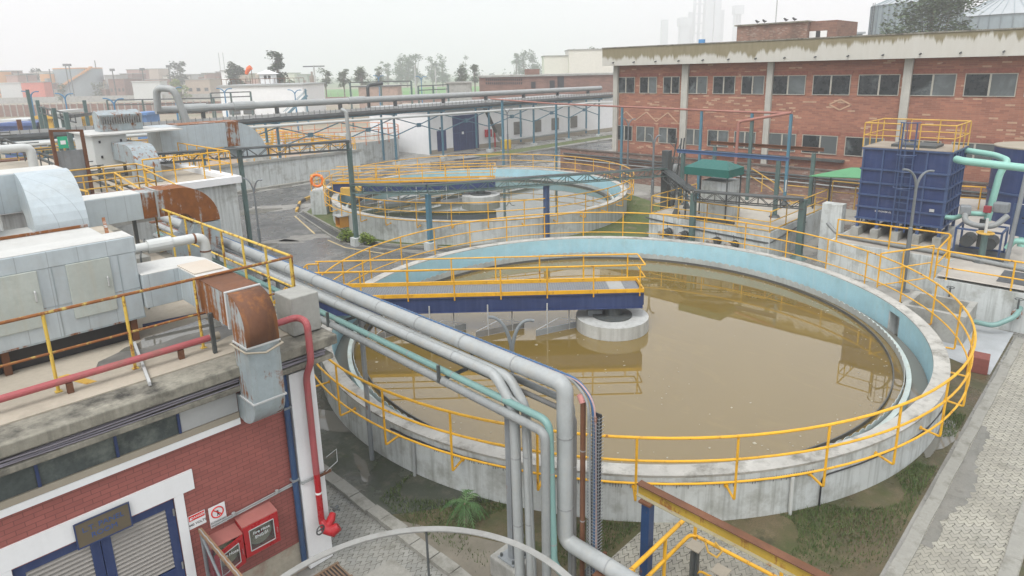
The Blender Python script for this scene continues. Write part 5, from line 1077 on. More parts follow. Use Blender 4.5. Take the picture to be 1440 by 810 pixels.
# blue gantry
t = thing('gantry', 'blue and rusty steel lifting beams on posts above the pump platform', 'gantry', (35, 16.3, 1.47))
MB().ibeam((33, 19.2, 4.5), (33, 12.9, 4.5), .14, .2).build('beam', paint('blue_grey_beam', (.07, .13, .25), .5, rust=.2), t); MB().ibeam((36.9, 19.2, 4.6), (36.9, 12.6, 4.6), .14, .2).build('beam', RUSTT, t)
for x, y in ((33, 18.8), (33, 13.4), (36.9, 18.9), (36.9, 13.1)): MB().box(x-.09, x+.09, y-.09, y+.09, 1.47, 4.38).build('post', GREENS, t); MB().cyl((x, y, 1.471), .3, .12, 8, .2).build('base', CHAR, t)
# flanged pipe stubs at the front of the platform
pr = None
for i, (px, py) in enumerate(((940, 326), (963, 330), (1008, 339), (1033, 344))):
    p = aty(px, py, 0) if 0 else atx(px, py, 29.4); lab = ('leftmost', 'second', 'third', 'rightmost')[i]
    t = thing('valve_stub', lab+' of four rusty flanged pipe stubs on the pump platform front', 'valve', (29.4, p.y, p.z), 'flanged pipe stubs on the pump platform')
    MB().tube([(29.69, p.y, p.z), (29.3, p.y+.1, p.z-.02), (28.95, p.y+.25, p.z-.05)], .14, 12).build('pipe', paint('flange_'+str(i), (.3, .27, .23), .7, rust=.4), t)
    b = MB()
    for k in (.15, .32, .5): b.tube([(29.69-k, p.y+.1*k, p.z-.05*k), (29.64-k, p.y+.1*k+.01, p.z-.05*k)], .21, 12)
    b.build('flange', CHAR, t); MB().pipe([(29.3, p.y, p.z+.15), (29.3, p.y, p.z+.42), (29.42, p.y+.1, p.z+.48), (29.42, p.y+.1, p.z+.3)], .014, 5).build('hook', CHAR, t)
one_pipe('black_hose', 'thick black pipe lying on the ground before the pump platform', 'pipe', BLACK, [(29.2, 18.6, .2), (28.6, 17.4, .18), (27.9, 14.9, .15), (27.7, 13.9, .15)], .17)
for i, (x, y) in enumerate(((32.2, 18.0), (36.2, 14.2), (30.6, 17.7))):
    t = thing('valve', ('blue handled valve on a pedestal at the left of the pump platform', 'white spindle valve on a dark pedestal at the platform back', 'small grey valve at the front left of the platform')[i], 'valve', (x, y, 1.47))
    MB().cyl((x, y, 1.471), .22, .28, 10, .1).build('pedestal', CHAR, t); MB().tube([(x, y, 1.7), (x, y, 2.25)], .07, 8).build('body', BLUES if i < 2 else GRIL, t); MB().tube([(x, y, 2.2), (x, y, 2.9 if i == 1 else 2.5)], .035, 6).build('spindle', PIPEW, t)
one_pipe('grey_riser', 'grey pipe riser with elbow behind the lattice mast', 'pipe', PIPEG, [(34.2, 19.8, 0), (34.2, 19.8, 3.4), (33.4, 19.6, 3.5), (33.2, 19.6, .6)], .16, .3)
# ================================================================== RIGHT PLATFORM AND BLUE TANK
t = thing('filter_platform', 'low white concrete platform carrying the blue tank and pumps', 'platform', (34, 4, 0))
MB().box(29.7, 45, -14, 9.6, 0, 1.5).build('base', WCONC, t); MB().box(27.0, 29.698, -14, 4.95, 0, 1.4).build('front_block', WCONC, t)
MB().box(27.05, 44.9, -13.9, 4.9, 1.502, 1.512).build('top', paint('filter_top', (.46, .43, .38), .85, dirt=.5, dcol=(.26, .24, .21), dscale=.7), t); MB().box(29.8, 44.9, 4.92, 9.5, 1.502, 1.512).build('top', bpy.data.materials['filter_top'], t)
MB().box(27.6, 29.3, -2, 3.2, 1.513, 1.53).build('grating_panel', paint('dark_grating', (.09, .095, .1), .7, var=.3, vs=8), t)
tag(MB().box(31.2, 31.75, 9.62, 10.5, 0, 2.85).build('white_column', WCONC), 'tall white concrete column left of the blue tank', 'column')
rail_run('platform_railing', 'yellow railing along the platform edge below the blue tank', 'railing', [(29.8, 9.3, 1.15), (29.8, 5.15, 1.15)], 1.35, Y_, Y_, spacing=2.0, levels=(1., .5), r=.032, foot=False)
rail_run('platform_railing', 'yellow railing on the front block at the right edge', 'railing', [(29.8, 5.1, 1.25), (27.3, 5.0, 1.25), (27.1, 4.6, 1.25), (27.1, -3, 1.25)], 1.2, Y_, Y_, spacing=2.1, levels=(1., .5), r=.032, foot=False)
rail_run('stair_railing', 'yellow railing leading from the ring railing to the platform', 'railing', [(25.9, 6.5, 1.0), (26.9, 6.0, 1.0), (27.3, 5.15, 1.25)], 1.3, Y_, Y_, spacing=1.4, levels=(1., .5, .05), r=.03, foot=False)
# blue ribbed tank
t = thing('blue_tank', 'navy ribbed square tank on legs with a ladder up its front', 'tank', (33, 7.45, 1.5))
bx0, bx1, by0, by1, bz0, bz1 = 31.6, 34.3, 5.8, 9.1, 2.3, 5.5
MB().box(bx0, bx1, by0, by1, bz0, bz1).build('body', NAVY, t)
for z in (2.32, 2.85, 3.4, 3.95, 4.55, 5.45): b = MB(); b.box(bx0-.07, bx1+.07, by0-.07, by1+.07, z-.035, z+.035); b.build('rib', NAVYL, t)
b = MB()
for y in [by0+.02]+[by0+.83*k for k in range(1, 4)]+[by1-.02]: b.box(bx0-.055, bx0-.002, y-.03, y+.03, bz0, bz1-.02)
for x in [bx0+.54*k for k in range(0, 6)]: b.box(x-.03, x+.03, by0-.055, by0-.002, bz0, bz1-.02)
b.build('stiffener', NAVYL, t)
MB().box(bx0-.05, bx1+.05, by0-.05, by1+.05, 5.487, 5.51).build('top', paint('tank_top_dirt', (.33, .28, .22), .85, var=.15, dirt=.4), t); MB().box(32.2, 33.6, 6.5, 8.2, 5.511, 5.62).build('hatch', CHAR, t)
for y in (5.85, 6.65, 7.45, 8.25, 9.05):
    for x in (31.65, 33, 34.25): MB().box(x-.06, x+.06, y-.06, y+.06, 1.9, 2.29).build('leg', NAVYL, t)
for y in (5.85, 6.65, 7.45, 8.25, 9.05): tag(MB().box(31.3, 34.5, y-.16, y+.16, 1.513, 1.9).build('concrete_plinth', CONC), {5.85: 'nearest right', 6.65: 'second from right', 7.45: 'middle', 8.25: 'second from left', 9.05: 'leftmost'}[y]+' concrete plinth under the blue tank', 'plinth', 'plinths under the blue tank')
text('BIOTOWER 02', 'lettering', SIGNW, t, (bx0-.014, 8.06, 2.7), .1, ux=(0, -1, 0)); MB().box(bx0-.075, bx0-.06, 6.12, 6.3, 2.95, 3.07).build('nameplate', LGREY, t)
lad = MB(); yl0, yl1 = 7.1, 7.6
for y in (yl0, yl1): lad.bar((bx0-.22, y, 1.95), (bx0-.22, y, 6.65), .05)
k = 2.1
while k < 6.0: lad.bar((bx0-.22, yl0, k), (bx0-.22, yl1, k), .028); k += .28
lo = lad.build('ladder', NAVYL, t); cg = MB()
for z in (3.9, 4.6, 5.3, 5.95, 6.65): cg.tube([(bx0-.22-.42*sin(pi*i/10), (yl0+yl1)/2+.36*cos(pi*i/10), z) for i in range(11)], .022, 5)
for i in (2, 5, 8): a = pi*i/10; cg.bar((bx0-.22-.42*sin(a), (yl0+yl1)/2+.36*cos(a), 3.9), (bx0-.22-.42*sin(a), (yl0+yl1)/2+.36*cos(a), 6.65), .025)
cg.build('cage', NAVYL, lo)
rail_run('tank_top_railing', 'faded yellow railing round the top of the blue tank', 'railing', [(bx0-.05, 7.0, 5.5), (bx0-.05, by0-.05, 5.5), (bx1+.05, by0-.05, 5.5), (bx1+.05, by1+.05, 5.5), (bx0-.05, by1+.05, 5.5), (bx0-.05, 7.7, 5.5)], 1.05, YF, YF, spacing=1.05, r=.028, levels=(1., .5), foot=False)
# navy cylinder tank
t = thing('cylinder_tank', 'navy upright cylinder tank with dusty top at the right edge', 'tank', (39.8, 3.6, 1.5)); MB().cyl((39.8, 3.6, 1.5), 1.95, 3.55, 48).build('body', NAVY, t, smooth=True); MB().cyl((39.8, 3.6, 5.051), 1.98, .06, 48).build('top', BEIGE, t)
b = MB(); b.lathe([(1.96, 2.9), (2.02, 2.9), (2.02, 2.98), (1.96, 2.98)], (39.8, 3.6, 0), 48); b.build('hoop', NAVYL, t); MB().tube([(39.2, 3.2, 5.1), (39.2, 3.2, 5.4), (39.4, 3.0, 5.5)], .07, 8).build('vent', CHAR, t)
# teal pipes
one_pipe('teal_pipe', 'thick pale teal pipe leaving the top of the blue tank to the right', 'pipe', TEALL, [(31.55, 5.6, 5.22), (31.3, 5.35, 5.2), (31.2, 3.3, 5.1), (31.2, -1.5, 5.0)], .15, .12)
one_pipe('teal_pipe', 'pale teal pipe bending from the tank back down to the pumps', 'pipe', TEALL, [(34.3, 5.9, 5.3), (34.0, 4.7, 5.2), (33.2, 4.1, 5.1), (33.1, 4.3, 4.6), (32.9, 4.45, 2.6)], .13, .3)
one_pipe('teal_pipe', 'pale teal riser at the right edge behind the control box', 'pipe', TEALL, [(32.6, 3.0, 6.2), (32.4, 2.95, 5.6), (31.9, 3.1, 1.9)], .13, .2)
one_pipe('teal_pipe', 'wavy pale teal pipe low beside the blue tank corner', 'pipe', TEALL, [(31.8, 5.75, 2.75), (31.8, 5.4, 2.75), (31.6, 5.0, 3.05), (31.6, 4.3, 3.1)], .1, .3)
one_pipe('teal_pipe', 'short pale teal pipe from the right edge to a valve foot', 'pipe', TEALL, [(29.9, 3.3, 2.2), (29.9, 3.15, 2.55), (29.8, 1.5, 2.6)], .11, .2)
one_pipe('teal_pipe', 'low pale teal pipe with two valves at the foot of the front block', 'pipe', TEAL, [(27.0, 4.4, .75), (26.5, 4.35, .6), (26.2, 3.7, .35), (26.15, 2.9, .35), (26.5, 2.4, .7), (27.0, 2.35, .9)], .085, .2)
for i, (x, y) in enumerate(((26.75, 4.37), (26.8, 2.4))):
    t = thing('hand_valve', ('left', 'right')[i]+' rusty hand valve on the low teal pipe', 'valve', (x, y, .6), 'hand valves on the low teal pipe'); MB().tube([(x-.1, y, .7), (x+.1, y, .75)], .15, 10).build('flange', RUSTD, t); MB().tube([(x, y, .75), (x, y, 1.25)], .03, 6).build('spindle', CHAR, t); MB().tube([(x+.12*cos(2*pi*k/14), y+.12*sin(2*pi*k/14), 1.25) for k in range(14)], .015, 5, closed=True).build('wheel', CHAR, t)
# pumps, gate valve, control panel
t = thing('pump_skid', 'grey pumps and pipework on a navy frame beside the blue tank', 'pump set', (31.2, 4.4, 1.51))
b = MB()
for x in (30.6, 31.9):
    for y in (3.6, 5.1): b.bar((x, y, 1.52), (x, y, 2.6), .07)
    b.bar((x, 3.6, 2.6), (x, 5.1, 2.6), .07); b.bar((x, 3.6, 1.6), (x, 5.1, 1.6), .07)
for y in (3.6, 5.1): b.bar((30.6, y, 2.6), (31.9, y, 2.6), .07)
b.build('frame', NAVYL, t)
MB().box(30.4, 32.2, 3.4, 5.3, 1.513, 1.56).build('skid', CHAR, t)
for y in (4.0, 4.75): MB().tube([(30.9, y, 2.05), (31.7, y, 2.05)], .24, 14).build('pump', CHAR, t)
MB().pipe([(31.3, 5.0, 3.2), (30.9, 4.9, 2.85), (30.8, 4.5, 2.75), (30.8, 3.9, 2.8), (31.2, 3.6, 3.2)], .11, 12, bend=.25).build('manifold', PIPEG, t, smooth=True)
MB().obox((31.3, 5.0, 3.05), .42, .38, .38, .2).build('motor', GRIL, t, bevel=.05); MB().obox((31.8, 3.9, 3.2), .45, .5, .4, -.1).build('motor', GRIL, t, bevel=.05); MB().obox((31.5, 4.3, 3.2), .25, .25, .25).build('red_tag', paint('dull_red', (.3, .04, .05), .5), t); MB().tube([(32.3, 4.5, 1.56), (32.3, 4.5, 2.75)], .12, 10).build('column', CHAR, t)
t = thing('gate_valve', 'green gate valve with a round yellow handwheel and white spindle', 'valve', (30.0, 4.05, 1.51))
MB().cyl((30.0, 4.05, 1.513), .3, .22, 10, .15).build('base', CHAR, t); MB().tube([(30.0, 4.05, 1.7), (30.0, 4.05, 2.6)], .11, 10).build('body', GREENS, t); MB().tube([(30.0, 4.05, 2.6), (30.0, 4.05, 3.25)], .05, 8).build('spindle', PIPEW, t)
b = MB(); b.tube([(30.0+.27*cos(2*pi*k/22), 4.05+.27*sin(2*pi*k/22), 2.68) for k in range(22)], .035, 8, closed=True); b.bar((29.74, 4.05, 2.68), (30.26, 4.05, 2.68), .04); b.bar((30.0, 3.79, 2.68), (30.0, 4.31, 2.68), .04); b.build('handwheel', YF, t)
t = thing('control_box', 'white control box with small black marks on a grey pole', 'control box', (29.9, 3.2, 1.5))
MB().tube([(29.75, 3.25, 1.5), (29.85, 3.1, 5.05)], .075, 10).build('pole', GRIL, t); MB().obox((30.0, 2.95, 2.75), .22, .72, 1.15, R_(-25)).build('cabinet', PIPEW, t, bevel=.02); MB().obox((29.9, 3.0, 2.72), .02, .75, 1.2, R_(-25)).build('back_plate', NAVYL, t)
n_ = (-cos(R_(-25)), -sin(R_(-25))); o_ = Vector((30.0+n_[0]*.125, 2.95+n_[1]*.125, 0)); sidev = Vector((-n_[1], n_[0], 0)); b = MB()
for dx, z, s_ in ((.1, 3.5, .09), (.02, 3.4, .07), (.14, 3.3, .08), (.06, 3.22, .05)): c = o_+sidev*dx; b.obox((c.x, c.y, z), .01, s_, s_*.8, R_(-25))
b.build('marks', BLACKT, t)
for i in range(3):
    c = (32.8+i*.9, 1.8-.5*i); t = thing('pump', ('nearest', 'middle', 'farthest')[i]+' grey pump with a teal flange at the right edge', 'pump', (c[0], c[1], 1.5), 'pumps at the right edge'); MB().obox((c[0], c[1], 1.513), .9, .6, .3).build('base', CHAR, t); MB().tube([(c[0]-.4, c[1], 2.1), (c[0]+.4, c[1], 2.1)], .26, 12).build('body', GRIL, t); MB().tube([(c[0]-.75, c[1], 2.3), (c[0]-.4, c[1], 2.3)], .13, 10).build('teal_flange', TEALL, t)
one_pipe('grey_hose', 'long grey pipe lying on the platform along its edge railing', 'pipe', PIPEG, [(30.6, 10.0, 2.1), (30.5, 9.5, 1.65), (30.2, 7, 1.62), (30.1, 5.1, 1.62), (29.4, 2, 1.6)], .085, .3)
# second little canopy and railing beyond
t = thing('canopy', 'small pale green sheet canopy left of the blue tank', 'canopy', (37.0, 11.6, 0)); b = MB(); b.add([(36.2, 10.0, 3.4), (36.2, 13.0, 3.25), (38.0, 12.6, 3.25), (38.0, 10.0, 3.4), (37.1, 11.2, 3.75), (37.1, 10.2, 3.8)], [(0, 1, 4, 5), (1, 2, 4), (2, 3, 5, 4), (0, 5, 3)]); o = b.build('roof', GRNL, t); sm = o.modifiers.new('t', 'SOLIDIFY'); sm.thickness = .05
for x, y in ((36.3, 10.2), (36.3, 12.7), (37.8, 12.4), (37.8, 10.2)): MB().bar((x, y, 0), (x, y, 3.3), .07).build('post', CHAR, t)
rail_run('platform_railing', 'yellow railing standing behind the blue tank by the wall', 'railing', [(40, 11, 1.3), (40, 9.3, 1.5), (41, 6.0, 1.5), (41, 3, 1.5)], 1.2, Y_, Y_, spacing=1.6, r=.035)
# ================================================================== NEAR RIGHT CORNER
t = thing('lifting_beam', 'rusty yellow steel beam on a navy post at the lower right', 'beam', (8.6, 4.2, 0))
b = MB(); b.bar((8.62, 5.5, 1.98), (8.5, 1.0, 1.98), .02, .2); b.build('web', paint('rusty_yellow_beam', (.45, .3, .04), .6, rust=.45, rscale=3), t); b = MB(); b.bar((8.62, 5.5, 2.09), (8.5, 1.0, 2.09), .15, .02); b.build('top_flange', RUSTT, t); b = MB(); b.bar((8.62, 5.5, 1.87), (8.5, 1.0, 1.87), .15, .02); b.build('bottom_flange', paint('pale_flange', (.4, .37, .25), .6, rust=.3), t)
MB().box(8.5, 8.66, 5.2, 5.36, 0, 1.82).build('post', paint('blue_post_paint', (.02, .06, .16), .45, var=.2, rust=.2), t); MB().box(8.46, 8.7, 5.17, 5.4, 1.82, 1.858).build('cap_plate', RUSTT, t)
t = thing('pit_railing', 'bright yellow pipe railing round the pit at the lower right', 'railing', (9.0, 4.0, 0))
for h, r_ in ((1.02, .04), (.55, .035)):
    b = MB(); b.pipe([(6.6, 5.1, h-.0), (9.84, 5.1, h), (9.84, 1.0, h)], r_, 10, bend=.16); b.build('rail', Y_, t, smooth=True)
b = MB(); b.pipe([(8.0, 4.75, .1), (9.55, 4.75, .12), (9.55, 1.0, .12)], .022, 8, bend=.1); b.build('low_rail', Y_, t, smooth=True)
for x, y in ((9.84, 5.02), (9.84, 3.4), (9.84, 1.8), (8.9, 5.1), (7.9, 5.1)): MB().tube([(x, y, 0), (x, y, 1.02)], .034, 8).build('post', Y_, t)
MB().tube([(9.72, 4.75, .62+0), (9.66, 4.65, .5), (9.7, 4.5, .45), (9.8, 4.45, .55), (9.8, 4.6, .66)], .02, 6).build('rope_loop', YF, t)
for i, (x, y, h) in enumerate(((9.35, 4.75, .75), (9.25, 4.2, .62))):
    t = thing('sluice_post', ('taller dark steel stub post inside the yellow pit railing', 'shorter dark steel stub post inside the yellow pit railing')[i], 'post', (x, y, 0)); b = MB(); b.bar((x-.07, y, 0), (x-.07, y, h), .03, .16); b.bar((x+.07, y, 0), (x+.07, y, h), .03, .16); b.bar((x, y, 0), (x, y, h), .12, .03); b.build('post', CHAR, t); MB().box(x-.13, x+.13, y-.13, y+.13, h, h+.02).build('cap', BEIGE, t)
t = thing('hoop_rail', 'curved pale grey flat band on thin rods in the left foreground', 'railing', (3.6, 5.4, 0))
b = MB(); c = (3.55, 5.45); rr_ = 2.6; n = 60
a0, a1 = R_(-30), R_(130)
b.lathe([(rr_+.0, 2.0), (rr_+.02, 2.0), (rr_+.02, 2.1), (rr_-.09, 2.1), (rr_-.09, 2.085), (rr_, 2.085)], (c[0], c[1], 0), n, a0, a1); b.build('band', paint('hoop_band', (.33, .33, .31), .6, var=.12, dirt=.4, dcol=(.2, .19, .16), dscale=4), t)
for a in (-25, 46, 120): MB().tube([(c[0]+rr_*cos(R_(a)), c[1]+rr_*sin(R_(a)), 0), (c[0]+rr_*cos(R_(a)), c[1]+rr_*sin(R_(a)), 2.02)], .02, 8).build('rod', CHAR, t)
t = thing('cable_stub', 'short rusty stake with black cable ends among the pavers', 'stake', (8.3, 6.0, 0)); MB().box(8.35, 8.41, 6.0, 6.06, 0, .5).build('stake', RUSTT, t)
for k in range(3): MB().tube([(7.9, 6.2+.06*k, .03), (8.15, 6.1+.05*k, .25), (8.38, 6.03, .48)], .02, 6).build('cable', CHAR, t)
# ================================================================== PLANTS
def leafball(b, q, c, rx, ry, rz, n, s, flat=.5):
    for _ in range(n):
        while 1:
            x, y, z = q.uniform(-1, 1), q.uniform(-1, 1), q.uniform(-1, 1); d = x*x+y*y+z*z
            if d < 1 and d > .12: break
        k = 1+.25*sin(4*x+3*z)+.2*sin(5*y)
        C = Vector((c[0]+x*rx*k, c[1]+y*ry*k, c[2]+z*rz*k)); a, e = q.uniform(0, 6.28), q.uniform(-1, 1)
        u = Vector((cos(a), sin(a), q.uniform(-.6, .6))).normalized(); v = u.cross(Vector((e, q.uniform(-1, 1), 1))).normalized(); w = s*q.uniform(.6, 1.3)
        b.add([C-u*w, C+v*w*flat, C+u*w, C-v*w*flat], [(0, 1, 2, 3)])
def tree(name, label, x, y, h, w, seed, mat, cat='tree', group=None, trunk_h=.35, leaf=.3, n=1400, clumps=11, z0=0.):
    q = random.Random(seed); t = thing(name, label, cat, (x, y, z0), group)
    b = MB(); th = h*trunk_h; top = Vector((x+q.uniform(-.1, .1)*w, y, z0+h*.8)); b.tube([(x, y, z0), (x+q.uniform(-.05, .05)*w, y, z0+th), top], [h*.022+.05, h*.016+.03, h*.006], 7)
    cr = MB()
    for i in range(clumps):
        a = q.uniform(0, 6.28); r = w*.5*math.sqrt(q.random())*.85; zz = z0+th+(h-th)*q.uniform(.1, .93); f = 1-.55*abs((zz-z0-th)/(h-th)-.4)
        c = Vector((x+r*cos(a)*f, y+r*sin(a)*f, zz)); b.tube([(x, y, z0+th*q.uniform(.75, 1.2)), ((x+c.x)/2, (y+c.y)/2, (z0+th+c.z)/2+.1*h*.3), c], [h*.009+.015, h*.006+.01, .01], 5)
        s_ = w*q.uniform(.2, .34); leafball(cr, q, c, s_, s_, s_*.75, n//clumps, leaf)
    b.build('trunk', BARK, t); cr.build('crown', mat, t); return t
# palm seedling by the near tank
p = at(655, 735, 0); t = thing('palm_plant', 'young feathery palm growing by the near tank wall', 'palm', p); q = random.Random(5)
MB().tube([p, p+Vector((.02, 0, .2)), p+Vector((0, .03, .45))], [.06, .05, .04], 8).build('stem', BARK, t); b = MB()
for i in range(15):
    a = 2*pi*i/15+q.uniform(-.2, .2); L = q.uniform(.32, .52); up = q.uniform(.3, 1.1); u = Vector((cos(a), sin(a), 0)); s_ = Vector((-sin(a), cos(a), 0)); base = p+Vector((0, 0, .42)); prev = base
    for k in range(1, 13):
        f = k/12; c = base+u*L*f+Vector((0, 0, up*.7*f-1.0*f*f*.75)); b.bar(prev, c, .012); ll = .19*sin(pi*min(1, f*.9+.12)); dd = (c-prev).normalized()
        for sg in (-1, 1): e = c+s_*sg*ll*.8+dd*ll*.7-Vector((0, 0, ll*.35)); b.add([c-dd*.012, c+dd*.012, e], [(0, 1, 2)])
        prev = c
b.build('fronds', PALMM, t)
for i, (px, py, h, w, mt, lab) in enumerate(((487, 341, .9, .95, LEAFB, 'yellow green shrub left of the teal post by the dark tank'), (518, 345, .75, .7, LEAFB, 'yellow green shrub right of the teal post by the dark tank'), (806, 240, 1.3, 1.5, LEAFD, 'dark round shrub on the lawn before the old brick wall'))):
    p = at(px, py, 0); t = thing('shrub', lab, 'shrub', p); q = random.Random(i); b = MB()
    for k in range(5): leafball(b, q, (p.x+q.uniform(-.3, .3)*w, p.y+q.uniform(-.3, .3)*w, h*q.uniform(.3, .65)), w*.35, w*.35, h*.32, 170, .07)
    b.build('foliage', mt, t); MB().tube([p, p+Vector((0, 0, h*.5))], .03, 6).build('stem', BARK, t)

# ================================================================== LEFT YARD: SECOND ROOF, BASINS
t = thing('utility_building', 'low flat roofed white building behind the rusted elbow with roof plant', 'building', (8, 37, 0))
MB().box(3.6, 12.2, 29.4, 48, 0, 4.5).build('wall', WCONC, t); MB().box(3.7, 12.1, 29.6, 47.9, 4.502, 4.53).build('roof', ROOFS, t); b = MB(); b.box(3.4, 12.4, 29.2, 29.6, 4.45, 4.75); b.box(12.0, 12.4, 29.602, 48, 4.45, 4.75); b.build('parapet', WHITEW, t)
rail_run('roof_railing', 'yellow railing on the white parapet of the second roof', 'railing', [(8.6, 29.7, 4.75), (12.2, 29.7, 4.75), (12.2, 36, 4.75)], 1.1, Y_, Y_, spacing=1.2, r=.03)
t = thing('vent_unit', 'pale roof unit with louvred hood on the second roof', 'roof unit', (10, 38, 4.53))
MB().box(8.25, 9.7, 35.3, 38.5, 5.15, 6.55).build('casing', PIPEW, t, bevel=.02); MB().box(8.1, 12.2, 35.0, 38.7, 6.56, 6.63).build('roof_sheet', GALVW, t)
b = MB()
for x, z in ((8.5, 5.5), (8.5, 6.2), (9.4, 5.5), (9.4, 6.2)): b.box(x, x+.08, 35.26, 35.299, z, z+.12)
b.build('latch', BLACK, t)
for x in (8.4, 9.5): MB().box(x-.06, x+.06, 35.5, 35.62, 4.532, 5.148).build('leg', CHAR, t)
hx, hy = 9.9, 37.0; b = MB(); b.extr([(hx-.95, hy-.5, 6.64), (hx-.95, hy+.5, 6.64), (hx-.95, hy+.5, 7.45), (hx-.95, hy+.15, 7.62), (hx-.95, hy-.65, 7.42), (hx-.95, hy-.5, 6.95)], (1.9, 0, 0)); b.build('hood', GALVD, t)
b = MB()
for i in range(17): b.box(hx-.9+.107*i, hx-.85+.107*i, hy-.68, hy-.55, 6.98, 7.34)
b.build('louvre', PIPED, t)
t = thing('roof_duct', 'long galvanized duct with rust streaks on the second roof', 'duct', (12, 37, 5)); b = MB(); b.box(11.62, 15.0, 36.6, 38.6, 5.35, 6.65); b.build('run', GALV, t, bevel=.01); b = MB(); b.box(15.01, 15.7, 36.58, 38.62, 5.34, 6.67); b.build('rusty_section', RUSTH, t); b = MB(); bend_xz(b, 36.6, 38.6, 17.2, 6.66, 1.9, 1.35, .2, .0); b.build('elbow', GALV, t); MB().box(12.6, 15.9, 36.7, 38.5, 6.672, 6.69).build('rusty_top', RUSTD, t)
t = thing('roof_duct', 'grey rounded duct elbow turning down beside the roof stairs', 'duct', (9.5, 31, 4.8)); b = MB(); bend_yz(b, 9.0, 10.0, 32.0, 6.2, 1.1, .8, .55, 4.0); b.build('elbow', GALVD, t, smooth=False)
one_pipe('roof_pipe', 'thin pale pipe along the back edge of the second roof', 'pipe', PIPEW, [(3.6, 46, 5.4), (8.8, 46, 5.6)], .12)
# basins with dense yellow railings
t = thing('basin', 'long white walled basin with tan filling left of the back road', 'basin', (28, 62, 0)); b = MB(); b.box(19.5, 34, 53.3, 53.7, 0, 2.2); b.box(19.5, 19.9, 53.702, 75, 0, 2.2); b.box(33.6, 34, 53.702, 75, 0, 2.2); b.box(26.0, 26.4, 53.702, 75, 0, 2.2); b.box(19.9, 33.6, 74.6, 75, 0, 2.2); b.build('wall', WCONC, t); MB().box(19.92, 33.58, 53.72, 74.58, 0, 1.5).build('filling', paint('tan_sludge', (.42, .33, .25), .8, var=.15, dirt=.4), t)
MB().box(19.3, 34.2, 53.2, 53.3, 2.0, 2.24).build('coping', CONC, t)
for i, (yy, lab) in enumerate(((53.6, 'front edge'), (56.3, 'second row'), (59, 'third row'), (61.7, 'fourth row'), (64.5, 'fifth row'), (67.2, 'sixth row'), (70, 'back row'))):
    rail_run('basin_railing', 'pale yellow railing on the walled basin, '+lab, 'railing', [(19.8, yy, 2.2), (33.8, yy, 2.2)], 1.1, Y_, Y_, spacing=1.4, r=.045, group='railings on the walled basin', foot=False)
for i, (xx, lab) in enumerate(((19.8, 'left end'), (26.2, 'middle wall'), (33.8, 'right end'))):
    rail_run('basin_railing', 'pale yellow railing along the walled basin, '+lab, 'railing', [(xx, 53.9, 2.2), (xx, 74, 2.2)], 1.1, Y_, Y_, spacing=1.8, r=.045, group='railings on the walled basin', foot=False)
t = thing('round_basin', 'round white basin with orange railing behind the rack', 'basin', (39, 64.5, 0)); b = MB(); b.lathe([(6.5, 0), (6.5, 2.2), (6.2, 2.2), (6.2, 0)], (39, 65, 0), 48); b.build('wall', WCONC, t, smooth=True); MB().cyl((39, 65, 0), 6.15, 1.4, 40).build('filling', bpy.data.materials['tan_sludge'], t)
t = thing('ring_railing', 'faded orange ring railing on the round white basin', 'railing', (39, 65, 2.2)); 
for h in (1.2, .6): MB().tube([(39+6.6*cos(2*pi*i/48), 65+6.6*sin(2*pi*i/48), 2.2+h) for i in range(48)], .045, 6, closed=True).build('rail', paint('faded_orange', (.62, .27, .15), .6), t)
for i in range(26): a = 2*pi*i/26; MB().tube([(39+6.6*cos(a), 65+6.6*sin(a), 1.9), (39+6.6*cos(a), 65+6.6*sin(a), 3.4)], .045, 6).build('post', bpy.data.materials['faded_orange'], t)
if False: one_pipe('outfall_pipe', 'pale pipe curving out of the basin wall onto the yard', 'pipe', PIPEL, [(33.6, 52.9, 1.9), (35.5, 52.6, 1.75), (37.5, 54.0, 1.7)], .25, .6)
for i, (a_, b_, z_, lab) in enumerate((((4, 51.5), (18.5, 51.5), 2.6, 'nearest'), ((6, 58.5), (19, 58.5), 3.2, 'second'), ((8, 63), (19, 63), 3.2, 'third'), ((4, 68), (19, 68), 3.6, 'farthest'))):
    rail_run('walkway_railing', lab+' yellow walkway railing in the yard behind the second roof', 'railing', [(*a_, z_), (*b_, z_)], 1.1, YF, YF, spacing=1.5, r=.045, group='walkway railings of the left yard', foot=False)
    t = thing('walkway', lab+' raised steel walkway in the yard behind the second roof', 'walkway', ((a_[0]+b_[0])/2, a_[1], 0), 'walkways of the left yard'); MB().box(a_[0], b_[0], a_[1]-.1, a_[1]+1.1, z_-.2, z_).build('deck', GRATE if i % 2 else RUSTT, t)
    for k_ in range(4): x_ = a_[0]+.3+(b_[0]-a_[0]-.6)*k_/3; MB().box(x_-.1, x_+.1, a_[1]+.2, a_[1]+.4, 0, z_-.202).build('post', GREENS, t)
kerbline([(12.4, 51.6), (26, 52.3), (34, 52.9)], .4, .15)

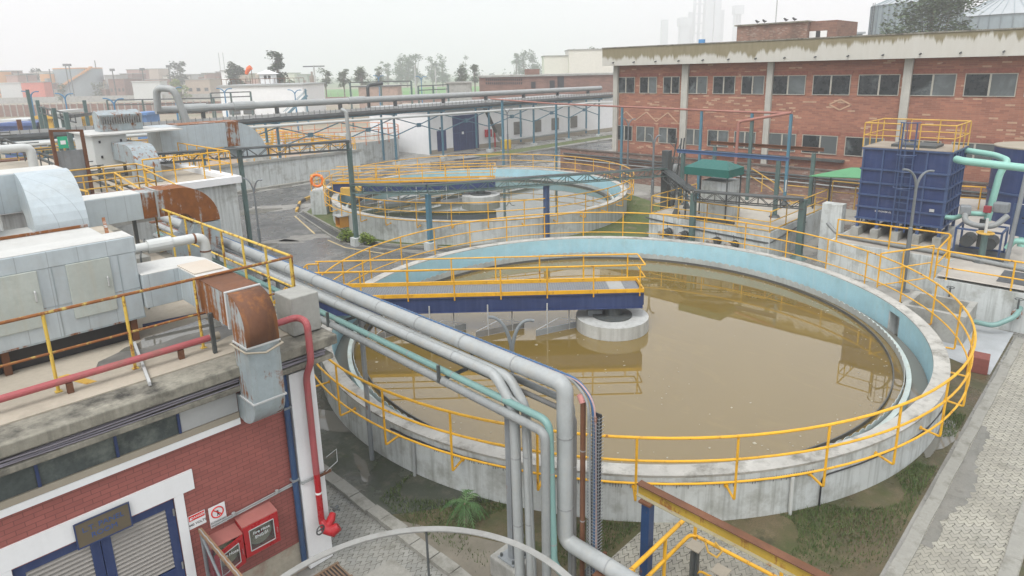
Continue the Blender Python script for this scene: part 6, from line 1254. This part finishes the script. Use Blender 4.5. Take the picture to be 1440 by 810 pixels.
# yard clutter beyond the roofs (back left)
def simple_house(label, px0, px1, ytop, ybase, dist, mat, cat='building', depth=12, roof=None, wins=0, name='house', z0=0., group=None, winmat=None):
    A, B = far(px0, ybase, dist), far(px1, ybase, dist); w = (B-A).length; c = (A+B)/2; zt = far((px0+px1)/2, ytop, dist).z
    ang = YAW-pi/2; u = Vector((cos(ang), sin(ang), 0)); v = Vector((cos(YAW), sin(YAW), 0)); C = Vector((c.x, c.y, 0))+v*depth/2
    t = thing(name, label, cat, (C.x, C.y, z0), group); MB().obox((C.x, C.y, z0), w, depth, zt-z0, ang).build('wall', mat, t); MB().obox((C.x, C.y, zt+.002), w+.6, depth+.6, .3, ang).build('roof', roof or CONC, t)
    for i in range(wins):
        k = -.5+(i+.5)/wins; P = C+u*(k*w)-v*(depth/2+.03); MB().obox((P.x, P.y, zt-max(1.8, (zt-z0)*.6)), min(1.6, w/wins*.5), .08, min(1.4, (zt-z0)*.35), ang).build('window', winmat or GLASSD, t)
    return t
# flat roofed white building with guard hut
A = far(312, 150, 135); 
t = simple_house('flat roofed white building with thin roof fence behind the rack', 312, 428, 121, 150, 135, WHITEW, depth=16, roof=PIPEL, name='white_building')
zr_ = far(370, 120, 135).z+.3; ang = YAW-pi/2; v = Vector((cos(YAW), sin(YAW), 0)); u = Vector((cos(ang), sin(ang), 0))
for k, px in enumerate((328, 348)): P = far(px, 140, 134.9); MB().obox((P.x, P.y, 1.6), 2.2, .1, 2.4, ang).build('window', CHAR, t)
a0, a1 = far(312, 120, 135.6), far(428, 120, 135.6); rail_run('roof_fence', 'thin rusty fence along the edge of the white flat roof', 'fence', [(a0.x, a0.y, zr_), (a1.x, a1.y, zr_)], 1.0, RUSTT, RUSTT, spacing=1.0, r=.05, levels=(1.,), foot=False)
P = far(377.5, 113, 139); t = thing('guard_hut', 'small white guard hut with pyramid roof on the flat roof', 'hut', (P.x, P.y, zr_)); MB().obox((P.x, P.y, zr_), 2.6, 2.6, 1.9, ang).build('wall', WHITEW, t)
C = Vector((P.x, P.y, zr_+1.9)); c4 = [C+u*1.8*i+v*1.8*j for i, j in ((-1, -1), (1, -1), (1, 1), (-1, 1))]; b = MB(); b.add([*c4, C+Vector((0, 0, .9))], [(0, 1, 4), (1, 2, 4), (2, 3, 4), (3, 0, 4), (3, 2, 1, 0)]); b.build('roof', WHITEW, t)
for k in (-.35, .45): Q = Vector((P.x, P.y, zr_+.9))-v*1.33+u*(k+.25); MB().obox(Q, .55, .06, .7, ang).build('window', GLASSD, t)
P = far(355, 113, 137); t = thing('windsock', 'orange windsock flying on a pole above the white flat roof', 'windsock', (P.x, P.y, zr_)); MB().tube([(P.x, P.y, zr_), (P.x, P.y, zr_+3.4)], .06, 6).build('pole', RUSTT, t); Q = Vector((P.x, P.y, zr_+3.3)); MB().tube([Q, Q-u*.5+Vector((0, 0, -.3)), Q-u*.9+Vector((0, 0, -.9)), Q-u*1.1+Vector((0, 0, -1.35))], [.5, .5, .4, .3], 12).build('sock', paint('windsock_orange', (.85, .16, .04), .7), t)
P = far(423, 150, 130); t = thing('outside_stair', 'blue steel stair climbing the end of the white flat building', 'stairs', (P.x, P.y, 0)); Q = P.copy(); Q.z = 0; S1_ = Q-u*3.5+Vector((0, 0, 1.2)); E1 = Q+u*1.2+Vector((0, 0, 5.2))
for o_ in (0, 1.1): MB().bar(S1_+v*o_, E1+v*o_, .12, .3).build('stringer', BLUES, t); MB().bar(S1_+v*o_+Vector((0, 0, 1)), E1+v*o_+Vector((0, 0, 1)), .08).build('handrail', BLUES, t)
MB().bar(Q+u*1.2, Q+u*1.2+Vector((0, 0, 6.5)), .25).build('post', BLUES, t)
# low brick building behind the rack, with perforated wall
t = simple_house('low dark brick building with a flat roof behind the pipe rack', 675, 870, 107, 150, 118, FBRICK, depth=14, wins=0, name='brick_building')
for px0, px1, y0, y1 in ((747, 753, 115, 124), (773, 780, 113, 124), (784, 793, 107.5, 124)): P, Q = far(px0, y1, 117.9), far(px1, y0, 117.9); M_ = (P+Q)/2; MB().obox((M_.x, M_.y, P.z), (Vector((P.x, P.y))-Vector((Q.x, Q.y))).length, .12, Q.z-P.z, ang).build('opening', BLACK, t)
b = MB()
for r_ in range(2):
    for i in range(18): P = far(684+2.9*i, 113.5+5*r_, 117.95); b.obox((P.x, P.y, P.z), .2, .1, .35, ang)
b.build('wall_holes', BLACK, t)
P = far(748, 98, 121); tag(MB().obox((P.x, P.y, far(748, 106, 121).z), 2.6, 2.6, 1.1, ang).build('roof_hut', FBRICK), 'small brick box on the roof of the low dark brick building', 'roof hut')
simple_house('cream two storey building with small dark windows far behind the brick one', 800, 862, 70, 98, 230, CREAM, depth=15, wins=4, name='cream_building'); simple_house('lower cream wing with dark windows left of the cream building', 765, 800, 79, 98, 232, CREAM, depth=15, wins=3, name='cream_building')
simple_house('low rendered ruin among posts behind the pipe rack', 505, 560, 122, 140, 160, paint('ruin_plaster', (.42, .3, .24), .9, dirt=.3), depth=6, wins=3, name='ruin'); simple_house('low grey block wall house right of the rendered ruin', 628, 662, 117, 135, 165, CONC, depth=6, name='shed')
# dark pipe frames and lamp posts behind the rack
for i, (px0, px1, yt, yb, dd, lab) in enumerate(((492, 578, 116, 150, 112, 'dark goal shaped pipe frame behind the rack, wide'), (588, 630, 121, 150, 112, 'dark goal shaped pipe frame behind the rack, right'), (296, 352, 131, 152, 105, 'dark pipe frame in front of the white flat building'), (150, 300, 141, 160, 100, 'long dark pipe frame at the back left yard'))):
    A, B = far(px0, yt, dd), far(px1, yt+(-2 if i != 3 else -3), dd); t = thing('pipe_gantry', lab, 'pipe frame', ((A.x+B.x)/2, (A.y+B.y)/2, 0), 'dark pipe frames behind the rack')
    for o_ in (0, -.7): MB().bar(A+Vector((0, 0, o_)), B+Vector((0, 0, o_)), .16).build('beam', CHAR, t)
    k = 4 if i == 3 else 3
    for j in range(k): P = A.lerp(B, j/(k-1)); MB().bar((P.x, P.y, 0), P, .22).build('post', GREENS, t)
BL = paint('blue_lamp_pole', (.05, .2, .36), .5); k = 0
for px, yt, dd in ((42, 128, 88), (90, 131, 84), (159, 138, 72), (244, 122, 96), (315, 124, 98), (414, 126, 108), (532, 106, 140), (592, 107, 135), (713, 152, 66), (884, 166, 52)):
    P = far(px, yt, dd); lab = ['tall', 'slim', 'short', 'thin', 'pale', 'small', 'far', 'farther', 'grey', 'weathered'][k]
    lamp(lab+' double armed lamp post '+['at the far left of the yard', 'left of the roof hood', 'just behind the roof hood', 'behind the sleeve of the lagged pipe', 'before the white flat building', 'at the end of the white flat building', 'left behind the rack', 'right behind the rack', 'before the long white wall', 'left of the brick building'][k], P.x, P.y, P.z, 1.1 if k < 8 else .55, BL if k < 8 else LAMPG, PERP, .13 if k < 8 else .08, base=False); k += 1
# grey green posts at far left
for i, (px, yt, dd) in enumerate(((38, 126, 60), (52, 141, 58), (60, 150, 55), (75, 152, 50), (118, 141, 60), (92, 158, 45), (26, 168, 48))):
    P = far(px, yt, dd); tag(MB().box(P.x-.13, P.x+.13, P.y-.13, P.y+.13, 0, P.z).build('steel_post', GREENS if i != 6 else RUSTT), ['leftmost tall', 'second', 'third', 'fourth', 'isolated', 'near short', 'rusty short'][i]+' steel post in the yard behind the left roofs', 'post', 'steel posts of the left yard')
A, B = far(55, 150, 56), far(105, 162, 46); t = thing('pipe_gantry', 'dark cable bridge joining the steel posts of the left yard', 'pipe frame', ((A.x+B.x)/2, (A.y+B.y)/2, 3)); 
for o_ in (0, -.5): MB().bar(A+Vector((0, 0, o_)), B+Vector((0, 0, o_)), .1).build('beam', CHAR, t)
b = MB(); 
for j in range(9): P = A.lerp(B, j/8); b.bar(P, P-Vector((0, 0, .5)), .06)
b.build('rungs', CHAR, t)
A, B = far(88, 165, 50), far(145, 158, 60); t = thing('pipe_gantry', 'dark heavy frame of steel beams left of the roof hood', 'pipe frame', ((A.x+B.x)/2, (A.y+B.y)/2, 0)); MB().bar(A, B, .25).build('beam', CHAR, t); MB().bar((A.x, A.y, 0), A, .25).build('post', GREENS, t); MB().bar((B.x, B.y, 0), B, .25).build('post', GREENS, t)
for i, (px0, px1, yt, yb, dd, mt, lab) in enumerate(((0, 52, 177, 184, 66, paint('blue_tarp', (.08, .13, .3), .6), 'long blue covered stack at the far left'), (2, 40, 172, 176, 69, PIPEW, 'white sheeted roof behind the blue stack'), (56, 75, 167, 178, 66, YF, 'yellow machine frame in the left yard'), (80, 88, 160, 176, 64, PIPEW, 'white panel with green top among yellow frames'), (98, 118, 168, 178, 70, YF, 'yellow tank frame left of the roof hood'), (190, 206, 162, 168, 78, paint('blue_crate', (.12, .25, .5), .6), 'blue container right of the roof hood'), (94, 150, 187, 196, 58, PIPEL, 'pale lagged duct lying behind the door frame'))):
    simple_house(lab, px0, px1, yt, yb, dd, mt, cat='yard item', depth=3, roof=mt, name=['covered_stack', 'sheeted_roof', 'machine', 'panel', 'machine', 'container', 'duct'][i])
# ================================================================== FAR BACKGROUND
b = MB(); A, B = far(-60, 150, 178), far(322, 147, 172); n_ = 40
t = thing('boundary_wall', 'long low brick wall crossing the dry ground at the far left', 'wall', ((A.x+B.x)/2, (A.y+B.y)/2, 0)); b.bar(Vector((A.x, A.y, 1.5)), Vector((B.x, B.y, 1.5)), .4, 3.0); b.build('wall', FBRICK, t); b = MB()
for i in range(n_): P = A.lerp(B, i/n_); b.obox((P.x, P.y, 0), .3, .5, 3.2, ang)
b.build('pilaster', CONC, t)
t = thing('boundary_wall', 'pale far wall line in front of the storage tanks', 'wall', tuple(far(150, 128, 275)*1)[:2]+(0,)); A, B = far(-80, 130, 285), far(310, 128, 280); MB().bar(Vector((A.x, A.y, 1.2)), Vector((B.x, B.y, 1.2)), .5, 2.4).build('wall', CONC, t)
t = thing('boundary_wall', 'thin brick wall along the edge of the green fields', 'wall', tuple(far(560, 120, 205))[:2]+(0,)); A, B = far(395, 124, 212), far(690, 118, 205); MB().bar(Vector((A.x, A.y, 1.1)), Vector((B.x, B.y, 1.1)), .4, 2.2).build('wall', FBRICK, t); b = MB()
for i in range(30): P = A.lerp(B, i/29); b.bar((P.x, P.y, 2.2), (P.x, P.y, 3.6), .12)
b.build('fence_post', CONC, t)
def drum(label, px0, px1, yt, dist, mat, stair=False, group='storage tanks in the haze'):
    A, B = far(px0, 120, dist), far(px1, 120, dist); r = (A-B).length/2; c = (A+B)/2; zt = far((px0+px1)/2, yt, dist).z; t = thing('storage_tank', label, 'storage tank', (c.x, c.y, 0), group); MB().cyl((c.x, c.y, 0), r, zt, 48).build('body', mat, t, smooth=True); MB().cyl((c.x, c.y, zt+.002), r*1.01, .5, 48, r*1.01).build('rim', OCHRE if stair else PIPEL, t)
    if stair:
        st = MB(); 
        for i in range(24): a = YAW+pi+R_(62)-R_(5)*i; st.obox((c.x+(r+.4)*cos(a), c.y+(r+.4)*sin(a), zt-(zt-.4)*i/24), 1.5, 1.0, 1.0, a)
        st.build('spiral_stair', OCHRE, t)
drum('wide grey storage tank with spiral stair in the haze', 84, 143, 97, 330, SILO, True); drum('short orange storage tank left of the grey one', 61, 86, 104, 325, OCHRE); drum('orange storage tank cut by the left edge', -14, 16, 101, 320, OCHRE)
q = random.Random(12)
cols = [FBRICK, paint('pink_house', (.42, .27, .22), .8), paint('tan_house', (.42, .34, .26), .8), CREAM, paint('grey_house', (.36, .36, .34), .8)]
pos = ['left of', 'right of', 'behind']; k = 0
hl = [(0, 14, 100, 360), (12, 28, 106, 300), (24, 40, 104, 340), (46, 60, 101, 380), (150, 166, 106, 330), (172, 188, 104, 345), (182, 199, 98, 360), (206, 226, 97, 420), (232, 250, 107, 335), (262, 282, 105, 350), (286, 304, 103, 365), (306, 322, 101, 380), (334, 352, 104, 340), (400, 416, 103, 380), (420, 434, 105, 360), (154, 176, 111, 300), (204, 232, 112, 295), (262, 296, 112, 290)]
adj = ['tan', 'brick', 'grey', 'cream', 'pink']; place = ['at the far left edge', 'left of the orange tank', 'behind the orange tank', 'behind the left trees', 'just right of the grey tank', 'second right of the grey tank', 'with a raised top floor', 'in the deepest haze at left', 'left of the bright shrub', 'behind the bright shrub', 'left of the bushy tree', 'behind the bushy tree', 'below the windsock', 'right of the tall tree', 'at the edge of the green field', 'on the low bank, left', 'on the low bank, middle', 'on the low bank, right']
for (a, c, yt, dd), pl in zip(hl, place):
    i = k % 5; mt = cols[i]; simple_house(['low brick house', 'pinkish house', 'tan house', 'cream house', 'grey house'][i]+' in the haze '+pl, a, c, yt, 125, dd, mt, depth=q.uniform(8, 16), wins=q.randint(2, 4), group='houses in the haze'); k += 1
simple_house('flat white roofed shed at the far left edge', 0, 30, 117, 124, 290, PIPEW, depth=6, roof=PIPEW, name='shed'); simple_house('red sheeted stack between sheds and the orange tank', 30, 62, 116, 122, 285, paint('salmon_sheet', (.6, .16, .11), .7), depth=5, name='stack'); simple_house('white and blue plant shed right of the grey tank', 186, 225, 115, 120, 280, PIPEW, depth=6, roof=PIPEW, name='shed'); simple_house('small white gate house in the haze', 312, 322, 100, 112, 250, WHITEW, depth=3, name='gate_house')
# the town beyond: small houses and tree clumps nothing tells apart
q2 = random.Random(31); hmats = [FBRICK, cols[2], cols[4], FBRICK, cols[1]]
for i in range(90):
    px = q2.uniform(-10, 440); dd = q2.uniform(300, 470); wpx = q2.uniform(6, 18)*330/dd; h = q2.uniform(3.2, 8.5); P = far(px, 100, dd); rz_ = q2.uniform(0, 1.5); w_ = wpx*dd/920
    t = thing('town_house', 'small flat roofed brick house in the hazy town at left', 'house', (P.x, P.y, 0), 'small houses of the hazy town'); MB().obox((P.x, P.y, 0), w_, w_*.8, h, rz_).build('wall', hmats[i % 5], t); MB().obox((P.x, P.y, h), w_*1.03, w_*.83, .4, rz_).build('roof', CONC if i % 3 else FBRICK, t); MB().obox((P.x-hd.x*w_*.1, P.y-hd.y*w_*.1, h+.401), w_*.3, w_*.3, 2.0, rz_).build('stair_head', hmats[(i+2) % 5], t)
for i in range(34):
    px = q2.uniform(-20, 470); dd = q2.uniform(285, 460); P = far(px, 100, dd); tree('town_tree', 'rounded hazy tree among the houses of the town at left', P.x, P.y, q2.uniform(4, 9), q2.uniform(5, 11), 300+i, LEAF, group='trees of the hazy town', trunk_h=.2, leaf=.55, n=420, clumps=8)
# masts, poles
for i, (px, yt, dd) in enumerate(((37, 104, 300), (25, 100, 310), (92, 93, 300), (97, 93, 300), (69, 97, 310), (133, 85, 340), (158, 100, 290), (200, 99, 290), (237, 95, 290), (388, 92, 200), (441, 92, 190), (612, 96, 210), (583, 92, 215), (307, 74, 400), (313, 74, 400), (1093, 0, 105))):
    P = far(px, yt, dd); t = thing('pole', ('tall thin mast rising from the brick roof hut' if i == 15 else ['slim', 'thin', 'twin lamp', 'second twin lamp', 'palm topped', 'very tall', 'lamp topped', 'short lamp', 'single lamp', 'white', 'cross topped', 'field', 'left field', 'tallest', 'paired tallest'][i]+' pole in the haze '+['at far left', 'beside the far left pole', 'over the grey tank, left', 'over the grey tank, right', 'over the orange tank', 'right of the grey tank', 'by the pinkish houses', 'by the plant shed', 'above the bright shrub', 'left of the guard hut', 'right of the guard hut', 'among the crops', 'before the tree row', 'above the houses', 'beside the tallest pole'][i]), 'pole', (P.x, P.y, 0), 'poles and masts in the haze'); MB().tube([(P.x, P.y, 0 if i < 15 else 10.8), P], .22 if dd > 150 else .09, 6).build('mast', CHAR if i < 9 else LGREY, t)
    if i in (2, 3, 6, 7, 8): MB().obox((P.x, P.y, P.z), 1.8, .8, 1.0, ang).build('lamp_head', CHAR, t)
    if i in (0, 10): MB().obox((P.x, P.y, P.z-.4), 6, .3, .3, ang).build('crossarm', CHAR, t)
# trees
def ftree(kind, label, px, ybase_d, ytop, wpx, seed, mat=LEAF, **kw):
    P = far(px, 100, ybase_d); h = far(px, ytop, ybase_d).z; w = wpx*ybase_d/920; return tree(kind, label, P.x, P.y, h, w, seed, mat, group='trees in the haze', leaf=kw.pop('leaf', w*.06+.12), **kw)
ftree('tree', 'tall slender tree right of the white guard hut', 391, 175, 67, 22, 1, LEAFD, trunk_h=.08, n=3200, clumps=26)
ftree('tree', 'bushy dark tree left of the windsock', 331, 230, 86, 24, 2, LEAFD, trunk_h=.05, n=2400, clumps=20)
ftree('tree', 'round tree behind the orange tank in the haze', 52, 330, 91, 15, 3, LEAFD, trunk_h=.1, n=900); ftree('tree', 'second round tree beside the orange tank', 44, 345, 93, 12, 4, LEAFD, trunk_h=.15, n=700)
ftree('tree', 'wide low tree among the hazy houses', 249, 330, 87, 24, 5, LEAFD, trunk_h=.15, n=1200); ftree('tree', 'bright yellow green bush below the hazy houses', 250, 270, 107, 22, 6, LEAFB, trunk_h=.05, n=900)
ftree('tree', 'small roadside bush left of the grey tank bank', 80, 270, 116, 12, 61, LEAF, trunk_h=.05, n=500)
for i, (px, d_, yt, w_) in enumerate(((456, 225, 97, 17), (482, 225, 97, 17), (508, 222, 96, 20), (532, 235, 93, 11), (648, 222, 92, 18), (667, 222, 91, 14))): ftree('field_tree', ['leftmost', 'second', 'third', 'fourth', 'fifth', 'rightmost'][i]+' thin umbrella shaped tree on the field edge', px, d_, yt, w_, 20+i, LEAF, trunk_h=.45, n=900, clumps=14)
for i, (px, yt, w_) in enumerate(((536, 84, 8), (545, 82, 8), (563, 79, 14), (572, 76, 16), (585, 74, 12), (608, 76, 14), (622, 75, 13), (652, 77, 9), (726, 74, 9), (737, 71, 13), (751, 71, 14), (806, 65, 10), (830, 63, 12))): ftree('far_tree', ['leftmost', 'second', 'third', 'fourth', 'fifth', 'sixth', 'seventh', 'eighth', 'ninth', 'tenth', 'eleventh', 'twelfth', 'rightmost'][i]+' pale tree of the distant row', px, 430 if i < 11 else 260, yt, w_*1.5, 40+i, LEAF, trunk_h=.08, n=1300, clumps=16)
t = MB(); q = random.Random(77)
for i in range(150):
    px = -60+1000*i/150; dd = q.uniform(560, 700); P = far(px, 100, dd); leafball(t, q, (P.x, P.y, q.uniform(1.5, 4)), 7, 7, q.uniform(3, 6.5), 26, 1.6)
o = t.build('far_wood', LEAFD); struct(o, 'stuff'); o['label'] = 'pale hazy band of far trees along the horizon'; o['category'] = 'trees'
# beyond the brick building: roof hut, silos, big tree, towers
P0, P1 = atx(1036, 58, 62), atx(1172, 55, 58); P = far(1037, 57, 86); 
t = thing('roof_hut', 'brick hut with pale shutters standing on the brick building roof', 'roof hut', (60, 19, 10.6)); ya, yb = atx(1036, 50, 62).y, atx(1134, 50, 62).y; zt = atx(1085, 34, 62).z; MB().box(62, 68, yb, ya, 10.0, zt).build('wall', OBRICK, t); MB().box(61.8, 68.2, yb-.1, ya+.2, zt+.002, zt+.12).build('roof', CORN, t)
yc = atx(1172, 50, 62).y; MB().box(62.6, 68, yc, yb-.002, 10.0, zt+.05).build('wing', FBRICK, t); b = MB(); y_ = atx(1150, 50, 62.5).y; b.box(62.5, 62.59, y_-.75, y_-.2, 10.9, zt-.8); b.box(62.5, 62.59, y_+.2, y_+.75, 10.9, zt-.8); b.build('shutter', WHITEW, t); MB().box(62.55, 62.595, y_-.198, y_+.198, 10.9, zt-.8).build('opening', BLACK, t)
for i, px in enumerate((1065, 1075, 1105, 1117)):
    P = atx(px, 32.5, 62.3); P.z = zt+.12; t = thing('crow', ('leftmost', 'second', 'third', 'rightmost')[i]+' dark crow perched on the brick roof hut', 'bird', P, 'crows on the roof hut'); b = MB(); b.tube([P+Vector((0, -.22, .2)), P+Vector((0, -.05, .17)), P+Vector((0, .08, .24)), P+Vector((0, .16, .33)), P+Vector((0, .26, .31))], [.02, .09, .1, .06, .012], 8); b.tube([P, P+Vector((0, .02, .16))], .015, 4); b.build('body', BLACK, t)
P = atx(987, 57, 56); tag(MB().cyl((56, P.y, 10.0), .3, 1.45, 14).build('water_drum', paint('blue_drum', (.08, .3, .6), .5)), 'small blue drum on the roof edge of the brick building', 'drum')
P = atx(952, 61, 55); tag(MB().box(54, 57, atx(1010, 60, 55).y, atx(957, 61, 55).y, 10.0, 11.0).build('roof_ridge', paint('red_ridge', (.3, .13, .1), .8)), 'low red brick ledge on the brick building roof', 'ledge')
def silo(label, px0, px1, yt, yc, dist):
    A, B = far(px0, 40, dist), far(px1, 40, dist); r = (A-B).length/2; c = (A+B)/2; ze, zc = far((px0+px1)/2, yt, dist-r).z, far((px0+px1)/2, yc, dist).z; t = thing('silo', label, 'silo', (c.x, c.y, 0), 'grain silos behind the brick building'); MB().cyl((c.x, c.y, 0), r, ze, 56).build('body', SILO, t, smooth=True); MB().cyl((c.x, c.y, ze+.002), r*1.03, zc-ze, 56, r*.08).build('roof', DROOF, t)
    b = MB()
    for i in range(34): a = 2*pi*i/34; b.bar((c.x+(r+.05)*cos(a), c.y+(r+.05)*sin(a), 0), (c.x+(r+.05)*cos(a), c.y+(r+.05)*sin(a), ze), .2)
    for z in (ze-5, ze-10): b.lathe([(r+.04, z), (r+.12, z), (r+.12, z+.15), (r+.04, z+.15)], (c.x, c.y, 0), 56)
    b.build('stiffener', paint('silo_rib_'+str(px1), (.2, .24, .26), .5), t)
    rb = MB()
    for i in range(34): a = 2*pi*i/34; rb.bar((c.x+r*1.02*cos(a), c.y+r*1.02*sin(a), ze+.06), (c.x+r*.1*cos(a), c.y+r*.1*sin(a), zc+.02), .1)
    rb.build('roof_seam', SILO, t); return c, r, ze
c, r, ze = silo('tall grey silo left of the leafy tree', 1230, 1340, 2, -16, 120)
a = YAW+pi+R_(-70); t = thing('silo_ladder', 'thin caged ladder up the left side of the grey silo', 'ladder', (c.x, c.y, 0)); b = MB(); L = Vector((c.x, c.y, 0))+Vector((cos(YAW+pi/2), sin(YAW+pi/2), 0))*(r+.4)
for o_ in (0, .6): b.bar(L+v*o_, L+v*o_+Vector((0, 0, ze+.5)), .08)
k = 1.
while k < ze: b.bar(L+Vector((0, 0, k)), L+v*.6+Vector((0, 0, k)), .06); k += .5
b.build('ladder', CHAR, t)
silo('wide grey silo with conical ribbed roof at the right edge', 1348, 1490, 18, -12, 135)
P = far(1310, 40, 100); tree('tree', 'leafy grey green tree rising between the two silos', P.x, P.y, far(1310, -14, 100).z, 12.5, 91, LEAF, trunk_h=.25, leaf=.3, n=8000, clumps=30); P = far(1262, 45, 98); tree('tree', 'lower leafy tree at the foot of the left silo', P.x, P.y, far(1262, 24, 98).z, 6.5, 92, LEAF, trunk_h=.3, leaf=.3, n=2400, clumps=12); P = far(1352, 45, 98); tree('tree', 'lower leafy tree at the foot of the right silo', P.x, P.y, far(1352, 15, 98).z, 6, 93, LEAF, trunk_h=.3, leaf=.3, n=2200, clumps=12)
simple_house('low grey metal roofed shed left of the silos', 1172, 1212, 48, 60, 110, SILO, depth=6, roof=DROOF, name='shed')
def tower(label, px0, px1, yt, dist, frame=False, head=None):
    A, B = far(px0, 30, dist), far(px1, 30, dist); w = (A-B).length; c = (A+B)/2; zt = far((px0+px1)/2, yt, dist).z; t = thing('process_tower', label, 'tower', (c.x, c.y, 0), 'hazy process towers')
    if frame:
        b = MB()
        for i in range(3):
            for j in (0, 1): Q = Vector((c.x, c.y, 0))+u*(w*(i/2-.5))+v*w*j*.5; b.bar(Q, Q+Vector((0, 0, zt)), 1.9)
        k = 16.
        while k < zt: 
            for j in (0, 1): b.bar(Vector((c.x, c.y, k))-u*w/2+v*w*j*.5, Vector((c.x, c.y, k))+u*w/2+v*w*j*.5, 1.5)
            k += 15
        b.build('frame', TOWER, t)
    else: MB().obox((c.x, c.y, 0), w, w, zt, ang).build('body', TOWER, t)
    if head: MB().obox((c.x, c.y, zt-head[1]), w*head[0], w*head[0], head[1], ang).build('head', TOWER, t)
DT = 1100
tower('thin pale tower far left of the tower group', 930, 939, 28, DT); tower('square headed pale tower with lighter shaft', 956, 969, 25, DT, head=(1.3, 13)); tower('narrow tower beside the square headed one', 968, 973, 17, DT+8); tower('open lattice tower left of the tallest one', 977, 991, -4, DT, True); tower('tallest blue grey tower of the group', 990, 1001, -14, DT); tower('pale round shouldered tower right of the tallest', 1003, 1012, 0, DT); tower('narrow lattice tower right of the tallest', 1013, 1017, 14, DT, True); tower('open mast tower with a wide head, rightmost', 1033, 1041, 8, DT, True, head=(1.6, 13))

# ================================================================== HAZE
hz = MB().box(-260, 1650, -260, 1650, -1.2, 175); h_ = hz.build('haze', bpy.data.materials.new('haze_air')); struct(h_, 'stuff'); h_['label'] = 'pale winter haze filling the air'; h_['category'] = 'haze'
hm = h_.data.materials[0]; hm.use_nodes = True; hn = hm.node_tree; hn.nodes.clear(); pv = hn.nodes.new('ShaderNodeVolumePrincipled'); ho = hn.nodes.new('ShaderNodeOutputMaterial'); hn.links.new(pv.outputs[0], ho.inputs['Volume'])
pv.inputs['Color'].default_value = (.97, .975, .995, 1); pv.inputs['Density'].default_value = .0013; pv.inputs['Anisotropy'].default_value = .0
